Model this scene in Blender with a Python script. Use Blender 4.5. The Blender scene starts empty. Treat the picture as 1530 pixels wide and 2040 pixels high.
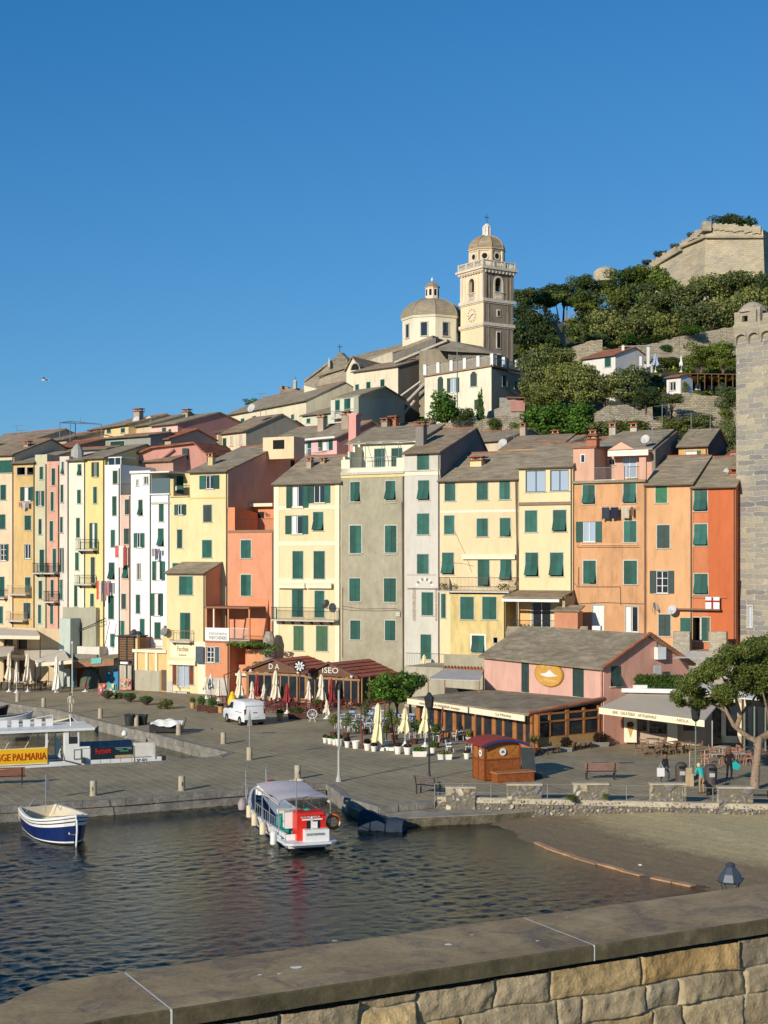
import bpy, math, random
import numpy as np
from mathutils import Vector, Matrix
random.seed(7)
SC=bpy.context.scene; COL=SC.collection
F=2900.0; CX=765.0; HY=1120.0; HC=12.5
def P(px,py,Y): return Vector(((px-CX)*Y/F, Y, HC-(py-HY)*Y/F))
def G(px,py,z=0.0):
 Y=F*(HC-z)/(py-HY); return P(px,py,Y)
V=Vector
MATS={}
def newmat(name):
 m=bpy.data.materials.new(name); m.use_nodes=True
 nt=m.node_tree; return m,nt,nt.nodes['Principled BSDF']
def nd(nt,t,**k):
 n=nt.nodes.new(t)
 for a,b in k.items():
  if hasattr(n,a): setattr(n,a,b)
  else: n.inputs[a].default_value=b
 return n
def rgba(c): return (c[0],c[1],c[2],1)
def noise(nt,scale=1.0,detail=4,rough=.6,stretch=None,dist=0):
 tc=nd(nt,'ShaderNodeNewGeometry')
 n=nd(nt,'ShaderNodeTexNoise'); n.inputs['Scale'].default_value=scale
 n.inputs['Detail'].default_value=detail; n.inputs['Roughness'].default_value=rough; n.inputs['Distortion'].default_value=dist
 mp=nd(nt,'ShaderNodeMapping'); mp.inputs['Scale'].default_value=stretch or (1,1,1)
 nt.links.new(tc.outputs['Position'],mp.inputs['Vector']); nt.links.new(mp.outputs[0],n.inputs['Vector'])
 return n
def ramp(nt,src,stops):
 r=nd(nt,'ShaderNodeValToRGB'); e=r.color_ramp.elements
 while len(e)<len(stops): e.new(.5)
 for i,(p,c) in enumerate(stops): e[i].position=p; e[i].color=rgba(c) if len(c)==3 else c
 nt.links.new(src,r.inputs[0]); return r
def mixc(nt,fac,a,b,mode='MIX'):
 m=nd(nt,'ShaderNodeMix',data_type='RGBA'); m.blend_type=mode
 for s,i in ((fac,0),(a,6),(b,7)):
  if hasattr(s,'default_value') and hasattr(s,'is_output'): nt.links.new(s,m.inputs[i])
  else: m.inputs[i].default_value=s if i==0 else rgba(s)
 return m.outputs[2]
def bump(nt,bs,src,strength=.3,dist=.02):
 b=nd(nt,'ShaderNodeBump'); b.inputs['Strength'].default_value=strength; b.inputs['Distance'].default_value=dist
 nt.links.new(src,b.inputs['Height']); nt.links.new(b.outputs[0],bs.inputs['Normal'])
def sc(c,k): return tuple(min(1,x*k) for x in c[:3])
def plain(name,c,rough=.6,metal=0.0,var=.12,spec=.3,scale=2.0):
 if name in MATS: return MATS[name]
 m,nt,b=newmat(name)
 n=noise(nt,scale,3); r=ramp(nt,n.outputs[0],[(.3,sc(c,1-var)),(.7,sc(c,1+var))])
 nt.links.new(r.outputs[0],b.inputs['Base Color'])
 b.inputs['Roughness'].default_value=rough; b.inputs['Metallic'].default_value=metal; b.inputs['Specular IOR Level'].default_value=spec
 MATS[name]=m; return m
def plaster(name,c,worn=.35):
 if name in MATS: return MATS[name]
 m,nt,b=newmat(name)
 n1=noise(nt,.35,6,.65,(1,1,.6)); n2=noise(nt,2.2,5,.7,(1,1,.22)); n3=noise(nt,.9,8,.75,(1,1,.8),1.2)
 lo=sc(c,1-.24*worn-.03); hi=sc(c,1.05)
 r1=ramp(nt,n1.outputs[0],[(.32,lo),(.62,hi)])
 r2=ramp(nt,n2.outputs[0],[(.32,(.72,.69,.64)),(.52,(1,1,1))])
 a=mixc(nt,.2+worn*.75,r1.outputs[0],r2.outputs[0],'MULTIPLY')
 r3=ramp(nt,n3.outputs[0],[(.60,(0,0,0)),(.72,(1,1,1))])
 g=sum(c)/3; grey=tuple(.55*g*.85+.35*x for x in c)
 mx=nd(nt,'ShaderNodeMath',operation='MULTIPLY'); mx.inputs[1].default_value=worn*.9
 nt.links.new(r3.outputs[0],mx.inputs[0])
 a=mixc(nt,mx.outputs[0],a,grey)
 nt.links.new(a,b.inputs['Base Color']); b.inputs['Roughness'].default_value=.92; b.inputs['Specular IOR Level'].default_value=.15
 n4=noise(nt,7,5,.7); bump(nt,b,n4.outputs[0],.35,.03)
 MATS[name]=m; return m
def slate(name,c,c2=None):
 if name in MATS: return MATS[name]
 m,nt,b=newmat(name)
 n1=noise(nt,1.6,6,.75,(.45,.45,3.0),.5); n2=noise(nt,.25,4,.6)
 r1=ramp(nt,n1.outputs[0],[(.28,sc(c,.55)),(.5,c),(.7,sc(c,1.55))])
 r2=ramp(nt,n2.outputs[0],[(.3,(.8,.78,.7)),(.65,(1.0,1.0,1.0))])
 a=mixc(nt,.8,r1.outputs[0],r2.outputs[0],'MULTIPLY')
 nt.links.new(a,b.inputs['Base Color']); b.inputs['Roughness'].default_value=.9; b.inputs['Specular IOR Level'].default_value=.2
 bump(nt,b,n1.outputs[0],.8,.12); MATS[name]=m; return m
def masonry(name,cols,bw=.55,bh=.24,mortar=(.42,.38,.3),msize=.02,ang=0.0,dist=.08):
 """irregular coursed stone on upright faces: brick pattern over (run along the face, height)"""
 if name in MATS: return MATS[name]
 m,nt,b=newmat(name)
 g=nd(nt,'ShaderNodeNewGeometry'); sx=nd(nt,'ShaderNodeSeparateXYZ'); nt.links.new(g.outputs['Position'],sx.inputs[0])
 nn=noise(nt,1.3,3,.5)
 ca,sa=math.cos(ang),math.sin(ang)
 def mth(op,a,bv):
  n=nd(nt,'ShaderNodeMath',operation=op)
  for i,s in enumerate((a,bv)):
   if isinstance(s,(int,float)): n.inputs[i].default_value=s
   else: nt.links.new(s,n.inputs[i])
  return n.outputs[0]
 u=mth('ADD',mth('MULTIPLY',sx.outputs[0],ca),mth('MULTIPLY',sx.outputs[1],sa))
 u=mth('ADD',u,mth('MULTIPLY',nn.outputs[0],dist*4)); v=mth('ADD',sx.outputs[2],mth('MULTIPLY',nn.outputs[0],dist*2))
 cb=nd(nt,'ShaderNodeCombineXYZ'); nt.links.new(u,cb.inputs[0]); nt.links.new(v,cb.inputs[1])
 br=nd(nt,'ShaderNodeTexBrick'); nt.links.new(cb.outputs[0],br.inputs['Vector'])
 br.inputs['Scale'].default_value=1; br.inputs['Brick Width'].default_value=bw; br.inputs['Row Height'].default_value=bh
 br.inputs['Mortar Size'].default_value=msize; br.inputs['Mortar Smooth'].default_value=.4; br.inputs['Bias'].default_value=0
 br.offset=.43; br.inputs['Color1'].default_value=(0,0,0,1); br.inputs['Color2'].default_value=(1,1,1,1); br.inputs['Mortar'].default_value=(.5,.5,.5,1)
 n2=noise(nt,.22,4,.6); n3=noise(nt,6,5,.7)
 r=ramp(nt,br.outputs['Color'],[(i/(len(cols)-1),c) for i,c in enumerate(cols)])
 r2=ramp(nt,n2.outputs[0],[(.35,(.72,.74,.8)),(.65,(1.08,1.02,.9))])
 a=mixc(nt,.8,r.outputs[0],r2.outputs[0],'MULTIPLY')
 r3=ramp(nt,n3.outputs[0],[(.3,(.65,.65,.65)),(.7,(1.2,1.2,1.2))]); a=mixc(nt,.6,a,r3.outputs[0],'MULTIPLY')
 a=mixc(nt,br.outputs['Fac'],a,mortar)
 nt.links.new(a,b.inputs['Base Color']); b.inputs['Roughness'].default_value=.95; b.inputs['Specular IOR Level'].default_value=.15
 h=mth('SUBTRACT',mth('MULTIPLY',n3.outputs[0],.6),br.outputs['Fac']); bump(nt,b,h,.8,.05)
 MATS[name]=m; return m
def foliage(name,c1,c2,c3):
 if name in MATS: return MATS[name]
 m,nt,b=newmat(name)
 g=nd(nt,'ShaderNodeNewGeometry'); r=ramp(nt,g.outputs['Random Per Island'],[(0,c1),(.55,c2),(1,c3)])
 n=noise(nt,.9,3); r2=ramp(nt,n.outputs[0],[(.35,(.62,.66,.6)),(.65,(1.25,1.2,1.1))])
 a=mixc(nt,.9,r.outputs[0],r2.outputs[0],'MULTIPLY'); oi=nd(nt,'ShaderNodeObjectInfo'); r4=ramp(nt,oi.outputs['Random'],[(0,(.62,.72,.7)),(.4,(1,1,1)),(.7,(1.25,1.15,.8)),(1,(1.5,1.45,1.4))]); a=mixc(nt,1.0,a,r4.outputs[0],'MULTIPLY')
 nt.links.new(a,b.inputs['Base Color']); b.inputs['Roughness'].default_value=.6; b.inputs['Specular IOR Level'].default_value=.25
 tr=nd(nt,'ShaderNodeBsdfTranslucent'); nt.links.new(a,tr.inputs[0]); mx=nd(nt,'ShaderNodeMixShader'); mx.inputs[0].default_value=.18
 nt.links.new(b.outputs[0],mx.inputs[1]); nt.links.new(tr.outputs[0],mx.inputs[2]); nt.links.new(mx.outputs[0],nt.nodes['Material Output'].inputs[0])
 MATS[name]=m; return m
def glassm(name='glass',c=(.02,.025,.03),rough=.06):
 if name in MATS: return MATS[name]
 m,nt,b=newmat(name); b.inputs['Base Color'].default_value=rgba(c); b.inputs['Roughness'].default_value=rough
 b.inputs['Specular IOR Level'].default_value=.8; MATS[name]=m; return m
GREEN=plain('shutter_green',(.012,.085,.06),.55,var=.22,scale=1.2)
GREEN2=plain('shutter_light_green',(.03,.16,.07),.6,var=.15)
def objvar(m,k=.35):
 nt=m.node_tree; b=nt.nodes['Principled BSDF']; l=b.inputs['Base Color'].links[0].from_socket; oi=nd(nt,'ShaderNodeObjectInfo'); r=ramp(nt,oi.outputs['Random'],[(0,(1-k,1-k,1-k)),(.5,(1,1,1)),(.8,(1.1,1.15,1.2)),(1,(1.9,1.55,1.6))]); nt.links.new(mixc(nt,1.0,l,r.outputs[0],'MULTIPLY'),b.inputs['Base Color']); return m
objvar(GREEN)
DARKSH=plain('shutter_grey_green',(.035,.06,.05),.6,var=.15)
GLASS=glassm(); DARK=plain('interior_dark',(.012,.011,.01),.9)
MIRR=glassm('window_pane_pale',(.35,.42,.5),.12)
WHITE=plain('white_paint',(.70,.70,.65),.5,var=.06); CREAMP=plain('cream_paint',(.74,.65,.46),.7,var=.05)
SILL=plain('sill_stone',(.5,.46,.38),.8,var=.15,scale=5)
PIPE=plain('downpipe_metal',(.14,.10,.075),.6,var=.2); IRON=plain('dark_iron',(.03,.03,.03),.5,var=.2); STEEL=plain('galvanised_steel',(.42,.42,.4),.4,.6,var=.1)
SLATE=slate('roof_slate',(.31,.255,.175)); SLATE2=slate('roof_slate_brown',(.30,.225,.145)); TERRA=slate('roof_terracotta',(.34,.13,.07))
WOOD=plain('brown_wood',(.17,.07,.03),.6,var=.3,scale=6); CLOTHC=plain('cream_canvas',(.68,.58,.4),.9,var=.08); REDC=plain('dark_red_canvas',(.3,.02,.02),.85,var=.15)
class MB:
 def __init__(s,M=None): s.v=[]; s.f=[]; s.m=[]; s.M=M
 def add(s,p): s.v.append(s.M@V(p) if s.M else V(p)); return len(s.v)-1
 def poly(s,pts,mi=0): s.f.append([s.add(p) for p in pts]); s.m.append(mi); return s
 def obox(s,o,U,W,H,mi=0):
  o,U,W,H=V(o),V(U),V(W),V(H)
  if U.cross(W).dot(H)<0: U,W=W,U
  i=[s.add(p) for p in (o,o+U,o+U+W,o+W,o+H,o+U+H,o+U+W+H,o+W+H)]
  for q in ((0,3,2,1),(4,5,6,7),(0,1,5,4),(1,2,6,5),(2,3,7,6),(3,0,4,7)): s.f.append([i[k] for k in q]); s.m.append(mi)
  return s
 def box(s,c,sx,sy,sz,mi=0,rz=0.0):
  ca,sa=math.cos(rz),math.sin(rz); U=V((ca*sx,sa*sx,0)); W=V((-sa*sy,ca*sy,0)); H=V((0,0,sz))
  return s.obox(V(c)-U/2-W/2-H/2,U,W,H,mi)
 def ring(s,c,a,b,r,n):
  return [s.add(V(c)+V(a)*(r*math.cos(t))+V(b)*(r*math.sin(t))) for t in [2*math.pi*k/n for k in range(n)]]
 def tube(s,p,q,r,n=6,mi=0,r2=None,caps=True): return s.path([p,q],[r,r if r2 is None else r2],n,mi,caps)
 def path(s,pts,rs,n=6,mi=0,caps=True):
  pts=[V(p) for p in pts]
  if isinstance(rs,(int,float)): rs=[rs]*len(pts)
  prev=None
  for k,p in enumerate(pts):
   d=(pts[min(k+1,len(pts)-1)]-pts[max(k-1,0)]).normalized()
   a=d.orthogonal().normalized() if prev is None else (prev-d*prev.dot(d)).normalized()
   prev=a; b=d.cross(a); r=s.ring(p,a,b,rs[k],n)
   if k:
    for j in range(n): s.f.append([last[j],last[(j+1)%n],r[(j+1)%n],r[j]]); s.m.append(mi)
   elif caps: s.f.append(r[::-1]); s.m.append(mi)
   last=r
  if caps: s.f.append(last); s.m.append(mi)
  return s
 def lathe(s,c,prof,n=12,mi=0,a0=0.0,capb=True,capt=True,sx=1,sy=1):
  c=V(c); rings=[]
  for r,z in prof: rings.append([s.add(c+V((sx*r*math.cos(a0+2*math.pi*k/n),sy*r*math.sin(a0+2*math.pi*k/n),z))) for k in range(n)])
  for A,B in zip(rings,rings[1:]):
   for j in range(n): s.f.append([A[j],A[(j+1)%n],B[(j+1)%n],B[j]]); s.m.append(mi)
  if capb: s.f.append(rings[0][::-1]); s.m.append(mi)
  if capt: s.f.append(rings[-1][:]); s.m.append(mi)
  return s
 def prism(s,pts,ext,mi=0):
  pts=[V(p) for p in pts]; e=V(ext); n=len(pts)
  A=[s.add(p) for p in pts]; B=[s.add(p+e) for p in pts]
  s.f.append(A[::-1]); s.m.append(mi); s.f.append(B); s.m.append(mi)
  for k in range(n): s.f.append([A[k],A[(k+1)%n],B[(k+1)%n],B[k]]); s.m.append(mi)
  return s
 def each(s,name,mats,parent):
  """one object for every separate piece"""
  p=list(range(len(s.v)))
  def fd(i):
   while p[i]!=i: p[i]=p[p[i]]; i=p[i]
   return i
  for f in s.f:
   for q in f[1:]: p[fd(q)]=fd(f[0])
  G_={}
  for f,m in zip(s.f,s.m): G_.setdefault(fd(f[0]),[]).append((f,m))
  for fs in G_.values():
   b=MB(); ix={}
   for f,m in fs: b.f.append([ix.setdefault(q,len(ix)) for q in f]); b.m.append(m)
   b.v=[s.v[q] for q in ix]; o=b.build(name,mats,parent)
  return o
 def build(s,name,mats,parent=None,smooth=False,loc=None):
  if not isinstance(mats,(list,tuple)): mats=[mats]
  me=bpy.data.meshes.new(name); off=V((0,0,0))
  if parent is not None: off=wloc(parent)
  elif loc is not None: off=V(loc)
  me.from_pydata([v-off for v in s.v],[],s.f)
  for m in mats: me.materials.append(m)
  if len(mats)>1: me.polygons.foreach_set('material_index',s.m)
  if smooth: me.polygons.foreach_set('use_smooth',[True]*len(s.f)); me.set_sharp_from_angle(angle=math.radians(45))
  me.update()
  o=bpy.data.objects.new(name,me); COL.objects.link(o)
  if parent is not None: o.parent=parent
  elif loc is not None: o.location=loc
  return o
def wloc(o):
 p=V((0,0,0))
 while o is not None: p+=V(o.location); o=o.parent
 return p
def tag(o,label=None,cat=None,group=None,kind=None):
 if label: o['label']=label
 if cat: o['category']=cat
 if group: o['group']=group
 if kind: o['kind']=kind
 return o
def thing(name,label,cat,loc=(0,0,0),rz=0,group=None):
 o=bpy.data.objects.new(name,None); COL.objects.link(o); o.location=loc; o.rotation_euler=(0,0,rz); o.empty_display_size=.2
 return tag(o,label,cat,group)
def dup(root,loc=None,rz=None,label=None,group=None,scale=None):
 def cp(o,par):
  c=o.copy(); COL.objects.link(c); c.parent=par
  for ch in [x for x in CH.get(o.name,[])] : cp(ch,c)
  return c
 CH={}
 def walk(o):
  CH[o.name]=list(o.children)
  for x in o.children: walk(x)
 walk(root)
 c=cp(root,None)
 if loc is not None: c.location=loc
 if rz is not None: c.rotation_euler=(0,0,rz)
 if label: c['label']=label
 if group: c['group']=group
 if scale is not None: c.scale=(scale,)*3 if isinstance(scale,(int,float)) else scale
 return c
def text(body,o,U,N,h,mat,parent,name='lettering',depth=.012,width=None,off=.02):
 """raised letters: o = left end of baseline, U = reading direction, N = facing direction"""
 cu=bpy.data.curves.new(name,'FONT'); cu.body=body; cu.size=1; cu.extrude=.012; cu.resolution_u=2
 t=bpy.data.objects.new('t',cu); COL.objects.link(t); bpy.context.view_layer.update()
 me=bpy.data.meshes.new_from_object(t.evaluated_get(bpy.context.evaluated_depsgraph_get())); bpy.data.objects.remove(t)
 n=len(me.vertices); a=np.empty(n*3); me.vertices.foreach_get('co',a); a=a.reshape(-1,3)
 w=a[:,0].max()-a[:,0].min(); hh=max(.7,a[:,1].max()); sy=h/hh; sx=(width/w) if width else sy
 U=V(U).normalized(); N=V(N).normalized(); Z=N.cross(U).normalized()
 if Z.z<0 and abs(Z.z)>.1: Z=-Z
 pl=wloc(parent); o=V(o)+N*off-pl
 a[:,0]-=a[:,0].min()
 B=np.array([list(U*sx),list(Z*sy),list(N*.9)]); a=a@B+np.array(o)
 me.vertices.foreach_set('co',a.ravel()); me.materials.clear(); me.materials.append(mat); me.update()
 ob=bpy.data.objects.new(name,me); COL.objects.link(ob); ob.parent=parent; return ob
def npmesh(name,verts,faces,mats,parent=None,loc=(0,0,0),smooth=False):
 me=bpy.data.meshes.new(name); verts=np.asarray(verts,dtype=np.float32); faces=np.asarray(faces,dtype=np.int32)
 k=faces.shape[1]; nf=len(faces)
 me.vertices.add(len(verts)); me.vertices.foreach_set('co',verts.ravel())
 me.loops.add(nf*k); me.loops.foreach_set('vertex_index',faces.ravel())
 me.polygons.add(nf); me.polygons.foreach_set('loop_start',np.arange(0,nf*k,k,dtype=np.int32))
 try: me.polygons.foreach_set('loop_total',np.full(nf,k,dtype=np.int32))
 except Exception: pass
 if smooth: me.polygons.foreach_set('use_smooth',np.ones(nf,dtype=bool))
 for m in (mats if isinstance(mats,(list,tuple)) else [mats]): me.materials.append(m)
 me.update(calc_edges=True); me.validate()
 o=bpy.data.objects.new(name,me); COL.objects.link(o); o.parent=parent; o.location=loc; return o
def leafcloud(blobs,n,size,seed=1,flat=.3,shell=.55):
 """blobs=[(cx,cy,cz,rx,ry,rz)], returns verts, quads of small leaf clumps spread through the volume"""
 rg=np.random.default_rng(seed); bl=np.array(blobs,float); vol=(bl[:,3]*bl[:,4]*bl[:,5])**.67; pr=vol/vol.sum()
 idx=rg.choice(len(bl),n,p=pr); d=rg.normal(size=(n,3)); d/=np.linalg.norm(d,axis=1)[:,None]
 r=shell+(1-shell)*rg.random(n)**.6; r*=1+.10*np.sin(d[:,0]*7+idx)+.10*np.sin(d[:,2]*9+idx*2.1)
 c=bl[idx,:3]+d*bl[idx,3:]*r[:,None]
 nn=d+rg.normal(size=(n,3))*.8; nn/=np.linalg.norm(nn,axis=1)[:,None]
 t=np.cross(nn,rg.normal(size=(n,3))); t/=np.linalg.norm(t,axis=1)[:,None]; b=np.cross(nn,t)
 s=size*(.6+.8*rg.random(n))[:,None]; t=t*s; b=b*s*(.45+.4*rg.random(n))[:,None]
 v=np.stack([c-t,c+b*.9-t*.1,c+t,c-b*.9+t*.1],1).reshape(-1,3)
 f=np.arange(4*n).reshape(n,4); return v,f
# camera, light
cam=bpy.data.cameras.new('camera'); co=bpy.data.objects.new('camera',cam); COL.objects.link(co)
co.location=(0,0,HC); co.rotation_euler=(math.radians(90),0,0); SC.camera=co
cam.sensor_fit='VERTICAL'; cam.sensor_height=36.0; cam.lens=36.0*F/2040.0; cam.shift_y=(HY-1020.0)/2040.0
cam.clip_start=.1; cam.clip_end=3000
SUN_EL=math.radians(20.0); SAZ=math.radians(35.0)
sdir=V((-math.sin(SAZ)*math.cos(SUN_EL),-math.cos(SAZ)*math.cos(SUN_EL),math.sin(SUN_EL)))
w=bpy.data.worlds.new('World'); SC.world=w; w.use_nodes=True; nt=w.node_tree; bg=nt.nodes['Background']
sky=nt.nodes.new('ShaderNodeTexSky'); sky.sky_type='NISHITA'; sky.sun_disc=False; sky.sun_elevation=SUN_EL
sky.sun_rotation=math.atan2(sdir.x,sdir.y); sky.altitude=0; sky.air_density=1.0; sky.dust_density=.0; sky.ozone_density=3.2
hs=nt.nodes.new('ShaderNodeGamma'); hs.inputs[1].default_value=.7; h2=nt.nodes.new('ShaderNodeVectorMath'); h2.operation='MULTIPLY'; h2.inputs[1].default_value=(.80,1.30,1.74); h3=nt.nodes.new('ShaderNodeVectorMath'); h3.operation='SUBTRACT'; h3.inputs[1].default_value=(.61,.47,0); h4=nt.nodes.new('ShaderNodeVectorMath'); h4.operation='MAXIMUM'; nt.links.new(sky.outputs[0],hs.inputs[0]); nt.links.new(hs.outputs[0],h2.inputs[0]); nt.links.new(h2.outputs[0],h3.inputs[0]); nt.links.new(h3.outputs[0],h4.inputs[0]); nt.links.new(h4.outputs[0],bg.inputs[0]); bg.inputs[1].default_value=.10
sl=bpy.data.lights.new('sun','SUN'); sl.energy=4.75; sl.angle=math.radians(.5); sl.color=(1,.915,.79)
so=bpy.data.objects.new('sun',sl); COL.objects.link(so); so.rotation_euler=sdir.to_track_quat('Z','Y').to_euler(); so.location=(-40,-40,60)
SC.view_settings.view_transform='Standard'; SC.view_settings.look='None'; SC.view_settings.exposure=.02; SC.view_settings.gamma=1
# hill
PXC=[-500,0,400,600,800,1000,1150,1250,1400,1700]
YR=[128,150,165,185,205,235,265,300,380,600]
YR=[150,165,185,205,235,265,300,380,600]
ZT=np.array([[2,3,6,8,10,12,14,14,13,13],[4,8,14,18,20,24,26,25,22,22],[8,14,20,24,28,32,33,33,31,31],[10,18,24,28,36,40,40,39.5,40,40],[10,20,26,32,40,46,48,46.5,47,47],
 [10,18,26,34,42,52,57,57,58,57],[8,16,25,32,42,55,62,66,66,66],[5,12,22,30,40,55,62,66,66,66],[0,4,10,14,20,30,40,40,40,40]],float).T
def hz(X,Y):
 px=CX+F*X/max(Y,1)
 if Y<132.8-.5*X+9: return -1.0
 i=min(max(np.searchsorted(PXC,px)-1,0),len(PXC)-2); j=min(max(np.searchsorted(YR,Y)-1,0),len(YR)-2)
 a=min(max((px-PXC[i])/(PXC[i+1]-PXC[i]),0),1); b=min(max((Y-YR[j])/(YR[j+1]-YR[j]),0),1)
 z=(ZT[i,j]*(1-a)+ZT[i+1,j]*a)*(1-b)+(ZT[i,j+1]*(1-a)+ZT[i+1,j+1]*a)*b
 return float(z)
nx,ny=150,120
ys=np.linspace(128,600,ny)**1; ys=128+(600-128)*np.linspace(0,1,ny)**1.6
vv=[];rg=np.random.default_rng(3)
for Y in ys:
 for pxx in np.linspace(-900,2200,nx):
  X=(pxx-CX)*Y/F; vv.append((X,Y,hz(X,Y)+(.35*math.sin(X*.9+Y*.5)+.3*math.sin(X*.33-Y*.8)+rg.normal()*.12)*(1 if Y>150 else .2)))
ff=[(j*nx+i,j*nx+i+1,(j+1)*nx+i+1,(j+1)*nx+i) for j in range(ny-1) for i in range(nx-1)]
m,nt,b=newmat('hillside'); n=noise(nt,.5,6,.7); r=ramp(nt,n.outputs[0],[(.3,(.02,.03,.012)),(.5,(.05,.055,.025)),(.62,(.12,.10,.06)),(.75,(.2,.17,.12))])
nt.links.new(r.outputs[0],b.inputs['Base Color']); b.inputs['Roughness'].default_value=1; bump(nt,b,n.outputs[0],1,.5); HILL=m
o=npmesh('hill',vv,ff,HILL,smooth=False); tag(o,kind='structure')
# quay
m,nt,b=newmat('quay_flagstones')
g=nd(nt,'ShaderNodeNewGeometry'); mp=nd(nt,'ShaderNodeMapping'); mp.inputs['Rotation'].default_value=(0,0,math.radians(62)); nt.links.new(g.outputs['Position'],mp.inputs[0])
br=nd(nt,'ShaderNodeTexBrick'); nt.links.new(mp.outputs[0],br.inputs['Vector']); br.inputs['Scale'].default_value=1; br.inputs['Brick Width'].default_value=1.5; br.inputs['Row Height'].default_value=.62
br.inputs['Mortar Size'].default_value=.022; br.inputs['Color1'].default_value=(.29,.24,.145,1); br.inputs['Color2'].default_value=(.355,.295,.175,1); br.inputs['Mortar'].default_value=(.50,.43,.29,1)
n=noise(nt,.18,6,.7); r=ramp(nt,n.outputs[0],[(.3,(.68,.68,.7)),(.6,(1.05,1.03,1))]); a=mixc(nt,.9,br.outputs[0],r.outputs[0],'MULTIPLY')
n2=noise(nt,3,6,.75); r2=ramp(nt,n2.outputs[0],[(.3,(.75,.75,.75)),(.7,(1.15,1.15,1.15))]); a=mixc(nt,.7,a,r2.outputs[0],'MULTIPLY')
nt.links.new(a,b.inputs['Base Color']); b.inputs['Roughness'].default_value=.85; b.inputs['Specular IOR Level'].default_value=.25; bump(nt,b,n2.outputs[0],.4,.02); PAVE=m
m,nt,b=newmat('quay_stone'); n=noise(nt,.9,6,.7); n2=noise(nt,5,5,.7); r=ramp(nt,n.outputs[0],[(.3,(.13,.12,.10)),(.5,(.22,.20,.165)),(.7,(.34,.30,.23))])
r2=ramp(nt,n2.outputs[0],[(.3,(.7,.7,.7)),(.7,(1.2,1.2,1.2))]); a=mixc(nt,.8,r.outputs[0],r2.outputs[0],'MULTIPLY'); nt.links.new(a,b.inputs['Base Color']); b.inputs['Roughness'].default_value=.9; bump(nt,b,n2.outputs[0],.8,.06); QST=m
m,nt,b=newmat('rough_ledge'); n=noise(nt,2.6,7,.8); r=ramp(nt,n.outputs[0],[(.3,(.05,.045,.03)),(.5,(.16,.13,.08)),(.7,(.3,.25,.15))]); nt.links.new(r.outputs[0],b.inputs['Base Color']); b.inputs['Roughness'].default_value=1; bump(nt,b,n.outputs[0],1,.2); LEDG=m
def g2(px,py,z=0): p=G(px,py,z); return (p.x,p.y)
front=[(-150,70),(-60,70)]+[g2(*q) for q in ((-200,1621),(0,1608),(250,1592),(502,1572),(650,1562),(688,1590),(755,1608),(866,1597),(1085,1600),(1300,1604),(1530,1610),(1800,1618))]+[(60,72)]
basin=[g2(*q) for q in ((-420,1560),(0,1534),(320,1516),(432,1508),(455,1499),(405,1488),(300,1461),(200,1438),(120,1416),(0,1399),(-420,1330))]
back=[(110,230),(-150,230)]
def strip_top(poly,z,name,mat,kind='structure'):
 from mathutils.geometry import tessellate_polygon
 tri=tessellate_polygon([[V((x,y,0)) for x,y in poly]]); me=bpy.data.meshes.new(name); P3=[(x,y,z) for x,y in poly]
 fs=[]
 for t in tri:
  a,b,c=[V(P3[i]) for i in t]; fs.append(tuple(t) if (b-a).cross(c-a).z>0 else tuple(t)[::-1])
 me.from_pydata(P3,[],fs); me.materials.append(mat)
 o=bpy.data.objects.new(name,me); COL.objects.link(o); tag(o,kind=kind); return o
left_cut=[(-150,basin[0][1]),basin[0]]
outline=front+back+[(-150,basin[-1][1])]+basin[::-1]+[(-150,basin[0][1])]
strip_top(outline,0,'quay',PAVE)
def quay_edge(pts,name,label,drop=2.6,cap=.42,hh=.32,seed=1,mat=QST,out=.03,dy=1):
 rn=random.Random(seed); mb=MB()
 root=None
 for a,bq in zip(pts,pts[1:]):
  a=V((*a,0)); bb=V((*bq,0)); d=bb-a; L=d.length; d/=L; nrm=V((d.y,-d.x,0))*dy
  mb.obox(a-nrm*.5+V((0,0,-drop)),d*L,nrm*(.5-.06),V((0,0,drop-.012)))
  s=0
  while s<L-.05:
   ln=min(rn.uniform(.9,1.9),L-s)
   if L-s-ln<.4: ln=L-s
   j=rn.uniform(-.03,.05); t=rn.uniform(-.01,.03)
   mb.obox(a+d*(s+.012)+nrm*(out+j-cap)+V((0,0,-hh)),d*(ln-.024),nrm*cap,V((0,0,hh+.02+t)))
   s+=ln
 o=mb.build(name,mat)
 tag(o,kind='structure'); return o
quay_edge(front[1:8],'pier_edge','',seed=3)
quay_edge(front[7:10],'landing_edge','',seed=4)
quay_edge(basin[:4],'pier_back_edge','',seed=5,dy=-1)
quay_edge(basin[3:],'basin_edge','',seed=6,dy=-1,drop=2.2)
lp=[G(*q,-.38) for q in ((692,1606),(762,1617),(866,1610),(1085,1609),(1092,1614),(987,1623),(811,1631),(760,1638))]
o=MB().prism([V((p.x,p.y,-2.6)) for p in lp],(0,0,2.22)).build('ledge',LEDG); tag(o,kind='structure')
o=MB().prism([V((p.x,p.y,-.375)) for p in lp],(0,0,.035)).build('ledge_top',plain('ledge_concrete',(.30,.26,.19),.9,var=.3,scale=1.2)); tag(o,kind='structure')
def shore(X,Y):
 s=(X-5.6)*.459-(Y-74.2)*.888; d=(X-5.6)*.888+(Y-74.2)*.459
 return d+1.35*math.sin(math.pi*min(max(s/17.2,0),1))+.12*math.sin(s*1.9)+.06*math.sin(s*5.3)
def sandz(X,Y):
 d=shore(X,Y)
 if d>0: return min(-.8+.062*d,-.28+.01*math.sin(X))
 return max(-.8+.085*d if d>-8 else -1.48+.14*(d+8),-3.4)
xs=np.concatenate([np.linspace(-70,-10,20),np.linspace(-9,30,260),np.linspace(31,70,12)]); ysn=np.concatenate([np.linspace(36,90,260),np.linspace(92,145,14)])
vv=[];rg=np.random.default_rng(5)
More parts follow.
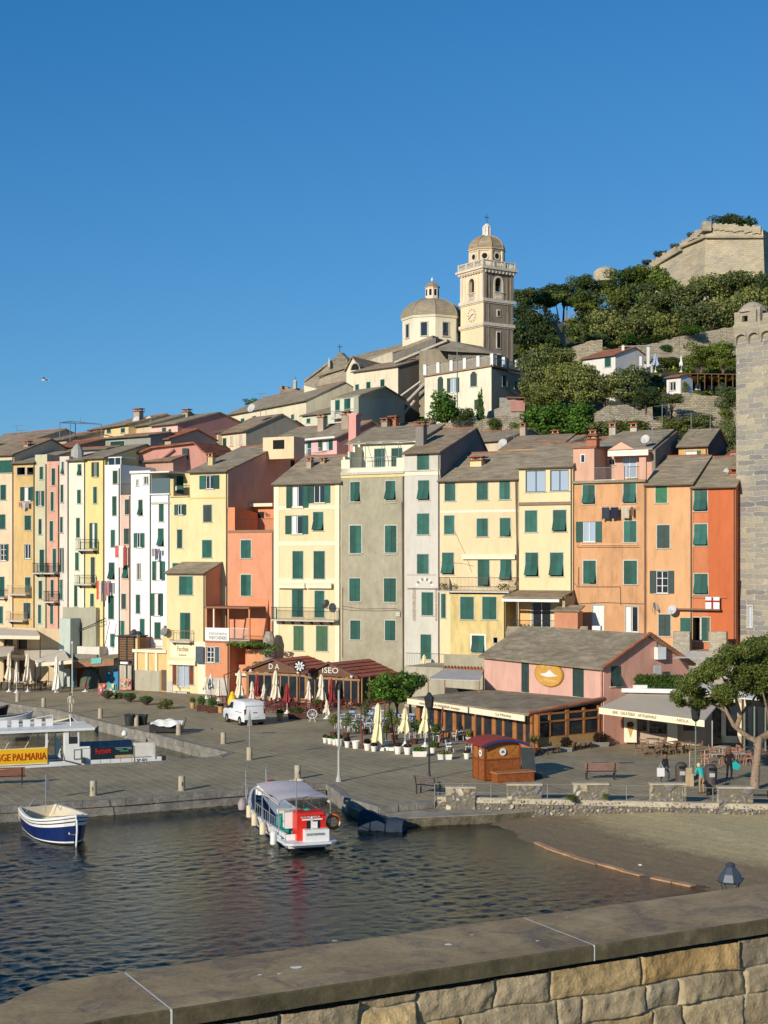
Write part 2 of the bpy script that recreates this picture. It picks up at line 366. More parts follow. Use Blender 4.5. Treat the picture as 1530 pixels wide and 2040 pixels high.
lump=lambda X,Y:.012*math.sin(X*3.1+math.sin(Y*2.3))*math.sin(Y*2.7+X)+.008*math.sin(X*7.3+Y*5.1)
for Y in ysn:
 for X in xs: vv.append((X,Y,sandz(X,Y)+lump(X,Y)+rg.normal()*.006))
nX=len(xs); ff=[(j*nX+i,j*nX+i+1,(j+1)*nX+i+1,(j+1)*nX+i) for j in range(len(ysn)-1) for i in range(nX-1)]
m,nt,b=newmat('sand'); g=nd(nt,'ShaderNodeNewGeometry'); sx=nd(nt,'ShaderNodeSeparateXYZ'); nt.links.new(g.outputs['Position'],sx.inputs[0])
n=noise(nt,.7,6,.7); n2=noise(nt,2.6,7,.85,dist=.6)
ad=nd(nt,'ShaderNodeMath',operation='MULTIPLY_ADD'); ad.inputs[1].default_value=.22; nt.links.new(n.outputs[0],ad.inputs[0]); nt.links.new(sx.outputs[2],ad.inputs[2])
mr=nd(nt,'ShaderNodeMapRange'); mr.inputs[1].default_value=-3.2; mr.inputs[2].default_value=-.2; nt.links.new(ad.outputs[0],mr.inputs[0])
r=ramp(nt,mr.outputs[0],[(0,(.09,.14,.07)),(.35,(.14,.145,.055)),(.60,(.21,.14,.055)),(.80,(.20,.145,.08)),(.915,(.28,.20,.10)),(.945,(.49,.385,.185)),(1,(.57,.455,.225))])
r2=ramp(nt,n2.outputs[0],[(.3,(.7,.7,.7)),(.7,(1.2,1.2,1.2))]); a=mixc(nt,.7,r.outputs[0],r2.outputs[0],'MULTIPLY')
nt.links.new(a,b.inputs['Base Color']); b.inputs['Roughness'].default_value=.9; bump(nt,b,n2.outputs[0],1,.12); SAND=m
o=npmesh('beach',vv,ff,SAND,smooth=True); tag(o,kind='structure')
WZ=-.8
xs=np.concatenate([np.linspace(-90,-21,30)[:-1],np.arange(-21,14,.075),np.linspace(14,60,20)]); ysn=np.concatenate([np.linspace(34,42,6)[:-1],np.arange(42,80,.085),np.linspace(80,100,60)[1:],np.linspace(101,150,60)])
Xg,Yg=np.meshgrid(xs,ysn); Z=np.full(Xg.shape,WZ); rg=np.random.default_rng(11)
Zw=np.zeros(Xg.shape)
for k in range(90):
 lam=.24*(1.25/.24)**(rg.random()**1.5); th=math.radians(-68)+rg.normal()*.85; kk=2*math.pi/lam
 Zw+=(.0040*lam**1.0)*np.sin(kk*(np.cos(th)*Xg+np.sin(th)*Yg)+rg.random()*6.28+.6*np.sin(Xg*.21+k)+.5*np.sin(Yg*.17+2*k))
Zw*=.75+.35*np.sin(Xg*.23+Yg*.11)+.2*np.sin(Yg*.31-Xg*.07)
d=(Xg-5.6)*.888+(Yg-74.2)*.459+1.35*np.sin(np.pi*np.clip(((Xg-5.6)*.459-(Yg-74.2)*.888)/17.2,0,1))
Zw*=np.clip(-d/9,.03,1); Z+=Zw
nX=len(xs); idx=np.arange(Xg.size).reshape(Xg.shape); ff=np.stack([idx[:-1,:-1],idx[:-1,1:],idx[1:,1:],idx[1:,:-1]],-1).reshape(-1,4)
m,nt,b=newmat('sea_water'); nt.nodes.remove(b); out=nt.nodes['Material Output']
gl=nd(nt,'ShaderNodeBsdfGlossy'); gl.inputs['Roughness'].default_value=.05; gl.inputs['Color'].default_value=(.95,.96,.88,1)
tr=nd(nt,'ShaderNodeBsdfTransparent'); tr.inputs[0].default_value=(.72,.80,.72,1); fr=nd(nt,'ShaderNodeFresnel'); fr.inputs[0].default_value=1.33
n=noise(nt,7,3,.6,(1,1.5,1)); bp=nd(nt,'ShaderNodeBump'); bp.inputs['Strength'].default_value=.6; bp.inputs['Distance'].default_value=.03; nt.links.new(n.outputs[0],bp.inputs['Height'])
nt.links.new(bp.outputs[0],gl.inputs['Normal']); nt.links.new(bp.outputs[0],fr.inputs['Normal'])
mx=nd(nt,'ShaderNodeMixShader'); nt.links.new(fr.outputs[0],mx.inputs[0]); nt.links.new(tr.outputs[0],mx.inputs[1]); nt.links.new(gl.outputs[0],mx.inputs[2]); nt.links.new(mx.outputs[0],out.inputs[0]); WATER=m
o=npmesh('water',np.stack([Xg.ravel(),Yg.ravel(),Z.ravel()],1),ff,WATER,smooth=True); tag(o,kind='structure')
o=MB().box((0,900,-4.2),5200,5000,.4).build('sea_floor',plain('sea_floor_mud',(.03,.05,.04),1)); tag(o,kind='structure')
# stone relief (real height field)
def relief(name,O,U,W,N,L,H,res,sites_fn,parent,mats,depth=.05,mortar=.012,colf=None,curve=None,seed=1,mcol=(.5,.43,.3)):
 """stones as a height field on a wall plane: U along, W up, N out"""
 rg=np.random.default_rng(seed); nu=int(L/res)+1; nv=int(H/res)+1
 uu,ww=np.meshgrid(np.linspace(0,L,nu),np.linspace(0,H,nv)); warp=.018/res*0
 sites,asp,warpa=sites_fn(rg)
 wu=uu+warpa*(np.sin(ww*9/max(H,.3)*2+uu*5)+.6*np.sin(uu*17+ww*11)); wv=ww+warpa*.6*(np.sin(uu*7+ww*3)+.5*np.sin(uu*19-ww*13))
 pts=np.stack([wu.ravel(),wv.ravel()*asp],1); S=sites*np.array([1,asp])
 d1=np.full(len(pts),1e9); d2=np.full(len(pts),1e9); i1=np.zeros(len(pts),int)
 for a in range(0,len(pts),20000):
  q=pts[a:a+20000]; D=np.hypot(q[:,None,0]-S[None,:,0],q[:,None,1]-S[None,:,1]); k=np.argpartition(D,1,axis=1)[:,:2]
  x=np.take_along_axis(D,k,1); sw=x[:,0]>x[:,1]; i=np.where(sw,k[:,1],k[:,0]); d1[a:a+20000]=x.min(1); d2[a:a+20000]=x.max(1); i1[a:a+20000]=i
 e=(d2-d1)/2; tt=np.clip((e-mortar*.5)/(mortar*1.6),0,1); tt=tt*tt*(3-2*tt)
 sb=rg.random(len(S))*.5+.6; tlt=rg.normal(size=(len(S),2))*.18
 nse=np.zeros(len(pts))
 for k in range(14):
  fr_=(2+k*1.7)*.6/max(mortar*8,.08); th=rg.random()*6.28; nse+=np.sin(fr_*(math.cos(th)*pts[:,0]+math.sin(th)*pts[:,1])+rg.random()*6+i1*1.3)/(1+k*.55)
 nse*=.13
 h=tt*depth*(sb[i1]+nse+tlt[i1,0]*(pts[:,0]-S[i1,0])/.15+tlt[i1,1]*(pts[:,1]-S[i1,1])/.15)+(1-tt)*depth*(.12+.1*nse)
 O=np.array(O,float);U_=np.array(U,float);W_=np.array(W,float);N_=np.array(N,float)
 v=O+uu.ravel()[:,None]*U_+ww.ravel()[:,None]*W_+h[:,None]*N_
 if curve is not None: v=curve(v,uu.ravel(),ww.ravel(),h)
 idx=np.arange(nu*nv).reshape(nv,nu); f=np.stack([idx[:-1,:-1],idx[:-1,1:],idx[1:,1:],idx[1:,:-1]],-1).reshape(-1,4)
 if np.dot(np.cross(U_,W_),N_)<0: f=f[:,::-1]
 o=npmesh(name,v-np.array(wloc(parent)) if parent else v,f,mats,parent,smooth=True)
 pal=np.array(colf); c=pal[rg.integers(0,len(pal),len(S))]*(.82+.36*rg.random((len(S),1))); cc=c[i1]*(1+nse[:,None]*.9); cc=cc*tt[:,None]+np.array(mcol)*(1-tt[:,None])
 at=o.data.color_attributes.new('stone','FLOAT_COLOR','POINT'); at.data.foreach_set('color',np.concatenate([np.clip(cc,0,1),np.ones((len(cc),1))],1).astype(np.float32).ravel())
 return o
def stonemat(name,sc_=8):
 m,nt,b=newmat(name); a=nd(nt,'ShaderNodeAttribute',attribute_name='stone'); n=noise(nt,sc_,8,.75); r=ramp(nt,n.outputs[0],[(.3,(.68,.66,.62)),(.65,(1.15,1.15,1.15))])
 x=mixc(nt,.8,a.outputs['Color'],r.outputs[0],'MULTIPLY'); nt.links.new(x,b.inputs['Base Color']); b.inputs['Roughness'].default_value=.95; b.inputs['Specular IOR Level'].default_value=.15
 bump(nt,b,n.outputs[0],1,.35/sc_); return m
STN=stonemat('rubble_stone',7); STNF=stonemat('foreground_stone',24)
# parapet in front of the camera
CZ=11.0
pr=thing('parapet_wall','weathered stone parapet with broad brown coping slabs and pale joints in the foreground','wall',(0.3,5.4,0))
ud=(G(1182,1882,CZ)-G(340,2010,CZ)).normalized(); nd_=V((ud.y,-ud.x,0)); nd_=nd_ if nd_.y<0 else -nd_; bk=-nd_
def onl(px,py): return G(px,py,CZ)
n1=onl(340,2010); n2_=onl(1182,1882); wdt=.5; TH=.062
m,nt,b=newmat('coping_stone'); na=noise(nt,2.2,6,.7,dist=.5); nb=noise(nt,45,4,.7); nc=noise(nt,5,7,.8,(1,1,1),.8)
r=ramp(nt,na.outputs[0],[(.3,(.22,.15,.065)),(.5,(.35,.245,.115)),(.72,(.48,.35,.175))]); r2=ramp(nt,nb.outputs[0],[(.3,(.75,.74,.72)),(.7,(1.15,1.15,1.15))])
a=mixc(nt,.7,r.outputs[0],r2.outputs[0],'MULTIPLY'); r3=ramp(nt,nc.outputs[0],[(.47,(0,0,0)),(.66,(1,1,1))]); mm=nd(nt,'ShaderNodeMath',operation='MULTIPLY'); mm.inputs[1].default_value=.75; nt.links.new(r3.outputs[0],mm.inputs[0]); a=mixc(nt,mm.outputs[0],a,(.085,.075,.065))
nt.links.new(a,b.inputs['Base Color']); b.inputs['Roughness'].default_value=.85; bump(nt,b,nb.outputs[0],.35,.004); COPE=m
m,nt,b=newmat('coping_edge'); na=noise(nt,9,7,.8); r=ramp(nt,na.outputs[0],[(.3,(.045,.036,.015)),(.55,(.10,.08,.04)),(.75,(.19,.15,.09))]); nt.links.new(r.outputs[0],b.inputs['Base Color']); b.inputs['Roughness'].default_value=.95; bump(nt,b,na.outputs[0],.6,.01); CEDG=m
JNT=plain('pale_joint',(.72,.68,.6),.8,var=.1,scale=20)
LS=(n2_-n1).length
def slab(s0,s1,bend=False):
 mb=MB(); a=n1+ud*(s0+.004); bq=n1+ud*(s1-.004); nseg=24; rn=random.Random(int(s0*10)+50)
 top=[]
 pa=[]; pb=[]
 for k in range(nseg+1):
  t=k/nseg; p=a.lerp(bq,t); j=rn.uniform(-.003,.003); pa.append(p+nd_*(j))
  q=p+bk*(wdt+rn.uniform(-.004,.004))
  if bend:
   back_=(1-t)*(s1-s0); c=max(0,back_-.27); c=min(.2,1.1*c*c/(c+.06)); q=q+nd_*c
   pa[-1]=pa[-1]+nd_*c
  pb.append(q)
 for k in range(nseg):
  mb.poly([pa[k],pa[k+1],pb[k+1],pb[k]],0)
  e=V((0,0,-.006)); f0,f1=pa[k]+nd_*.006+e,pa[k+1]+nd_*.006+e; dz=V((0,0,-TH))
  mb.poly([f0,f1,pa[k+1],pa[k]],1); mb.poly([pa[k]+nd_*.006+dz,pa[k+1]+nd_*.006+dz,f1,f0],1)
  mb.poly([pb[k],pb[k+1],pb[k+1]+dz,pb[k]+dz],1); mb.poly([pa[k]+dz,pb[k]+dz,pb[k+1]+dz,pa[k+1]+dz],1)
 dz=V((0,0,-TH)); mb.poly([pa[0],pb[0],pb[0]+dz,pa[0]+dz],1); mb.poly([pa[-1],pb[-1],pb[-1]+dz,pa[-1]+dz],1)
 return mb.build('coping_slab',[COPE,CEDG],pr)
slab(-1.9,0,True); slab(0,LS); slab(LS,LS+1.42); slab(LS+1.42,LS+3.2); slab(LS+3.2,LS+5); slab(LS+5,LS+8)
for s in (0,LS,LS+1.42,LS+3.2):
 p=n1+ud*(s-.004); MB().obox(p+nd_*.0065+V((0,0,-TH)),ud*.008,bk*(wdt+.004),V((0,0,TH-.001))).build('joint',JNT,pr)
rn=random.Random(4); mb=MB()
for px,py,r in ((893,1882,.016),(1070,1875,.008),(667,1875,.008),(518,1943,.008),(556,1941,.007),(590,1928,.022),(940,1863,.007),(1128,1828,.006)):
 c=onl(px,py)+V((0,0,.002)); n=9; ra=[r*rn.uniform(.5,1.2) for _ in range(n)]
 mb.poly([c+V((ra[k]*1.3*math.cos(2*math.pi*k/n),ra[k]*1.0*math.sin(2*math.pi*k/n),0)) for k in range(n)])
mb.build('droppings',plain('white_droppings',(.75,.72,.66),.9),pr)
fo=n1+ud*(-.9)-nd_*.045; fo=V((fo.x,fo.y,10.40))
def blocks(O,U,W,N,L,H,res,parent,seed,hr,wr,depth,gap,pal,mcol,mats,name='stone_face'):
 rg=np.random.default_rng(seed); nu=int(L/res)+1; nv=int(H/res)+1
 uu,ww=np.meshgrid(np.linspace(0,L,nu),np.linspace(0,H,nv))
 def wob(a,b,f,s): return s*(np.sin(a*f+1.3*np.sin(b*f*.7))+.5*np.sin(a*f*2.7+b*f*1.9)+.3*np.sin(b*f*5.1+a*f*3.3))
 x=uu+wob(ww,uu,14/hr[1]*.15,gap*.9); y=ww+wob(uu,ww,9/hr[1]*.15,gap*1.0)
 rects=[];yy=-.02
 while yy<H+.1:
  h=rg.uniform(*hr); xx=-rg.random()*wr[1]
  while xx<L:
   w_=rg.uniform(*wr)*(h/hr[1])**.3
   if rg.random()<.18: w_*=.35
   if rg.random()<.22 and h>hr[0]*1.3:
    sp=rg.uniform(.35,.65); rects+= [(xx,yy,w_,h*sp),(xx,yy+h*sp,w_,h*(1-sp))]
   else: rects.append((xx,yy,w_,h))
   xx+=w_
  yy+=h
 e=np.zeros(uu.shape); I=np.zeros(uu.shape,int); lx=np.zeros(uu.shape); ly=np.zeros(uu.shape)
 for k,(a,b_,w_,h) in enumerate(rects):
  msk=(x>=a)&(x<a+w_)&(y>=b_)&(y<b_+h); dx=np.minimum(x-a,a+w_-x)[msk]; dy=np.minimum(y-b_,b_+h-y)[msk]
  c=gap*.9; mn=np.minimum(dx,dy); cor=np.where((dx<c)&(dy<c),c-np.hypot(c-dx,c-dy),mn); e[msk]=np.minimum(mn,cor); I[msk]=k; lx[msk]=(x[msk]-a-w_/2); ly[msk]=(y[msk]-b_-h/2)
 t=np.clip((e-gap*.45)/(gap*.9),0,1); t=t*t*(3-2*t); n_=len(rects)
 ns=np.zeros(uu.shape)
 for k in range(18):
  f_=(1+k*.9)*1.3/hr[1]; th=rg.random()*6.28; ns+=np.sin(f_*(math.cos(th)*x+math.sin(th)*y)+rg.random()*6+I*2.1+1.5*np.sin(f_*.37*y+I))/(1+k*.45)
 ns*=.2; tl=rg.normal(size=(n_,2))*.5; bs=.75+.5*rg.random(n_)
 hgt=depth*(t*(bs[I]+ns*1.0+tl[I,0]*lx/hr[1]*.3+tl[I,1]*ly/hr[1]*.4+.25*np.minimum(e/(gap*6),1))+(1-t)*(.42+.5*ns))
 hgt+=rg.normal(size=hgt.shape)*.0009
 O,U_,W_,N_=[np.array(q,float) for q in (O,U,W,N)]
 v=O+uu.ravel()[:,None]*U_+ww.ravel()[:,None]*W_+hgt.ravel()[:,None]*N_
 idx=np.arange(nu*nv).reshape(nv,nu); f=np.stack([idx[:-1,:-1],idx[:-1,1:],idx[1:,1:],idx[1:,:-1]],-1).reshape(-1,4)
 if np.dot(np.cross(U_,W_),N_)<0: f=f[:,::-1]
 o=npmesh(name,v-np.array(wloc(parent)),f,mats,parent,smooth=True)
 pal=np.array(pal); c=pal[rg.integers(0,len(pal),n_)]*(.85+.3*rg.random((n_,1))); cc=c[I.ravel()]*(1+ns.ravel()[:,None]*.55); tt=t.ravel()[:,None]; cc=cc*tt+np.array(mcol)*(1-tt)
 at=o.data.color_attributes.new('stone','FLOAT_COLOR','POINT'); at.data.foreach_set('color',np.concatenate([np.clip(cc,0,1),np.ones((len(cc),1))],1).astype(np.float32).ravel())
 return o
blocks(fo,ud,(0,0,1),nd_,4.2,.515,.005,pr,21,(.10,.19),(.2,.55),.023,.006,[(.44,.32,.16),(.40,.32,.20),(.34,.285,.19),(.46,.36,.21),(.38,.30,.18),(.42,.28,.12)],(.48,.40,.26),STNF)
MAS0=masonry('parapet_masonry',[(.3,.24,.15),(.4,.32,.2),(.34,.3,.22)],.5,.22,ang=math.atan2(ud.y,ud.x))
q=n1+ud*(-3)+bk*.06; MB().obox((q.x,q.y,-1),ud*11,bk*.4,(0,0,11.9)).build('wall_core',MAS0,pr)
q=n1-ud*30+nd_*.06; o=MB().obox((q.x,q.y,9.4),ud*60,nd_*14,(0,0,.3)).build('upper_terrace',PAVE); tag(o,kind='structure')
o=MB().box((0,16,-2.05),90,32,4.0).build('lower_quay',PAVE); tag(o,kind='structure')
# houses
RA=math.radians(26.57); RU=V((math.cos(RA),-math.sin(RA),0)); RB=V((math.sin(RA),math.cos(RA),0))
def rowY(px,off=0): return (132.8+off)/(1+.5*(px-CX)/F)
class Face:
 """an upright facade plane; px windows are cast onto it"""
 def __init__(s,px0,px1,Y0,Y1):
  s.A=V(((px0-CX)*Y0/F,Y0,0)); s.B=V(((px1-CX)*Y1/F,Y1,0)); d=s.B-s.A; s.L=d.length; s.u=d/s.L; s.b=V((-s.u.y,s.u.x,0)); s.n=-s.b
 def uz(s,px,py):
  t=(px-CX)/F; k=(t*s.A.y-s.A.x)/(s.u.x-t*s.u.y); Y=s.A.y+k*s.u.y; return k,HC-(py-HY)*Y/F
 def pt(s,u,z,o=0): return V((s.A.x+s.u.x*u+s.n.x*o,s.A.y+s.u.y*u+s.n.y*o,z))
FRAMEC=[WHITE,GLASS,DARK,MIRR,SILL]
def leaf(mb,F_,u0,u1,z0,z1,o,rails=(.5,),flap=False,side=1):
 """one louvred shutter leaf lying o proud of the wall"""
 def bx(a,b,c,d,o0,o1,mi=0): mb.obox(F_.pt(a,c,o0),F_.u*(b-a),F_.n*(o1-o0),V((0,0,d-c)),mi)
 sw=min(.07,(u1-u0)*.16); H=z1-z0
 if flap:
  zm=z0+H*.52; leaf(mb,F_,u0,u1,zm,z1,o,())
  ln=zm-z0; out=.40*ln; dz=math.sqrt(max(ln*ln-out*out,.01)); e=F_.pt(u0,zm,o+.01); U=F_.u*(u1-u0); D=F_.n*out-V((0,0,dz)); T=(F_.n*dz+V((0,0,out))).normalized()*.04
  mb.obox(e,F_.u*sw,T,D,0); mb.obox(e+F_.u*(u1-u0-sw),F_.u*sw,T,D,0); mb.obox(e+F_.u*sw+D*.93,F_.u*(u1-u0-2*sw),T,D*.07,0); mb.obox(e+F_.u*sw,F_.u*(u1-u0-2*sw),T*.5,D*.93,0)
  return
 bx(u0,u0+sw,z0,z1,o,o+.045); bx(u1-sw,u1,z0,z1,o,o+.045); bx(u0+sw,u1-sw,z0,z0+sw*1.3,o,o+.045); bx(u0+sw,u1-sw,z1-sw*1.2,z1,o,o+.045)
 for r in rails: bx(u0+sw,u1-sw,z0+H*r-sw*.6,z0+H*r+sw*.6,o,o+.045)
 bx(u0+sw,u1-sw,z0+sw*1.3,z1-sw*1.2,o,o+.018)
 zz=z0+sw*1.3+.06
 if (u1-u0)>.28 and H<3.4:
  while zz<z1-sw*1.5:
   if all(abs(zz-(z0+H*r))>sw for r in rails): bx(u0+sw,u1-sw,zz,zz+.03,o+.018,o+.034)
   zz+=.13
def window(F_,w,root,sh=GREEN,wallm=None,small=False):
 x0,y0,x1,y1,k=w[:5]; ua,_=F_.uz(x0,(y0+y1)/2); ub,_=F_.uz(x1,(y0+y1)/2); xm=(x0+x1)/2; _,z1=F_.uz(xm,y0); _,z0=F_.uz(xm,y1)
 opt=w[5] if len(w)>5 else {}
 shm=opt.get('m',sh); frm=opt.get('fr',WHITE)
 mb=MB(); R=.16
 def bx(a,b,c,d,o0,o1,mi=0): mb.obox(F_.pt(a,c,o0),F_.u*(b-a),F_.n*(o1-o0),V((0,0,d-c)),mi)
 ca,cb=ua,ub
 if k in('o','oL','oR','O'):
  q=(ub-ua)*(.25 if k!='O' else .3)
  if k!='oR': ca=ua+q
  if k!='oL': cb=ub-q
 hole=(ca,cb,z0,z1)
 s_=opt.get('s',.07)
 if s_>0 and 'ns' not in opt:
  bx(ca-s_,ca,z0,z1+s_,-.02,.02,4 if 'sc' not in opt else 0); bx(cb,cb+s_,z0,z1+s_,-.02,.02,4 if 'sc' not in opt else 0); bx(ca,cb,z1,z1+s_,-.02,.02,4 if 'sc' not in opt else 0)
 if k!='D': bx(ca-.12,cb+.12,z0-.07,z0-.001,-.1,.10,4)
 W=cb-ca
 if k in('c','f'): bx(ca-.02,cb+.02,z0-.02,z1+.02,-R,-R+.03,2)
 elif k in('d','D'): bx(ca-.3,cb+.3,z0-.02,z1+.3,-1.2,-1.17,2)
 else:
  pm=3 if k in('g','O') and opt.get('pale',1) else 1
  bx(ca-.02,cb+.02,z0-.02,z1+.02,-R,-R+.02,pm if 'pane' not in opt else opt['pane'])
  f=.06 if W>.5 else .045
  for a,b in ((ca,ca+f),(cb-f,cb),((ca+cb)/2-f*.6,(ca+cb)/2+f*.6)): bx(a,b,z0,z1,-R+.02,-R+.07)
  for a,b in ((z0,z0+f),(z1-f,z1)): bx(ca+f,cb-f,a,b,-R+.02,-R+.07)
  if opt.get('bars'):
   for t in range(1,opt['bars']+1): zz=z0+(z1-z0)*t/(opt['bars']+1); bx(ca+f,cb-f,zz-.025,zz+.025,-R+.02,-R+.06)
  if opt.get('curt',(k in('o','oL','oR') and (int(x0)%3!=0))): bx(ca+f,ca+W*.4,z0+f,z1-f,-R+.021,-R+.035)
 wo=mb.build('window' if (z1-z0)<2.25 else 'door',[frm,GLASS,DARK,MIRR,SILL],root)
 um=(ca+cb)/2
 if k in('c','f'):
  rails=(.5,) if (z1-z0)<2.0 else (.33,.66)
  if small: m2=MB(); leaf(m2,F_,ca,um,z0,z1,-.03,rails,k=='f'); leaf(m2,F_,um+.01,cb,z0,z1,-.03,rails,k=='f'); m2.build('shutter',shm,wo)
  else:
   for a,b in ((ca,um-.006),(um+.006,cb)):
    m2=MB(); leaf(m2,F_,a,b,z0,z1,-.03,rails,k=='f' and not (opt.get('half') and a==ca)); m2.build('shutter',shm,wo)
 if k in('o','oL','oR','O'):
  for sd in (0,1):
   if (sd==0 and k=='oR') or (sd==1 and k=='oL'): continue
   a,b=(ua,ca-.01) if sd==0 else (cb+.01,ub); m2=MB(); leaf(m2,F_,a,b,z0,z1,.035,(.5,)); m2.build('shutter',shm,wo)
 return hole
def facade(F_,z0,ztop,holes,mat,root,name='wall',o=0,extra=None,th=0):
 """front wall sheet with real openings and reveals; ztop may be (left,right)"""
 zl,zr=(ztop if isinstance(ztop,tuple) else (ztop,ztop)); zt=min(zl,zr)
 hs=[(max(a,.02),min(b,F_.L-.02),max(c,z0+.02),min(d,zt-.02)) for a,b,c,d in holes]; hs=[h for h in hs if h[1]-h[0]>.05 and h[3]-h[2]>.05]
 us=sorted({0,F_.L,*[round(h[0],4) for h in hs],*[round(h[1],4) for h in hs]}); zs=sorted({z0,zt,*[round(h[2],4) for h in hs],*[round(h[3],4) for h in hs]})
 mb=MB()
 for a,b in zip(us,us[1:]):
  run=None
  for c,d in zip(zs,zs[1:]):
   um,zm=(a+b)/2,(c+d)/2; inside=any(h[0]<um<h[1] and h[2]<zm<h[3] for h in hs)
   if inside:
    if run is not None: mb.poly([F_.pt(a,run,o),F_.pt(b,run,o),F_.pt(b,c,o),F_.pt(a,c,o)]); run=None
   elif run is None: run=c
  if run is not None: mb.poly([F_.pt(a,run,o),F_.pt(b,run,o),F_.pt(b,zt,o),F_.pt(a,zt,o)])
 if abs(zl-zr)>.01:
  mb.poly([F_.pt(0,zt,o),F_.pt(F_.L,zt,o),F_.pt(0,zl,o) if zl>zr else F_.pt(F_.L,zr,o)])
 for a,b,c,d in hs:
  R=.2; mb.poly([F_.pt(a,c,o),F_.pt(a,d,o),F_.pt(a,d,o-R),F_.pt(a,c,o-R)]); mb.poly([F_.pt(b,d,o),F_.pt(b,c,o),F_.pt(b,c,o-R),F_.pt(b,d,o-R)])
  mb.poly([F_.pt(a,d,o),F_.pt(b,d,o),F_.pt(b,d,o-R),F_.pt(a,d,o-R)]); mb.poly([F_.pt(b,c,o),F_.pt(a,c,o),F_.pt(a,c,o-R),F_.pt(b,c,o-R)])
 return mb
def house(label,x0,x1,yt,col,wins,D=11,ridge=None,Y=None,off=0,zb=0.0,roofm=None,sidem=None,worn=.35,name='town_house',cat='house',group=None,sh=GREEN,pipe=True,parapet=None,over=.35,rt=.16,face=None,sidewins=(),small=None,rid=.5,eavez=None,backz=None):
 """ridge=(run,rise): gable roof, ridge parallel to the front; parapet=h: flat roof"""
 F_=face or Face(x0,x1,*(Y or (rowY(x0,off),rowY(x1,off))))
 c=F_.pt(F_.L/2,zb); root=thing(name,label,cat,c,0,group)
 _,zt=F_.uz((x0+x1)/2,yt)
 if eavez is not None: zt=eavez
 mat=col if not isinstance(col,tuple) else plaster('plaster_%02d%02d%02d_%d'%(*[int(q*99) for q in col],int(worn*10)),col,worn)
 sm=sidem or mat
 small=(x1-x0)<46 if small is None else small
 holes=[window(F_,w,root,sh,small=small) for w in wins]
 mb=facade(F_,zb,zt,holes,mat,root)
 b=F_.b
 if ridge: run,rise=ridge; pr_=[(0,zt),(run,zt+rise),(D,backz if backz is not None else zt+rise-(D-run)*rise/run*.9)]
 else: pr_=[(0,zt),(D,zt)]
 mb.build('wall',mat,root)
 m2=MB()
 for e in (0,F_.L):
  pts=[F_.pt(e,zb),*[F_.pt(e,z)+b*d for d,z in pr_],F_.pt(e,zb)+b*D]
  m2.poly(pts if e==0 else pts[::-1])
 m2.poly([F_.pt(0,zb)+b*D,F_.pt(0,pr_[-1][1])+b*D,F_.pt(F_.L,pr_[-1][1])+b*D,F_.pt(F_.L,zb)+b*D])
 if not ridge: m2.poly([F_.pt(0,zt-.02),F_.pt(F_.L,zt-.02),F_.pt(F_.L,zt-.02)+b*D,F_.pt(0,zt-.02)+b*D])
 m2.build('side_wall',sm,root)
 rm=roofm or SLATE
 if ridge:
  m3=MB(); k=rise/run; e0=F_.pt(-over*.4,zt-over*k+.02)-b*over; T=V((0,0,rt)); L=F_.L+over*.8
  m3.obox(e0,F_.u*L,b*(run+over)+V((0,0,k*(run+over))),T)
  r0=F_.pt(-over*.4,zt+rise+.02)+b*run; m3.obox(r0,F_.u*L,b*(D-run+over*.5)+V((0,0,pr_[2][1]-pr_[1][1]-.2)),T)
  ro=m3.build('roof',rm,root)
  g_=MB(); g_.tube(e0+V((0,0,.06)),e0+F_.u*L+V((0,0,.06)),.07,6); g_.build('gutter',PIPE,root)
  tl=MB()
  if (x1-x0)>60:
   for t in range(int(L/.28)): tl.tube(r0+F_.u*(t*.28)+V((0,0,rt)),r0+F_.u*(t*.28+.25)+V((0,0,rt)),.1,5)
   tl.build('ridge_tiles',TERRA,ro)
 if parapet:
  m3=MB(); H=V((0,0,parapet)); m3.obox(F_.pt(0,zt,0.02),F_.u*F_.L,-F_.n*.22,H); m3.obox(F_.pt(0,zt,-.2),F_.u*.2,b*(D-.25),H); m3.obox(F_.pt(F_.L-.2,zt,-.2),F_.u*.2,b*(D-.25),H); m3.build('parapet',mat,root)
 if pipe:
  p=F_.pt(F_.L-.12,zb,.09); q=F_.pt(F_.L-.12,zt-.1,.09); MB().path([p,q],.05,6).build('downpipe',PIPE,root)
 return root,F_,zt
def chimney(p,w,h,parent,mat=None,cap=TERRA):
 p=V(p); mb=MB(); mb.box(p+V((0,0,h/2-.3)),w,w,h+.6,0,-RA); mb.box(p+V((0,0,h+.05)),w*1.3,w*1.3,.1,1,-RA)
 for sx in (-1,1):
  for sy in (-1,1): mb.box(p+RU*(sx*w*.38)+RB*(sy*w*.38)+V((0,0,h+.2)),.1,.1,.24,0,-RA)
 mb.box(p+V((0,0,h+.36)),w*1.35,w*1.35,.09,1,-RA); return mb.build('chimney',[mat or plaster('chimney_render',(.42,.34,.25),.7),cap],parent)
def antenna(p,h,parent,n=5):
 p=V(p); mb=MB(); mb.tube(p-V((0,0,.5)),p+V((0,0,h)),.03,5); a=p+V((0,0,h-.1)); d=V((.8,.5,.12)); mb.tube(a-d*.6,a+d*.7,.02,4)
 for k in range(n): c=a-d*.6+d*(1.25*k/(n-1)); e=V((-.5,.8,0))*(.45-.05*k); mb.tube(c-e,c+e,.014,4)
 return mb.build('antenna',STEEL,parent)
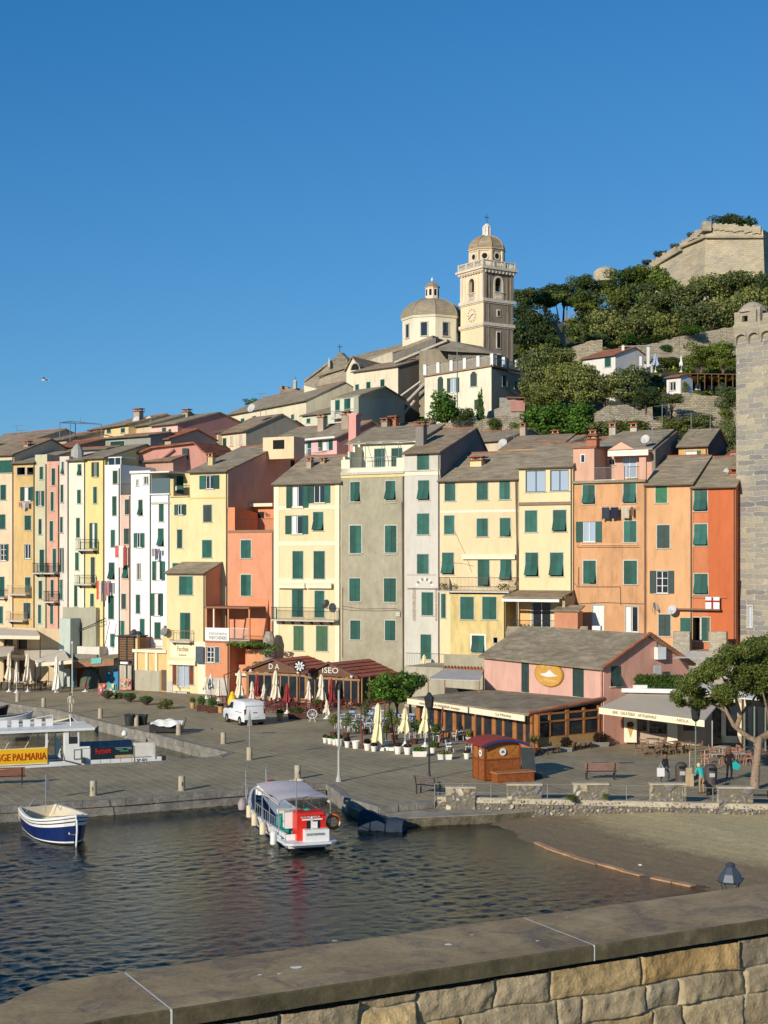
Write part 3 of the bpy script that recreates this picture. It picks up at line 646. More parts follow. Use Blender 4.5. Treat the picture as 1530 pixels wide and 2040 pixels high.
def dish(p,r,parent,mat=None,az=-.6):
 p=V(p); mb=MB(); M=Matrix.Translation(p)@Matrix.Rotation(az,4,'Z')@Matrix.Rotation(math.radians(68),4,'X'); m2=MB(M)
 m2.lathe((0,0,0),[(0.01,0),(r*.5,r*.06),(r,r*.24),(r*1.02,r*.26)],14,0,capb=True,capt=False); m2.lathe((0,0,-.012),[(0.01,0),(r*.5,r*.06),(r,r*.24)],14,0,capt=False); m2.tube((0,-r*.9,r*.2),(0,0,r*.9),.015,4,1); m2.tube((0,0,-.02),(0,0,-.25),.03,5,1)
 m2.tube((0,0,-.25),(0,-.35,-.35),.03,5,1)
 return m2.build('satellite_dish',[mat or plain('dish_grey',(.5,.49,.46),.5),STEEL],parent)
def balcony(F_,x0,x1,yslab,ytop,root,out=.85,mat=IRON,slabm=None,zrail=None,step=.13):
 ua,zs=F_.uz(x0,yslab); ub,_=F_.uz(x1,yslab); _,zt=F_.uz((x0+x1)/2,ytop); zt=max(zt,zs+.9) if zrail is None else zs+zrail
 MB().obox(F_.pt(ua,zs-.14,-.02),F_.u*(ub-ua),F_.n*(out+.02),V((0,0,.14))).build('balcony_slab',slabm or SILL,root)
 mb=MB(); n=max(3,int((ub-ua)/step))
 for k in range(n+1): u=ua+.04+(ub-ua-.08)*k/n; mb.tube(F_.pt(u,zs,out-.05),F_.pt(u,zt,out-.05),.013,4)
 for s in (ua+.04,ub-.04):
  for o in np.arange(.1,out-.1,step): mb.tube(F_.pt(s,zs,o),F_.pt(s,zt,o),.013,4)
  mb.tube(F_.pt(s,zt,0),F_.pt(s,zt,out-.03),.022,5); mb.tube(F_.pt(s,zs+.1,0),F_.pt(s,zs+.1,out-.03),.018,4)
 mb.tube(F_.pt(ua,zt,out-.05),F_.pt(ub,zt,out-.05),.024,5); mb.tube(F_.pt(ua,zs+.1,out-.05),F_.pt(ub,zs+.1,out-.05),.018,4)
 mb.build('railing',mat,root)
 bk_=MB()
 for t in np.linspace(.12,.88,max(2,int((ub-ua)/1.1))): u=ua+(ub-ua)*t; bk_.prism([F_.pt(u,zs-.14,0),F_.pt(u,zs-.14,out*.8),F_.pt(u,zs-.5,0)],F_.u*.06)
 bk_.build('bracket',mat,root)
def railing(pts,h,root,mat=IRON,step=.14,name='railing',bars=True):
 mb=MB(); H=V((0,0,h))
 for a,b in zip(pts,pts[1:]):
  a=V(a);b=V(b); L=(b-a).length; mb.tube(a+H,b+H,.025,5); mb.tube(a+V((0,0,.1)),b+V((0,0,.1)),.018,4)
  if bars:
   for k in range(int(L/step)+1): p=a.lerp(b,min(1,k*step/L)); mb.tube(p,p+H,.012,4)
  else:
   for k in range(int(L/1.2)+1): p=a.lerp(b,min(1,k*1.2/L)); mb.tube(p,p+H,.03,5)
   mb.tube(a+H*.5,b+H*.5,.015,4)
 return mb.build(name,mat,root)
def band(F_,y0,y1,root,mat,o=.04,x0=None,x1=None,name='string_course'):
 xm=((x0 or 0)+(x1 or 0))/2
 ua=0 if x0 is None else F_.uz(x0,y0)[0]; ub=F_.L if x1 is None else F_.uz(x1,y0)[0]
 pm=CX+F*F_.pt((ua+ub)/2,0).x/F_.pt((ua+ub)/2,0).y; z1=F_.uz(pm,y0)[1]; z0=F_.uz(pm,y1)[1]
 return MB().obox(F_.pt(ua,z0,-.01),F_.u*(ub-ua),F_.n*(o+.01),V((0,0,z1-z0))).build(name,mat,root)
def awning_roll(F_,x0,x1,y,root,mat=CREAMP,r=.12,out=.3,name='rolled_awning'):
 ua,z=F_.uz(x0,y); ub,_=F_.uz(x1,y); mb=MB(); mb.tube(F_.pt(ua,z,out),F_.pt(ub,z,out),r,8); mb.obox(F_.pt(ua,z-.02,0.01),F_.u*(ub-ua),F_.n*(out),V((0,0,.05)));  mb.obox(F_.pt(ua,z-.36,out+r*.7),F_.u*(ub-ua),F_.n*.015,V((0,0,.34))); return mb.build(name,mat,root)
def cable(F_,pts,root,r=.022,o=.06):
 MB().path([F_.pt(*F_.uz(*p),o) for p in pts],r,4).build('cable',PIPE,root)
PE=(.74,.55,.36); GO=(.63,.43,.18); PG=(.56,.51,.33); SA=(.66,.36,.25); PW=(.68,.60,.50); YW=(.76,.75,.54); YE=(.71,.58,.24); WH=(.80,.80,.72); PK=(.68,.47,.36); WB=(.78,.80,.78); YM=(.71,.60,.32); OR=(.66,.29,.165); CRY=(.705,.56,.33); GRY=(.41,.345,.225); WG=(.56,.53,.45); CR2=(.715,.58,.34); PO=(.60,.325,.16); LO=(.66,.37,.18); RO=(.53,.145,.055); PNK=(.65,.38,.27)
h,f,z=house('narrow peach house at the far left edge of the row',-45,28,908,PE,[(0-4,917,26,942,'c'),(1,966,12,996,'c'),(-2,1025,11,1054,'c'),(0,1084,17,1117,'oR',{'bars':2}),(-5,1149,9,1188,'c'),(-6,1208,6,1242,'c'),(-35,966,-24,996,'c'),(-36,1025,-25,1054,'c')],ridge=(6,2.0),D=12,roofm=SLATE2,small=True)
balcony(f,-8,15,1190,1174,h,out=.5)
chimney(f.pt(f.L*.85,z+.4)+f.b*3,.6,.9,h)
h,f,z=house('golden house with striped washing under an open window, second from the left',28,70,923,GO,[(34,931,50,946,'d'),(54,931,67,946,'d'),(41,970,68,998,'o'),(49,1027,62,1056,'c'),(49,1084,61,1113,'w'),(50,1150,61,1181,'c'),(47,1201,61,1233,'c',{'m':DARKSH})],ridge=(6,1.5),D=12,worn=.6,small=True)
balcony(f,23,62,1183,1166,h,mat=plain('rail_cream',(.5,.4,.25),.6)); balcony(f,20,56,1235,1219,h,mat=plain('rail_cream',(.5,.4,.25),.6)); HG=(h,f)
h,f,z=house('pale green plastered house, tall and narrow, left of the salmon one',70,94,923,PG,[(79,930,86,955,'c'),(72,978,88,1008,'o'),(77,1034,83,1065,'c'),(79,1095,88,1139,'c'),(77,1157,84,1193,'c'),(76,1205,82,1242,'c')],parapet=.9,D=12,small=True)
balcony(f,74,95,1141,1122,h)
h,f,z=house('slim salmon house between the pale green and the pinkish white houses',94,119,925,SA,[(103,933,110,967,'c'),(101,980,107,1018,'c'),(99,1038,106,1078,'c'),(105,1093,112,1139,'c'),(101,1155,107,1190,'c'),(100,1205,106,1243,'c')],D=12,parapet=.3,worn=.5,small=True)
balcony(f,96,118,1141,1122,h); balcony(f,96,118,1198,1178,h)
h,f,z=house('pinkish white slim house right of the salmon one',119,138,915,PW,[(123,920,127,945,'f'),(121,966,126,1001,'c'),(120,1030,125,1061,'c'),(120,1092,127,1140,'o'),(118,1155,125,1195,'c')],D=12,parapet=.3,small=True)
h,f,z=house('pale lemon white house with a drainpipe at each side, left of the bright yellow one',138,171,918,YW,[(155,925,162,947,'f'),(154,976,161,1003,'c'),(152,1032,159,1071,'c'),(150,1101,157,1136,'c'),(148,1166,154,1208,'c'),(147,1225,153,1262,'c')],D=13,ridge=(7,1.7),worn=.2,small=True)
h,f,z=house('bright yellow house with two small iron balconies',171,209,914,YE,[(183,921,197,950,'o'),(186,970,193,1003,'c'),(179,1042,194,1092,'o'),(181,1110,189,1161,'c',{'m':DARKSH}),(180,1183,187,1208,'c')],D=13,ridge=(7,1.8),worn=.2,small=True)
balcony(f,159,196,1095,1075,h); balcony(f,157,192,1163,1146,h)
h,f,z=house('white house with red and white washing hung across its middle floors',209,240,931,WH,[(225,938,234,964,'c'),(224,989,232,1027,'c'),(221,1056,229,1090,'c'),(217,1121,228,1154,'f'),(216,1187,227,1233,'c'),(220,1263,228,1288,'c')],D=12,parapet=.25,worn=.1,small=True); HW=(h,f)
fb=Face(214,241,rowY(214,.25),rowY(241,.25)); mb=MB(); z1=fb.uz(228,912)[1]; z0=fb.uz(228,931)[1]
mb.obox(fb.pt(0,z0,-2.5),fb.u*fb.L,fb.n*2.3,(0,0,.05),0); mb.obox(fb.pt(0,z1,-2.5),fb.u*fb.L,fb.n*2.4,(0,0,.1),0)
for t in (0,.5,.93): mb.obox(fb.pt(fb.L*t,z0,-.15),fb.u*.08,fb.n*.08,(0,0,z1-z0),0)
mb.obox(fb.pt(.1,z0+.1,-.12),fb.u*(fb.L-.2),fb.n*.02,(0,0,z1-z0-.15),1); mb.build('glazed_loggia',[WHITE,GLASS],h)
h,f,z=house('slim salmon pink house between two white ones, with a rooftop terrace',240,261,986,PK,[(249,995,259,1025,'c',{'m':DARKSH}),(247,1053,257,1084,'c',{'m':DARKSH}),(245,1126,255,1152,'f'),(242,1183,251,1213,'c',{'m':DARKSH}),(239,1237,248,1275,'c')],D=12,small=True)
railing([f.pt(0.05,z,-.05),f.pt(f.L-.05,z,-.05)],1.1,h); HP=(h,f)
h,f,z=house('tall white house with a projecting cornice, right of the salmon pink one',261,302,942,WH,[(287,950,295,965,'w'),(272,956,276,968,'w'),(276,996,284,1027,'f'),(267,1062,288,1091,'o'),(273,1123,280,1155,'w'),(271,1185,279,1222,'c'),(279,1233,288,1274,'c')],D=12,parapet=.2,worn=.12,small=True)
band(f,938,943,h,WHITE,.25); dish(f.pt(f.uz(274,1262)[0],f.uz(274,1262)[1],.6),.45,h,IRON)
h,f,z=house('bluish white house with a glazed balcony at the top',302,339,983,WB,[(317,1003,326,1039,'c'),(315,1053,326,1088,'f'),(304,1118,329,1156,'o'),(301,1182,325,1227,'o'),(308,1240,320,1273,'c'),(327,1247,333,1286,'c')],D=12,worn=.1,small=True); HB=(h,f)
z1=f.uz(320,942)[1]; mb=MB(); mb.obox(f.pt(-.1,z1,-3),f.u*(f.L+.2),f.n*3.3,(0,0,.14),0); mb.obox(f.pt(0,z,-3),f.u*f.L,f.n*.1,(0,0,z1-z),0)
mb.obox(f.pt(f.L*.1,z,-2.8),f.u*f.L*.22,f.n*.05,(0,0,z1-z-.2),3); mb.obox(f.pt(f.L*.5,z,-2.8),f.u*f.L*.35,f.n*.06,(0,0,z1-z-.2),2)
mb.obox(f.pt(0.02,z,.0),f.u*(f.L-.04),f.n*.02,(0,0,1.5),1); mb.obox(f.pt(-.15,z-.14,-.5),f.u*(f.L+.2),f.n*.7,(0,0,.13),0); mb.tube(f.pt(0,z,0),f.pt(0,z1,0),.03,5,2); mb.tube(f.pt(f.L-.05,z,0),f.pt(f.L-.05,z1,0),.03,5,2)
mb.build('top_balcony',[WHITE,glassm('smoked_glass',(.10,.13,.13),.1),GREEN,MIRR],h)
band(f,1000,1004,h,SILL,.12)
h,f,z=house('slim yellow house with a small walled terrace on top and a folding table there',339,378,988,YM,[(348,1005,371,1026,'o'),(353,1055,363,1092,'c'),(344,1122,368,1131,'c')],D=11,small=True,pipe=False)
mb=MB(); mb.obox(f.pt(0,z,0.01),f.u*.4,-f.n*.3,(0,0,1.7)); mb.obox(f.pt(0,z-.1,.02),f.u*f.L,f.n*.15,(0,0,.1)); mb.obox(f.pt(0,z,-2.5),f.u*f.L,f.n*.2,(0,0,2.4)); mb.build('terrace_wall',plaster('terrace_yellow',(.62,.52,.25),.4),h)
railing([f.pt(.3,z,-.05),f.pt(f.L,z,-.05)],1.0,h)
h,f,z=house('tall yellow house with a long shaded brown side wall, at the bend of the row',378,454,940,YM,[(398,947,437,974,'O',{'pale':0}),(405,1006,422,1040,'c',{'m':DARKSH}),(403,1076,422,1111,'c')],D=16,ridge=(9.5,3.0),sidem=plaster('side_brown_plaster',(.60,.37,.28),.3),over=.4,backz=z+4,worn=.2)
band(f,990,993,h,plaster('yellow_band',(.7,.5,.2),.1),.06)
sf=f; e=f.pt(f.L,0)
wS=sf.pt(sf.L,0); hz_=z+1.0
mb=MB(); q=wS+sf.b*12.0; mb.obox(V((q.x,q.y,z+1.1))+sf.u*.01,sf.b*.75,sf.u*.03,(0,0,1.1)); mb.build('window',DARK,h)
q=f.pt(f.L*.9,z+1.6)+f.b*7.2; MB().obox(q,f.u*3.6,f.b*2.2,(0,0,2.2)).build('roof_room',plaster('dormer_peach',(.75,.55,.33),.2),h)
q=f.pt(f.L*.9+1.2,z+2.6,0.02)+f.b*7.2; MB().obox(q,f.u*1.3,f.n*.03,(0,0,.9)).build('window',DARK,h)
chimney(f.pt(f.L*.25,z+.3)+f.b*2.2,.55,1.3,h,plaster('chim_yel',(.6,.5,.25),.3))
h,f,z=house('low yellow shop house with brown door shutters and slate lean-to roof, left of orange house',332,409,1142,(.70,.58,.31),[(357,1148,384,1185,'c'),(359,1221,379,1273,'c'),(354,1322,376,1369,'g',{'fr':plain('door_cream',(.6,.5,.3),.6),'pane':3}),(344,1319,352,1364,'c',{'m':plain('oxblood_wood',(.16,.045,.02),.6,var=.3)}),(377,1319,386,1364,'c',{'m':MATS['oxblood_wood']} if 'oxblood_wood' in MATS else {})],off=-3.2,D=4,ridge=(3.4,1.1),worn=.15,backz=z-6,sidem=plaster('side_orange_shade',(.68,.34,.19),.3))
balcony(f,344,386,1276,1256,h,mat=plain('rail_rust',(.35,.16,.07),.7),out=.7,step=.3)
band(f,1278,1311,h,plain('sign_cream',(.72,.66,.45),.7,var=.04),.04,x0=340,x1=401,name='sign_panel'); awning_roll(f,337,392,1316,h,r=.09,out=.2)
ua,zz=f.uz(354,1297); text('Facchini',f.pt(ua,zz,.05),f.u,f.n,.5,plain('sign_bronze',(.42,.30,.12),.6),h,width=1.25)
ua,zz=f.uz(357,1306); text('Parfumerie',f.pt(ua,zz,.05),f.u,f.n,.16,MATS['sign_bronze'],h,width=.85)
mb=MB(); ua=f.uz(340,1370)[0]; mb.obox(f.pt(.1,0,.01),f.u*(ua+.15),f.n*.05,(0,0,1.1)); mb.obox(f.pt(ua+.6,0,0.01),f.u*1.6,f.n*.5,(0,0,.16)); mb.build('plinth',SILL,h)
dish(f.pt(f.uz(334,1258)[0],f.uz(334,1258)[1],.5),.42,h,plain('dish_dark',(.2,.19,.17),.6))
h,f,z=house('deep orange house with a flared foot, roof terrace and white balcony rail',452,546,1058,OR,[(480,1076,500,1112,'c',{'s':.1}),(480,1145,500,1187,'c',{'s':.1})],D=10,parapet=.1,worn=.35)
band(f,1056,1061,h,plain('terrace_edge',(.3,.16,.09),.8),.08)
fb=Face(470,548,rowY(470,5),rowY(548,5)); z1=fb.uz(505,1010)[1]; mb=MB(); mb.obox(fb.pt(0,z-.1,0),fb.u*fb.L,-fb.n*2.5,(0,0,z1-z+.1),0); mb.obox(fb.pt(-.5,z1,.7),fb.u*(fb.L+.6),-fb.n*3.2,(0,0,.32),1); mb.build('terrace_room',[plaster('orange_room',(.62,.27,.14),.3),CREAMP],h)
for (a,b_,c,d,mi) in ((496,1019,507,1055,GREEN),(510,1020,526,1032,DARK),(510,1032,523,1054,plaster('orange_room2',(.64,.3,.17),.1))):
 u0,zt_=fb.uz(a,b_); u1,zb_=fb.uz(b_ and c,d); MB().obox(fb.pt(u0,zb_,.01),fb.u*(u1-u0),fb.n*.03,(0,0,zt_-zb_)).build('door' if mi is GREEN else 'panel',mi,h)
railing([f.pt(.2+f.L*.16,z,-.1),f.pt(f.L-.1,z,-.1)],1.15,h)
mb=MB(); mb.prism([f.pt(0,z),f.pt(0,z+2.3),f.pt(0,z+1.9)+f.b*4.2,f.pt(0,z)+f.b*4.2],f.u*.9); mb.build('stair_hood',plaster('orange_room'[:0]+'orange_hood',(.72,.28,.13),.3),h)
u0=f.uz(498,1130)[0]; mb=MB(); zt_=f.uz(520,1193)[1]; zb_=f.uz(520,1273)[1]
mb.prism([f.pt(f.L*.44,zt_,.01),f.pt(f.L*.44,zb_,.9),f.pt(f.L*.44,zb_,.01)],f.u*(f.L*.45)); mb.build('battered_foot',f and plaster('plaster_orange_foot',(.63,.26,.13),.35),h)
fl=Face(409,497,rowY(409,-3.4),rowY(497,-3.4)); zs=fl.uz(450,1278)[1]; zr=fl.uz(450,1251)[1]; zt_=fl.uz(450,1212)[1]
mb=MB(); mb.obox(fl.pt(0,zt_,.1),fl.u*fl.L,-fl.n*3.5,(0,0,.15),3); mb.obox(fl.pt(0,zs-.15,.1),fl.u*fl.L,-fl.n*3.5,(0,0,.2),3)
for t in (.0,.17,.5,.97): mb.obox(fl.pt(fl.L*t,zs,-.05),fl.u*.14,-fl.n*.14,(0,0,zt_-zs),1 if t in(.17,) else 0)
mb.obox(fl.pt(.05,zs,0.02),fl.u*(fl.L*.54),fl.n*.06,(0,0,zr-zs),2); mb.obox(fl.pt(0,zs,-3.3),fl.u*fl.L,fl.n*.1,(0,0,zt_-zs),4)
mb.obox(fl.pt(fl.L*.6,zs,-3.2),fl.u*.95*1.2,fl.n*.03,(0,0,2.2),5)
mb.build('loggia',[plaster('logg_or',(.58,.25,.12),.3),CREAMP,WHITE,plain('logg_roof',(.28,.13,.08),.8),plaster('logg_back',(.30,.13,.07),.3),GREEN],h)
railing([fl.pt(fl.L*.55,zs+.05,0),fl.pt(fl.L-.05,zs+.05,0)],zr-zs-.05,h,WHITE,.11)
for i,tx in enumerate(('ristorante','PORTOVENERE')): text(tx,fl.pt(fl.L*.10,zs+(.62,.18)[i],.085),fl.u,fl.n,.32,plain('sign_grey',(.35,.34,.3),.7),h,width=fl.L*.40)
g_,fg,zg=house('low orange ground floor below the loggia with a white barred window',409,457,1279,(.64,.27,.14),[(411,1289,427,1320,'w',{'bars':2}),(427,1289,437,1320,'c',{'m':plain('shutter_blue_grey',(.07,.09,.11),.5)})],off=-3.5,D=3.4,worn=.3,name='orange_annex',cat='annex',pipe=True)
mb=MB(); leaf(mb,fg,-1.0,-.12,fg.uz(404,1322)[1],fg.uz(404,1288)[1],.1,(.5,)); mb.build('shutter',MATS['shutter_blue_grey'],g_)
mb=MB(); mb.obox(fg.pt(-.9,0,-.1),fg.u*.9,-fg.n*2,(0,0,zg),0); mb.build('wall_strip',MATS['plaster_866931_1'] if 'plaster_866931_1' in MATS else CREAMP,g_); MB().obox(fg.pt(.02,0,.01),fg.u*(fg.L-.04),fg.n*.04,(0,0,1.6)).build('plinth',plain('plinth_grey',(.45,.42,.36),.9,var=.2),g_)
fr=Face(457,540,rowY(457,-2),rowY(540,-2)); zc=fr.uz(500,1325)[1]; zt_=fr.uz(500,1278)[1]
g_=thing('orange_terrace_house','orange ground floor with a shaded loggia and hanging greenery, left of the brown restaurant','annex',fr.pt(fr.L/2,0))
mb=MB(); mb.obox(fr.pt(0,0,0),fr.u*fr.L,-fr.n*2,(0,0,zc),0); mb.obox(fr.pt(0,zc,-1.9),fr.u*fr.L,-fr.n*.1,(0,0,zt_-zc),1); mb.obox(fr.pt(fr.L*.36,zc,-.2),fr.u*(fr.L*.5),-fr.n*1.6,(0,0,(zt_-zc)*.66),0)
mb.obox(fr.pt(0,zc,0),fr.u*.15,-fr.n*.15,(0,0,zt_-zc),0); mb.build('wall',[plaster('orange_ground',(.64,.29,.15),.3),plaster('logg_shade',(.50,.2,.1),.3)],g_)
u0,za=fr.uz(467,1288); MB().obox(fr.pt(u0,zc,-1.85),fr.u*.85,fr.n*.05,(0,0,za-zc)).build('window',[WHITE],g_); MB().obox(fr.pt(u0+.12,zc+.1,-1.80),fr.u*.6,fr.n*.03,(0,0,za-zc-.25)).build('window',[GLASS],g_)
u0,za=fr.uz(462,1352); MB().obox(fr.pt(u0,0,0.01),fr.u*.95,fr.n*.05,(0,0,za)).build('door',DARKSH,g_); MB().obox(fr.pt(.1,0,.01),fr.u*(u0-.2),fr.n*.03,(0,0,1.5)).build('plinth',MATS['plinth_grey'],g_)
q=fr.pt(-.2,fr.uz(450,1344)[1],.4); MB().obox(q,fr.u*2.9,fr.n*.12,(0,0,.22)).build('awning_box',CREAMP,g_)
h,f,z=house('cream yellow house with a long iron balcony and two rolled awnings, behind the brown restaurant',546,680,963,CR2,[(571,968,615,1012,'o',{'curt':1}),(613+1,967,658,1002,'o',{'curt':0}),(569,1027,614,1064,'o'),(624,1020,644,1057,'f'),(583,1098,604,1153,'c'),(625,1098,647,1153,'c'),(582,1175,604,1229,'c'),(627,1177,646,1230,'c'),(585,1247,605,1296,'c',{'m':plain('shutter_sage',(.05,.12,.055),.6)}),(630,1247,653,1297,'c',{'m':MATS.get('shutter_sage')} )],D=11,ridge=(6.2,2.9),worn=.12,sidem=plaster('plaster_yel_side',(.7,.5,.25),.4))
CB=plain('cream_band',(.74,.69,.48),.8,var=.05)
for a,b_ in ((1008,1015),(1079,1087),(1153,1161)): band(f,a,b_,h,CB,.035)
for a,b_ in ((546,556),(668,679)):
 u0=f.uz(a,1100)[0]; u1=f.uz(b_,1100)[0]; MB().obox(f.pt(u0,0,.005),f.u*(u1-u0),f.n*.045,(0,0,z-.05)).build('pilaster',CB,h)
awning_roll(f,556,611,1164,h,CREAMP,.13,.3); awning_roll(f,613,664,1164,h,CREAMP,.13,.3)
balcony(f,550,676,1233,1210,h,out=1.0); dish(f.pt(f.uz(660,1203)[0],f.uz(660,1203)[1],1.0),.42,h,IRON)
for t in (.08,.2): chimney(f.pt(f.L*(t+.2),z+1.0)+f.b*(2.6+t*9),.5,1.3,h)
YH=(h,f)
h,f,z=house('grey bare plaster house with a cream roof terrace above',680,806,948,GRY,[(698,960,717,999,'f',{'half':1}),(768,958,788,996,'f'),(697,1047,720,1102,'c',{'s':.1}),(767,1047,790,1101,'c',{'s':.1}),(696,1152,718,1198,'c'),(765,1152,789,1199,'c'),(698,1236,718,1274,'c'),(767,1236,788,1276,'c')],D=12,worn=1.0)
m,nt,b=newmat('bare_plaster'); n1_=noise(nt,.45,8,.75); n2x=noise(nt,2.0,8,.8,(1,1,.35)); r=ramp(nt,n1_.outputs[0],[(.3,(.29,.26,.18)),(.5,(.36,.325,.225)),(.7,(.42,.38,.28))]); r2=ramp(nt,n2x.outputs[0],[(.35,(.72,.7,.68)),(.55,(1,1,1)),(.75,(1.15,1.13,1.08))])
nt.links.new(mixc(nt,.55,r.outputs[0],r2.outputs[0],'MULTIPLY'),b.inputs['Base Color']); b.inputs['Roughness'].default_value=.95; bump(nt,b,n2x.outputs[0],.6,.04)
for c in h.children:
 if c.name.startswith('wall'): c.data.materials[0]=m
CRW=plain('terrace_cream',(.74,.69,.50),.8,var=.05)
band(f,946,951,h,plaster('ochre_band',(.75,.55,.25),.3),.06); band(f,940,945,h,SILL,.18)
z1=f.uz(740,914)[1]; u1=f.uz(803,940)[0]; mb=MB(); mb.obox(f.pt(0,z,0.03),f.u*.9,-f.n*.3,(0,0,z1-z)); mb.obox(f.pt(0,z,0.03),f.u*(f.L-.8),-f.n*.25,(0,0,.75)); mb.obox(f.pt(f.L-.8,z,.03),f.u*.8,-f.n*.3,(0,0,z1-z))
for k in range(4): mb.obox(f.pt(0,z,-.3-k*1.0),f.u*.22,-f.n*1.0,(0,0,z1-z+.3+k*.55))
mb.build('terrace_parapet',CRW,h)
railing([f.pt(.9,z+.7,-.1),f.pt(f.L-.8,z+.7,-.1)],1.0,h,STEEL,.2)
fb=Face(703,838,rowY(703,4.2),rowY(838,4.2)); z2=fb.uz(770,882)[1]; mb=facade(fb,z-.1,z2,[window(fb,w_,h) for w_ in ((746,894,767,936,'c'),(780,893,801,936,'c'))],CRW,h); mb.build('terrace_room',CRW,h)
m3=MB(); m3.obox(fb.pt(-.4,z2,.5),fb.u*(fb.L+.6),fb.b*5.6+V((0,0,1.9)),(0,0,.15)); m3.build('roof',SLATE,h); MB().obox(fb.pt(-.3,z2-.1,.35),fb.u*(fb.L+.4),fb.n*.12,(0,0,.2)).build('gutter',WHITE,h)
m3=MB()
for t in (.12,.38,.64,.9): m3.tube(f.pt(f.L*t,z+.7,-.1),f.pt(f.L*t,z+3.0,-.1),.03,5)
m3.tube(f.pt(.2,z+3.0,-.1),f.pt(f.L-.2,z+2.9,-.1),.03,5)
for t in (.12,.38,.64,.9): m3.tube(f.pt(f.L*t,z+3.0,-.1),f.pt(f.L*t,z+3.3,-4),.025,5)
m3.build('pergola_frame',STEEL,h)
cable(f,[(681,1212),(700,1216),(760,1217),(796,1215),(803,1222)],h); cable(f,[(681,1207),(720,1213),(790,1212)],h); cable(f,[(683,1170),(683,1310)],h); cable(f,[(801,1000),(803,1310)],h,.04); MB().obox(f.pt(f.uz(789,1228)[0],f.uz(789,1228)[1],.03),f.u*.45,f.n*.12,(0,0,.4)).build('cable_box',SILL,h)
for y in (1001,1104,1200):
 for x in (695,766): u0,z0=f.uz(x,y); MB().obox(f.pt(u0,z0-.1,.01),f.u*1.15,f.n*.09,(0,0,.05)).build('ledge_line',SILL,h)
h,f,z=house('pale grey slim house with a shade-darkened gable side and painted arch above the terrace door',806,877,903,WG,[(831,905,855,936,'c'),(833,957,855,996,'f'),(831,1023,855,1065,'c'),(831,1104,854,1143,'c'),(840,1180,863,1226,'c'),(838,1264,859,1313,'c')],D=13,ridge=(8.2,2.75),sidem=plaster('gable_shade_grey',(.19,.18,.17),.2),backz=z+1,worn=.2,roofm=SLATE2)  # gable side colour darkened to stand for its shade
band(f,938,947,h,CRW,.05); band(f,937,939,h,SILL,.12)
chimney(f.pt(.5,z+.5)+f.b*2.5,.8,2.2,h,plaster('chim_grey',(.22,.2,.17),.4))
def arch(f,cx,cy,r,h,a0,a1,n,mats):
 uc,zc=f.uz(cx,cy); s=rowY(cx)/F; mb=MB()
 for k in range(n):
  t0=a0+(a1-a0)*k/n; t1=a0+(a1-a0)*(k+.92)/n; r0,r1=r*s*.74,r*s
  mb.poly([f.pt(uc+q*math.cos(t),zc+q*math.sin(t),.012) for q,t in ((r0,t0),(r1,t0),(r1,t1),(r0,t1))][::-1],k%2)
 mb.build('arch_stones',mats,h)
arch(f,846,1172,21,h,.25,math.pi-.25,9,[plain('arch_white',(.8,.74,.6),.8),plain('arch_grey',(.22,.2,.17),.8)])
band(f,1172,1174,h,PIPE,.05,x0=812,x1=874,name='conduit'); band(f,1143,1146,h,SILL,.05,x0=810,x1=868)
mb=MB()
for a,b_ in ((822,828),(867,871)): u0=f.uz(a,1200)[0]; u1=f.uz(b_,1200)[0]; mb.obox(f.pt(u0,f.uz(a,1237)[1],.005),f.u*(u1-u0),f.n*.02,(0,0,3))
mb.each('stone_jamb',plain('jamb_stone',(.36,.30,.24),.9,var=.3,scale=5),h)
h,f,z=house('broad cream house with a full-width balcony and a yellow lower wing',877,1033,956,CRY,[(886,962,907,998,'c'),(950,961,972,996,'c'),(995,959,1016,995,'c'),(885,1027,905,1064,'c'),(950,1033,972,1069,'c'),(996,1032,1017,1069,'f',{'half':1}),(881,1101,904,1144,'f'),(952,1116,975,1168,'f',{'half':1}),(997,1116,1019,1156,'f'),(879,1183,888,1231,'c')],D=12,ridge=(6,2.7),worn=.2)
band(f,1016,1021,h,plain('pale_band',(.72,.66,.52),.8,var=.05),.015)
awning_roll(f,922,1028,1106,h,CREAMP,.09,.2)
balcony(f,894,1033,1176,1150,h,out=2.3,mat=plain('rail_brown',(.16,.11,.08),.6))
fw=Face(897,1007,rowY(897,-2.2),rowY(1007,-2.2)); zt_=fw.uz(950,1184)[1]; wm=plaster('plaster_wing_yellow',(.68,.53,.23),.9)
mb=facade(fw,0,zt_,[window(fw,w_,h) for w_ in ((917,1189,944,1234,'c'),(961,1189,989,1234,'c'),(940,1266,965,1300,'f',{'sc':1,'s':.14}),(983,1270,991,1281,'d'))],wm,h); mb.obox(fw.pt(0,0,-.01),fw.u*.02,-fw.n*2.2,(0,0,zt_)); mb.obox(fw.pt(fw.L-.02,0,-.01),fw.u*.02,-fw.n*2.2,(0,0,zt_)); mb.build('wing_wall',wm,h)
chimney(f.pt(f.uz(968,905)[0]-2.1,z-.1)+f.b*3.2,1.1,2.0,h,plaster('chim_cream',(.78,.6,.33),.2))
mb=MB(); mb.obox(f.pt(f.L*.42,z+.6)+f.b*6.2,f.u*(f.L*.75),f.b*5,(0,0,2.3)); mb.build('upper_room',plaster('upper_yellow',(.82,.64,.28),.2),h)
q=f.pt(f.L*.42,z+2.9)+f.b*5.9; MB().obox(q,f.u*(f.L*.78),f.b*5+V((0,0,1.7)),(0,0,.16)).build('roof',SLATE2,h)
for t in (.52,.85): MB().obox(f.pt(f.L*t,z+1.7,.03)+f.b*6.2,f.u*.95,f.n*.05,(0,0,1.0)).build('shutter',GREEN,h)
tr_=thing('front_terrace','flat terrace with plaster parapet and scalloped tile edge below the pale grey and cream houses','terrace',fw.pt(-1,0))
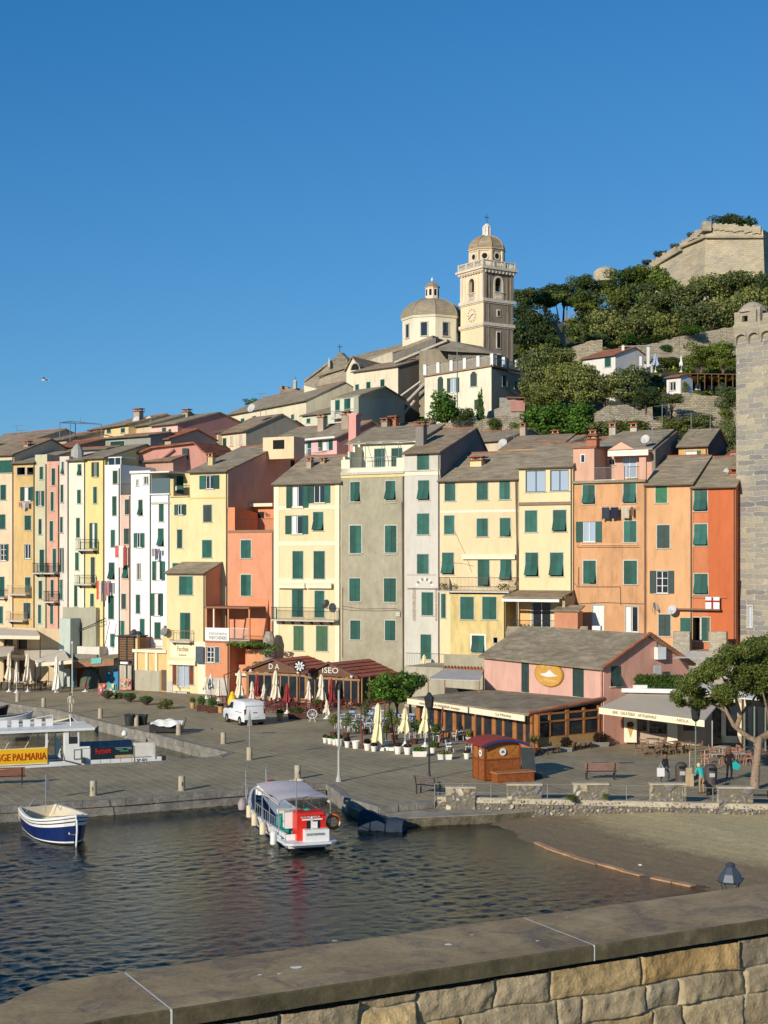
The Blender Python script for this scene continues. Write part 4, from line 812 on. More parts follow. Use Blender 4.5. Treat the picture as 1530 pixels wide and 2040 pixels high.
ft=Face(806,968,rowY(806,-6),rowY(968,-6)); zt_=ft.uz(880,1330)[1]
mb=MB(); mb.obox(ft.pt(0,0,0),ft.u*ft.L,-ft.n*5.6,(0,0,zt_)); mb.build('deck',plaster('deck_grey',(.42,.38,.28),.8),tr_)
mb=MB(); u0=ft.uz(884,1310)[0]; mb.obox(ft.pt(u0,zt_,-.05),ft.u*(ft.L-u0),-ft.n*.2,(0,0,1.15)); mb.build('parapet',m,tr_)
tl=MB()
for k in range(int((ft.L-u0)/.3)): tl.tube(ft.pt(u0+.15+k*.3,zt_+.05,.16),ft.pt(u0+.15+k*.3,zt_+.13,-.05),.1,6)
tl.obox(ft.pt(u0,zt_-.14,.2),ft.u*(ft.L-u0),-ft.n*.3,(0,0,.14)); tl.build('tile_edge',TERRA,tr_)
railing([ft.pt(.1,zt_,-.1),ft.pt(u0,zt_,-.1)],1.15,tr_,plain('rail_green',(.08,.1,.08),.6),.16)
cable(f,[(1028,960),(1030,1060),(1034,1150),(1026,1165)],h,.05,.12); cable(f,[(878,1120),(920,1122),(945,1128)],h,.015); cable(f,[(905,1056),(930,1110),(940,1140)],h,.012)
v,q_=leafcloud([(*f.pt(f.uz(x,1160)[0],f.uz(x,1168)[1],2.1),.35,.25,.3) for x in (900,908,925,1015,1026)],420,.07,4); npmesh('balcony_plants',v-np.array(wloc(h)),q_,foliage('balcony_leaf',(.03,.06,.01),(.07,.12,.02),(.25,.08,.05)),h)
h,f,z=house('cream house with two big white framed panes under the eave, beside the pink rooftop box',1034,1141,931,(.705,.585,.34),[(1047,937,1087,980,'g',{'fr':plain('frame_black',(.02,.035,.03),.5),'ns':1,'curt':0,'pane':3}),(1096,936,1133,978,'g',{'fr':MATS.get('frame_black'),'ns':1,'curt':0,'pane':3}),(1046,1017,1070,1060,'c'),(1102,1016,1128,1059,'f'),(1047,1101,1072,1148,'f'),(1096,1101,1122,1148,'f'),(1060,1199,1097,1250,'g',{'fr':WHITE,'pane':1,'curt':0})],D=11,ridge=(5.5,2.3),off=-.6,worn=.12,over=.3)
band(f,1000,1006,h,plain('cornice_brown',(.25,.17,.11),.8),.15,x1=1139)
tg=Face(1003,1136,rowY(1003,-3.5),rowY(1136,-3.5)); z1=tg.uz(1050,1192)[1]; mb=MB(); mb.obox(tg.pt(0,z1,.3),tg.u*(tg.L*.9),tg.b*4.3+V((0,0,.75)),(0,0,.14),0); mb.obox(tg.pt(0,z1-.28,.34),tg.u*(tg.L*.86),tg.n*.05,(0,0,.24),1)
mb.obox(tg.pt(tg.L*.87,z1-3.8,-.2),tg.u*.25,tg.b*3.2,(0,0,4.0),2); mb.tube(tg.pt(.1,z1-4.5,0),tg.pt(.1,z1,0),.06,6,3); mb.build('terrace_roof',[SLATE2,WHITE,plaster('terr_side',(.45,.33,.2),.3),IRON],h)
mb=MB(); mb.obox(f.pt(0,z1-3.7,.01),f.u*(f.L*.2),f.n*.02,(0,0,3.6)); mb.build('wall_shade_panel',plaster('ochre_wall',(.78,.45,.2),.2),h)
h,f,z=house('salmon orange house with washing between its upper floors and a pink rooftop terrace',1141,1288,958,PO,[(1161,966,1185,1004,'f'),(1242,963,1267,1002,'f'),(1148,1039,1199,1080,'oL' if 0 else 'o',{'curt':0,'pane':3,'s':0}),(1243,1038,1268,1080,'c'),(1162,1117,1187,1163,'f',{'s':.1,'half':1}),(1243,1117,1269,1164,'c',{'s':.1}),(1180,1205,1203,1261,'g',{'pane':0,'s':.05}),(1246,1208,1271,1259,'g',{'pane':1,'s':.06,'curt':1})],D=11,worn=.75,off=-.3); HE=(h,f)
band(f,957,962,h,SLATE,.3); band(f,1083,1086,h,plaster('sill_orange',(.7,.38,.2),.3),.1,x0=1157,x1=1272)
u1=f.uz(1183,930)[0]; z1=f.uz(1160,893)[1]; pk=plaster('rooftop_pink',(.62,.37,.26),.3)
mb=MB(); mb.obox(f.pt(.0,z,-.1),f.u*u1,-f.n*6,(0,0,z1-z)); mb.build('rooftop_room',pk,h); u0=f.uz(1156,915)[0]; z0_=f.uz(1160,922)[1]; MB().obox(f.pt(u0,z0_,-.09),f.u*.42,f.n*.04,(0,0,.75)).build('window',[WHITE],h); MB().obox(f.pt(u0+.07,z0_+.07,-.05),f.u*.28,f.n*.02,(0,0,.6)).build('window',[GLASS],h)
MB().obox(f.pt(-.1,z1,.05),f.u*(u1+.3),-f.n*6.4,(0,0,.14)).build('roof_slab',TERRA,h); chimney(f.pt(u1*.7,z1+.1,-1.5),.9,.7,h,plaster('chim_brick',(.42,.17,.1),.4))
railing([f.pt(u1,z,-.15),f.pt(f.L*.57,z,-.15)],1.15,h,STEEL,.1); railing([f.pt(f.L*.74,z,-.15),f.pt(f.L*.92,z,-.15)],1.15,h,IRON,.1)
MB().obox(f.pt(f.L*.57,z,-.05),f.u*(f.L*.13),-f.n*.2,(0,0,1.25)).obox(f.pt(f.L*.9,z,-.05),f.u*(f.L*.09),-f.n*.25,(0,0,1.9)).each('terrace_pier',pk,h)
fb=Face(1183,1300,rowY(1183,3.5),rowY(1300,3.5)); z2=fb.uz(1260,898)[1]; mb=facade(fb,z-.1,z2,[window(fb,w_,h) for w_ in ((1240,905,1268,952,'g',{'pane':3}),(1212,914,1225,926,'w'))],pk,h); mb.build('terrace_room',pk,h)
m3=MB(); m3.obox(fb.pt(-.1,z2,.4),fb.u*(fb.L+.2),fb.b*7+V((0,0,2.2)),(0,0,.15)); m3.build('roof',SLATE,h)
awning_roll(fb,1220,1300,903,h,plain('awning_white',(.82,.75,.6),.8),.14,1.2)
MB().prism([fb.pt(fb.L*.28,z2+.1,.5),fb.pt(fb.L*.72,z2+.1,.5),fb.pt(fb.L*.5,z2+.75,.5)],fb.b*3).build('roof_gable',plaster('gable_peach',(.72,.42,.28),.2),h)
MB().prism([fb.pt(fb.L,z-.2,.2),fb.pt(fb.L,z2,.2),fb.pt(fb.L,z2+2.2)+fb.b*7,fb.pt(fb.L,z)+fb.b*7],fb.u*.3).build('side_wall',plaster('gable_side_grey',(.24,.2,.17),.3),h)
for t,d_,hh in ((.0,5.5,2.0),(.32,6.5,2.0),(-.35,5.5,1.2)): chimney(fb.pt(fb.L*t,z2+1.2)+fb.b*d_,.6,hh*.7,h,plaster('chim_white',(.5,.45,.36),.5))
antenna(fb.pt(fb.L*.95,z2+.8,-1),2.2,h); antenna(fb.pt(fb.L*1.0,z2+1.6,-3),2.6,h); dish(fb.pt(fb.L*.9,z2+.9,.3),.4,h)
cable(f,[(1145,1162),(1150,1169),(1236,1169),(1237,1205)],h,.03); cable(f,[(1143,1203),(1205,1200),(1285,1203)],h,.03); cable(f,[(1153,1130),(1153,1166)],h,.03); cable(f,[(1203,1018),(1202,1010),(1267,1010)],h,.015,.3); cable(f,[(1150,1085),(1150,1090),(1275,1090)],h,.02)
h,f,z=house('light orange house with one pale green shutter pair under its slate roof',1288,1380,965,LO,[(1306,968,1329,1002,'c',{'m':GREEN2}),(1309,1046,1334,1092,'c',{'m':DARKSH}),(1295,1137,1343,1182,'o',{'m':DARKSH,'bars':2,'curt':0}),(1312,1224,1336,1267,'c',{'m':DARKSH})],D=11,ridge=(6,2.6),worn=.4,off=-.2)
dish(f.pt(f.uz(1343,1215)[0],f.uz(1343,1215)[1],.6),.4,h); dish(f.pt(f.uz(1308,1209)[0],f.uz(1308,1209)[1],.5),.38,h,az=.9)
h,f,z=house('red orange house at the right end of the row, against the stone tower',1380,1466,970,RO,[(1383,975,1409,1018,'f'),(1383,1044,1409,1087,'f'),(1383,1143,1410,1184,'f'),(1359,1230,1414,1276,'d') if 0 else (1372,1230,1396,1276,'d'),(1396,1230,1414,1277,'c')],D=11,ridge=(6,2.7),worn=.3,off=-.1); HR=(h,f)
mb=MB(); leaf(mb,f,-1.0,-.03,f.uz(1370,1277)[1],f.uz(1370,1231)[1],.12,(.5,)); mb.build('shutter',GREEN,h)
u1=f.uz(1411,1100)[0]; f_=Face(1380.2,1411,f.A.y,f.pt(u1,0).y); SO=plaster('strip_orange',(.56,.20,.09),.3); facade(f_,0,z-.3,[(*sorted((f_.uz(a,c)[0],f_.uz(b_,c)[0])),f_.uz(a,d)[1],f_.uz(a,c)[1]) for a,b_,c,d in ((1383,1409,975,1018),(1383,1409,1044,1087),(1383,1410,1143,1184),(1372,1410.5,1230,1277))],SO,h,o=.006).build('painted_strip',SO,h)
MB().obox(f.pt(-1.2,f.uz(1380,1215)[1],.05),f.u*3.6,f.n*.5,(0,0,.12)).build('door_hood',plain('hood_brown',(.22,.12,.08),.8),h)
q=f.pt(f.L*.06,z+.1,.2); mb=MB()
for k in range(26): p_=f.pt(-.05,z+.1+2.7*k/26)+f.b*(6*k/26); mb.tube(p_,p_+f.b*.2+V((0,0,.09)),.14,5)
mb.build('verge_tiles',SLATE2,h)
dish(f.pt(f.L*.62,z+1.2)+f.b*2.5,.5,h,az=-1.2); chimney(f.pt(f.L*.85,z+.6)+f.b*2.2,.8,.6,h,plaster('chim_brick',(.42,.17,.1),.4))
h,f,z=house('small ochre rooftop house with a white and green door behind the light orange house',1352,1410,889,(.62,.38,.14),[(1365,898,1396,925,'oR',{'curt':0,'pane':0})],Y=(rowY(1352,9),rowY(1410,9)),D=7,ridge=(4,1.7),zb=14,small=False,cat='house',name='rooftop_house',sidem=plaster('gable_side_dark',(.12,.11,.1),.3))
antenna(f.pt(.6,z+1.0)+f.b*2,2.2,h,6); antenna(f.pt(f.L*.8,z+1.2)+f.b*3,2.0,h,4)
# houses of the second and third rows (stand on the slope)
def back(label,x0,x1,yt,col,wins,Y,D=9,rise=(4.5,1.8),zb=None,**k):
 YY=Y if isinstance(Y,tuple) else (Y,Y-((x1-x0)*Y/F)*.42)
 f=Face(x0,x1,*YY); zt=f.uz((x0+x1)/2,yt)[1]
 return house(label,x0,x1,yt,col,wins,D=D,ridge=rise,Y=YY,zb=min(zt-9,hz(f.A.x,f.A.y)-1) if zb is None else zb,small=True,pipe=False,**k)
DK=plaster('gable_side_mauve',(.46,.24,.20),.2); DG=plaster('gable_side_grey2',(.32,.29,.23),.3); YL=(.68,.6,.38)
back('long low house with a pale slate roof on the far left skyline',-60,62,884,(.5,.44,.36),[],(178,170),D=8,rise=(5,1.6))
h,_,_=back('grey roofed house on the far left skyline beside a rooftop frame',60,132,880,(.45,.38,.3),[],(172,166),D=8,rise=(5,1.2),roofm=SLATE2)
antenna(P(34,872,172),1.5,h); antenna(P(42,876,172),1.2,h)
back('small peach rooftop house left of the metal rooftop frame',36,72,906,(.5,.27,.18),[],(162,160),D=5,rise=(3,.6))
back('terracotta roofed low house behind the pale lemon houses',88,150,893,(.6,.45,.28),[],(163,159),D=7,rise=(4,1.0),roofm=TERRA)
pg=thing('pergola_frame','thin blue grey metal frame standing on a rooftop on the left skyline','pergola',P(160,885,166)); mb=MB()
C_=[P(119,842,168),P(140,839,166),P(202,845,162),P(150,843,170)]
for a,b_ in ((0,1),(1,2),(2,3),(3,0)): mb.tube(C_[a],C_[b_],.05,5)
for c in C_: mb.tube(c,c-V((0,0,3.0)),.05,5)
mb.tube(P(160,846,167),P(160,832,167),.03,4); mb.tube(P(135,838,166),P(185,845,164),.03,4); mb.build('frame',plain('frame_blue',(.10,.16,.22),.5),pg)
h,f,z=back('yellow house with terracotta eaves high on the left, small shuttered windows',180,256,852,(.70,.54,.26),[(188,856,200,864,'w'),(213,855,221,863,'c'),(241,853,249,862,'c')],(172,165),D=9,rise=(5,1.4)); chimney(P(276,838,168),.8,1.0,h); dish(P(272,838,167),.5,h); dish(P(296,838,167),.5,h)
h,f,z=back('pale rooftop house between the yellow and the pink one on the left skyline',256,304,849,(.62,.50,.32),[],(167,163),D=9,rise=(5,1.5))
h,f,z=back('light pink house with two narrow green shutters and a darker pink side',304,354,847,(.70,.48,.42),[(323,852,331,873,'c'),(336,855,341,865,'c')],(163,160),D=10,rise=(6,1.6),sidem=DK); chimney(P(372,836,166),.7,.8,h); dish(P(341,868,160),.45,h)
back('grey rendered rooftop block below the yellow house',210,300,872,(.30,.30,.26),[(220,879,248,894,'c')],(159,155),D=5,rise=(3,.5))
back('low slate roofed house below the pink one',256,340,878,(.42,.36,.28),[],(160,156),D=7,rise=(4,1.2),roofm=TERRA)
h,f,z=back('grey walled roof terrace left of the green awning',140,216,897,(.36,.35,.30),[],(157,154),D=4,rise=(2,.3)); MB().lathe(P(154,913,150),[(.7,0),(.65,.7),(.4,1.2),(.1,1.5)],10).build('water_tank',plain('tank_grey',(.35,.35,.31),.7),h)
Fm=Face(300,412,158,153)
g_=thing('mauve_gable_house','dusty pink gable wall with a sloping pipe and one dark window above the white houses','house',Fm.pt(Fm.L/2,14))
MV=plaster('mauve_wall',(.60,.30,.235),.3)
p0=P(241,908,153);p1=P(300,884,152);p2=P(385,882,152)
pts=[P(243,965,152),P(243,910,152),P(262,909,152),P(300,893,152),P(385,883,152),P(412,908,152),P(412,965,152)]
MB().prism(pts,RB*6).build('wall',MV,g_); MB().tube(P(302,928,151.8),P(345,895,151.8),.16,6).build('pipe',plain('pipe_pink',(.55,.28,.22),.7),g_)
a=P(363,893,151.9); b_=P(375,915,151.9); MB().obox(V((a.x,a.y-.05,b_.z)),V((b_.x-a.x,0,0)),V((0,.04,0)),V((0,0,a.z-b_.z))).build('window',DARKSH,g_)
mb=MB()
for (a,b_) in (((300,893),(385,883)),((385,883),(412,908)),((262,909),(300,893))): p=P(*a,151.6); q=P(*b_,151.6); mb.obox(p,q-p,RB*6.4,(0,0,.18))
mb.build('verge',TERRA,g_)
back('low slate roof with a skylight edge above the white houses',262,345,920,(.5,.3,.22),[],(153,150),D=6,rise=(4,1.2),roofm=SLATE2)
h,f,z=back('cream house with tall grey shutters high in the middle left',411,434,864,(.70,.58,.39),[(418,872,425,890,'c'),(436-8,878,431,893,'c')],(166,164),D=7,rise=(4,.9)); dish(P(420,884,163.5),.5,h,IRON)
h,f,z=back('cream house with terracotta verge and three narrow windows above the brown gable',434,490,862,(.70,.60,.42),[(444,873,451,896,'c'),(459,870,464,888,'c',{'m':SILL}),(477,867,482,885,'c',{'m':SILL})],(165,161),D=8,rise=(5,2.1),roofm=SLATE2,sidem=DG)
antenna(f.pt(f.L,z+2.2)+f.b*2,2.2,h,4); dish(f.pt(f.L*.95,z+2.6)+f.b*1,.5,h)
back('slate roofed house with a green-shuttered dormer',505,612,890,(.55,.42,.3),[],(162,157),D=8,rise=(6,2.5))
h,f,z=back('little dormer house with one green shutter in the middle of the roofs',546,566,850,(.70,.63,.51),[(550,853,561,864,'c')],(171,170),D=4,rise=(2,.7)); dish(P(528,858,168),.55,h); dish(P(536,844,170),.5,h); antenna(P(530,862,168),3.0,h)
h,f,z=back('orange panelled house with dark windows under a slate roof',525,580,884,(.70,.29,.12),[(527,886,541,900,'w'),(569,880,578,902,'w')],(158,155),D=7,rise=(5,2.0)); band(f,884,903,h,plain('orange_shutters',(.70,.25,.08),.6),.06,x0=542,x1=569,name='blind')
h,f,z=back('pink house with white french doors and green shutters, beside the tall pink chimney',582,671,877,(.70,.43,.42),[(596,880,620,916,'o',{'pane':3}),(635,878,663,897,'o',{'pane':3})],(155,150),D=9,rise=(5,2.0),sidem=DK); railing([f.pt(f.L*.02,f.uz(600,916)[1],1),f.pt(f.L*.8,f.uz(600,916)[1],1)],1.0,h,WHITE,.2)
band(f,873,877,h,WHITE,.35); chimney(f.pt(f.L*.2,z+1.2)+f.b*3,.7,1.5,h); chimney(f.pt(f.L*.75,z+1.2)+f.b*3,.8,1.5,h); chimney(P(711,905,149),.01+1.0,0,h) if 0 else None
q=P(703,908,147); MB().obox(q-RU*.5,RU*.85,RB*1.0,(0,0,4.1)).obox(q-RU*.62+V((0,0,4.1)),RU*1.1,RB*1.2,(0,0,.18)).build('tall_chimney',plaster('chim_pink',(.74,.33,.27),.3),h)
h,f,z=back('low slate roofed house with an arched vent, below the grey gable house',706,806,878,(.6,.42,.28),[],(153,149),D=8,rise=(5,2.0),roofm=SLATE2,sidem=DG); chimney(f.pt(f.L*.45,z+1.4)+f.b*3,.8,1.0,h,plaster('chim_brick',(.42,.17,.1),.4)); chimney(P(768,858,153),.7,.9,h)
h,f,z=back('house with a white awning roof behind the cream house',988,1100,902,(.70,.58,.42),[],(148,142),D=8,rise=(5,1.6)); MB().obox(f.pt(0,z-.1,.5),f.u*f.L*.7,f.b*1.6+V((0,0,.5)),(0,0,.12)).build('skylight_panel',WHITE,h); chimney(P(1108,895,146),.7,1.5,h,plaster('chim_white',(.5,.45,.36),.5)); chimney(P(1090,903,142),.7,1.2,h,plaster('chim_brick',(.42,.17,.1),.4))
h,f,z=back('slate roofed house above the dark gable',885,1000,882,(.6,.5,.35),[],(153,148),D=8,rise=(5,1.4),sidem=DG); dish(P(1002,884,146),.5,h); antenna(P(1010,882,146),1.6,h); antenna(P(1024,880,146),1.4,h); chimney(P(1043,878,150),.6,1.4,h)
back('brown slate roofed house left of the rooftop awning',1100,1190,900,(.7,.42,.28),[],(147,143),D=8,rise=(5,1.6),roofm=SLATE2)
h,f,z=back('low terracotta edged house beside the stone tower',1430,1475,912,(.5,.28,.2),[(1457,905,1464,920,'d')],(131,129),D=7,rise=(4,1.3),roofm=TERRA)
h,f,z=back('long cream house climbing the slope towards the church, seven small windows',452,610,813,(.70,.62,.43),[(462,835,470,848,'c'),(480,834,487,856,'c'),(503,829,510,845,'c'),(536,827,542,838,'c'),(580,826,586,836,'c'),(514,846,520,856,'c')],(216,196),D=10,rise=(6,2.8),eavez=None)
h,f,z=back('cream gable house stepping up behind the grey-green one',606,690,800,(.70,.62,.43),[(629,798,637,812,'c')],(205,199),D=8,rise=(4.5,2.2))
MB().prism([f.pt(0,z-.3,.02),f.pt(0,z+2.6,.02),f.pt(f.L*.62,z+1.2,.02),f.pt(f.L*.62,z-.3,.02)],f.b*5).build('gable',plaster('plaster_gable_cream',(.70,.62,.43),.3),h)
h,f,z=back('pale grey-green low house with a slate lean-to',602,660,826,(.62,.60,.46),[(611,834,618,843,'c'),(646,828,653,846,'c')],(192,188),D=6,rise=(5,1.4))
f=Face(659,714,184,180); g_=thing('grey_gable_house','grey-green house with a broad plain shaded gable and two green shutters','house',f.pt(f.L/2,20))
GG=plaster('grey_green',(.60,.60,.47),.2); GS=plaster('gable_greengrey_shade',(.50,.48,.37),.15); zt_=f.uz(686,794)[1]  # GS: the grey-green darkened for the shaded gable face
mb=facade(f,20,zt_,[window(f,w_,g_) for w_ in ((668,797,677,822,'c'),(686,794,698,832,'c'))],GG,g_); mb.build('wall',GG,g_)
A=P(713,790,180);B=P(765,772,184);C=P(806,797,189); zb_=22
MB().prism([V((A.x,A.y,zb_)),A,B,C,V((C.x,C.y,zb_))],(-.5,-.1,0)).build('gable_wall',GS,g_)
dl=V(A)-f.A
U_=f.pt(0,0)-f.pt(f.L,0); U_=U_*1.06
MB().obox(V(A)+V((0.3,-.3,0)),B-A,U_,(0,0,.2)).obox(B+V((.2,0,-.02)),C-B,U_,(0,0,.2)).build('roof',SLATE,g_); balcony(f,668,708,834,820,g_,out=.8,mat=plain('rail_pale',(.5,.5,.42),.6))
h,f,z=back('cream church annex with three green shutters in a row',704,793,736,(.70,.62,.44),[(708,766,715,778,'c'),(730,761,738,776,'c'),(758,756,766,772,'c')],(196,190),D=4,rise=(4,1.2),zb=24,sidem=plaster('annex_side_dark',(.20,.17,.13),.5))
FM=Face(690,716,201,200); g_=thing('lunette_chapel','cream gabled chapel front with a half-round lunette window','chapel',FM.pt(FM.L/2,30)); zt_=FM.uz(703,740)[1]; u=FM.L
CHP=plaster('chapel_cream',(.70,.62,.44),.3); MB().prism([FM.pt(0,28),FM.pt(0,zt_),FM.pt(u*.5,FM.uz(703,713)[1]),FM.pt(u*1.02,zt_+.6),FM.pt(u*1.02,28)],FM.b*9).build('wall',CHP,g_)
MB().obox(FM.pt(u*.5,FM.uz(703,713)[1]+.05,.3),FM.u*(u*.6)+V((0,0,-1.5)),FM.b*9.5,(0,0,.18)).obox(FM.pt(u*.5,FM.uz(703,713)[1]+.05,.3),-FM.u*(u*.6)+V((0,0,-1.9)),FM.b*9.5,(0,0,.18)).build('roof',SLATE,g_)
c=FM.uz(708,737); n=10; MB().prism([FM.pt(c[0]+.62*math.cos(math.pi*k/n),c[1]+.85*math.sin(math.pi*k/n)) for k in range(n+1)],FM.n*.05).build('lunette_window',[DARK],g_)
mb=MB()
for k in range(n):
 t0,t1=math.pi*k/n,math.pi*(k+1)/n; mb.prism([FM.pt(c[0]+r_*.73*math.cos(t),c[1]+r_*math.sin(t)) for r_,t in ((.9,t0),(1.12,t0),(1.12,t1),(.9,t1))],FM.n*.1)
mb.build('lunette_frame',SILL,g_)
NST=masonry('nave_stone',[(.28,.25,.19),(.36,.32,.24),(.42,.36,.26),(.31,.27,.2)],.6,.28)
ch=thing('church_nave','long stone church nave with a slate roof, gable cross and worn facade end','church',P(735,760,214))
fN=Face(640,804,222,208)
def quadn(pts,mat,name,par,ext): return MB().prism(pts,ext).build(name,mat,par)
quadn([P(628,790,222),P(638,744,222),P(694,728,217),P(742,712,213),P(742,790,213)],NST,'aisle_wall',ch,RB*3)
quadn([P(735,770,212.5),P(735,718,212.5),P(782,700,209),P(782,770,209)],plaster('aisle_plaster',(.55,.49,.36),.8),'aisle_bay',ch,RB*3)
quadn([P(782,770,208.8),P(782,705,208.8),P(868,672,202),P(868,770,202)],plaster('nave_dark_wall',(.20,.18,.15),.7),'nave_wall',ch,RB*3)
quadn([P(632,744,221.5),P(805,690,207.5),P(862,668,203),P(862,676,203),P(805,699,207.5),P(634,750,221.5)],SLATE,'eave',ch,RB*2)
quadn([P(620,756,223),P(678,716,230),P(803,684,218),P(866,668,213),P(868,674,203),P(806,692,207),P(690,727,217)],SLATE,'roof',ch,(0,0,-.25))
fg_=[P(655,727,224),P(662,716,224),P(673,704,224),P(679,702,224),P(692,716,224),P(692,735,224),P(655,740,224)]
quadn(fg_,masonry('nave_gable_stone',[(.2,.18,.14),(.28,.25,.2),(.33,.3,.23)],.5,.25),'facade_gable',ch,RB*1.2)
mb=MB(); p=P(677,702,224); mb.tube(p,p+V((0,0,1.25)),.05,5); mb.tube(p+V((-.4,0,.85)),p+V((.4,0,.85)),.05,5); mb.build('cross',IRON,ch)
mb=MB(); p=P(656,724,223.5); mb.lathe(p-V((0,0,.6)),[(.2,0),(.2,.8),(.05,1.5)],6); mb.build('pinnacle',SILL,ch)
st=thing('slope_wall','dark stone wall and stair roof climbing the slope to the church front','wall',P(600,800,226)); quadn([P(600,800,227),P(606,762,227),P(640,738,226),P(656,722,225),P(660,728,225),P(660,790,225)],NST,'wall',st,RB*2)
MB().obox(P(606,761,226.8),P(657,722,225)-P(606,761,226.8),RB*2.4,(0,0,.3)).build('wall_coping',SLATE,st)
rw=thing('ruined_wall','low ruined stone wall with a small bell post on the skyline','wall',P(575,785,230)); mb=MB(); rn=random.Random(2); a=P(556,790,230)
for k in range(14): p=P(557+k*2.5,790,230); mb.obox(p,V((.2,0,0)),RB*1,(0,0,1.3+rn.uniform(-.2,.45)))
mb.build('wall',NST,rw); p=P(588,775,230); MB().lathe(p,[(.28,0),(.28,1.0),(.36,1.0),(.36,1.1),(.05,1.5)],6).build('post',SILL,rw); MB().tube(p+V((0,0,1.4)),p+V((0,0,2.0)),.03,4).tube(p+V((-.2,0,1.75)),p+V((.2,0,1.75)),.03,4).build('cross',IRON,rw)
pb=thing('presbytery','dark shaded stone block with leaning sheds and a slate hipped roof below the bell tower','building',P(880,740,192))
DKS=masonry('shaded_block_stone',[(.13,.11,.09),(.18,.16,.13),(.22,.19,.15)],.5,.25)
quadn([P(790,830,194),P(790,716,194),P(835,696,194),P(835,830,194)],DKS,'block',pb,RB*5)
quadn([P(835,830,190),P(835,700,190),P(868,694,190),P(893,704,190),P(893,830,190)],plaster('presb_plaster',(.34,.29,.2),.8),'bay',pb,RB*3)
quadn([P(893,740,188),P(893,697,188),P(990,706,186),P(990,740,186)],DKS,'tower_block',pb,RB*4)
MB().poly([P(868,697,188),P(903,680,192),P(992,706,186)+V((0,-.4,0)),P(893,700,187)]).poly([P(868,697,188),P(903,680,192),P(890,678,198)]).poly([P(903,680,192),P(992,706,186),P(960,690,198)]).build('hipped_roof',SLATE,pb)
MB().obox(P(785,724,193),P(890,680,191)-P(785,724,193),RB*1.0,(0,0,.28)).build('long_eave',plain('pale_eave',(.42,.38,.31),.8),pb)
mb=MB()
for a,b_ in (((797,790),(838,760)),((810,800),(845,765)),((800,830),(826,798))): mb.tube(P(*a,189),P(*b_,189),.16,5)
mb.build('shed_beam',SILL,pb)
zt_=None
f=Face(846,979,181,176); vz=thing('white_villa','cream villa with arched green shutters and a white balustraded roof terrace below the bell tower','house',f.pt(f.L/2,24)); VP=plaster('villa_cream',(.72,.67,.50),.35); VS=plaster('villa_side_shade',(.42,.37,.28),.5)  # VS: villa cream darkened to imitate shade on the right side
zl=f.uz(846,751)[1]; zr=f.uz(979,730)[1]
wl=[window(f,w_,vz,small=True) for w_ in ((872,755,883,790,'c',{'m':DARKSH,'ns':1}),(891,753,915,782,'o',{'m':DARKSH,'pane':3}),(937,745,950,770,'c',{'m':DARKSH,'ns':1}),(945,796,955,816,'c',{'m':DARKSH,'ns':1}))]
mb=facade(f,22,(zl,zr),wl,VP,vz); mb.build('wall',VP,vz)
arc=MB()
for a in ((877.5,755),(943.5,745)):
 u0,z0=f.uz(*a); arc.prism([f.pt(u0+.34*math.cos(math.pi*k/6),z0+.3*math.sin(math.pi*k/6),-.0) for k in range(7)],f.n*.03)
arc.each('arched_head',DARKSH,vz)
s0=f.pt(f.L,22); s1=P(1037,740,181.5); s0t=V((s0.x,s0.y,zr)); sd=V((s1.x-s0.x,s1.y-s0.y,0)); fs=Face(979,1037,176,181.5)
wl=[window(fs,w_,vz,small=True) for w_ in ((1001,748,1010,770,'d'),(1025,760,1033,775,'d'))]; zs_=zr-.25
facade(fs,22,zs_,wl,VS,vz).build('side_wall',VS,vz)
MB().poly([V((f.A.x,f.A.y,zl)),V((f.B.x,f.B.y,zr-.02)),V((fs.B.x,fs.B.y,zs_)),f.A+sd+V((0,0,zl))]).build('deck',SLATE,vz)
mb=MB(); mb.obox(f.pt(-.1,zl,.25),f.u*(f.L+.2)+V((0,0,zr-zl)),-f.n*.5,(0,0,.2)); mb.obox(fs.pt(0,zs_+.22,.25),fs.u*fs.L,-fs.n*.5,(0,0,.2)); mb.build('cornice',plain('cornice_rust',(.3,.2,.13),.8),vz)
mb=MB()
for k in range(6):
 t=k/5; q=f.pt(f.L*t,zl+(zr-zl)*t+.2,.0); mb.obox(q-f.u*.2,f.u*.42,-f.n*.42,(0,0,1.35))
for t in (.45,.9): mb.obox(fs.pt(fs.L*t,zs_+.4,0),fs.u*.42,-fs.n*.42,(0,0,1.35))
mb.each('balustrade_pier',WHITE,vz)
mb=MB()
for k in range(60):
 t=(k+.5)/60; q=f.pt(f.L*t,zl+(zr-zl)*t+.2,-.1); mb.tube(q,q+V((0,0,1.05)),.05,4)
mb.tube(f.pt(0,zl+1.25,-.1),f.pt(f.L,zr+1.25,-.1),.07,5)
for k in range(18): q=fs.pt(fs.L*k/18,zs_+.4,-.1); mb.tube(q,q+V((0,0,.9)),.04,4)
mb.tube(fs.pt(0,zs_+1.35,-.1),fs.pt(fs.L,zs_+1.35,-.1),.06,5); mb.build('balustrade',plain('balusters_grey',(.42,.38,.3),.8),vz)
mb=MB(); mb.tube(f.pt(f.L*.5,30,.1),f.pt(f.L*.5,zl+5,.1),.05,5); mb.build('pole',STEEL,vz)
h=thing('stone_hut','small rubble hut with a pink doorway under the villa side wall','hut',P(1010,815,174)); quadn([P(968,835,174),P(972,820,174),P(995,812,174),P(995,792,174),P(1003,792,174),P(1044,800,174),P(1044,835,174)],masonry('hut_rubble',[(.42,.38,.3),(.5,.45,.35),(.32,.29,.24)],.35,.2),'wall',h,RB*2)
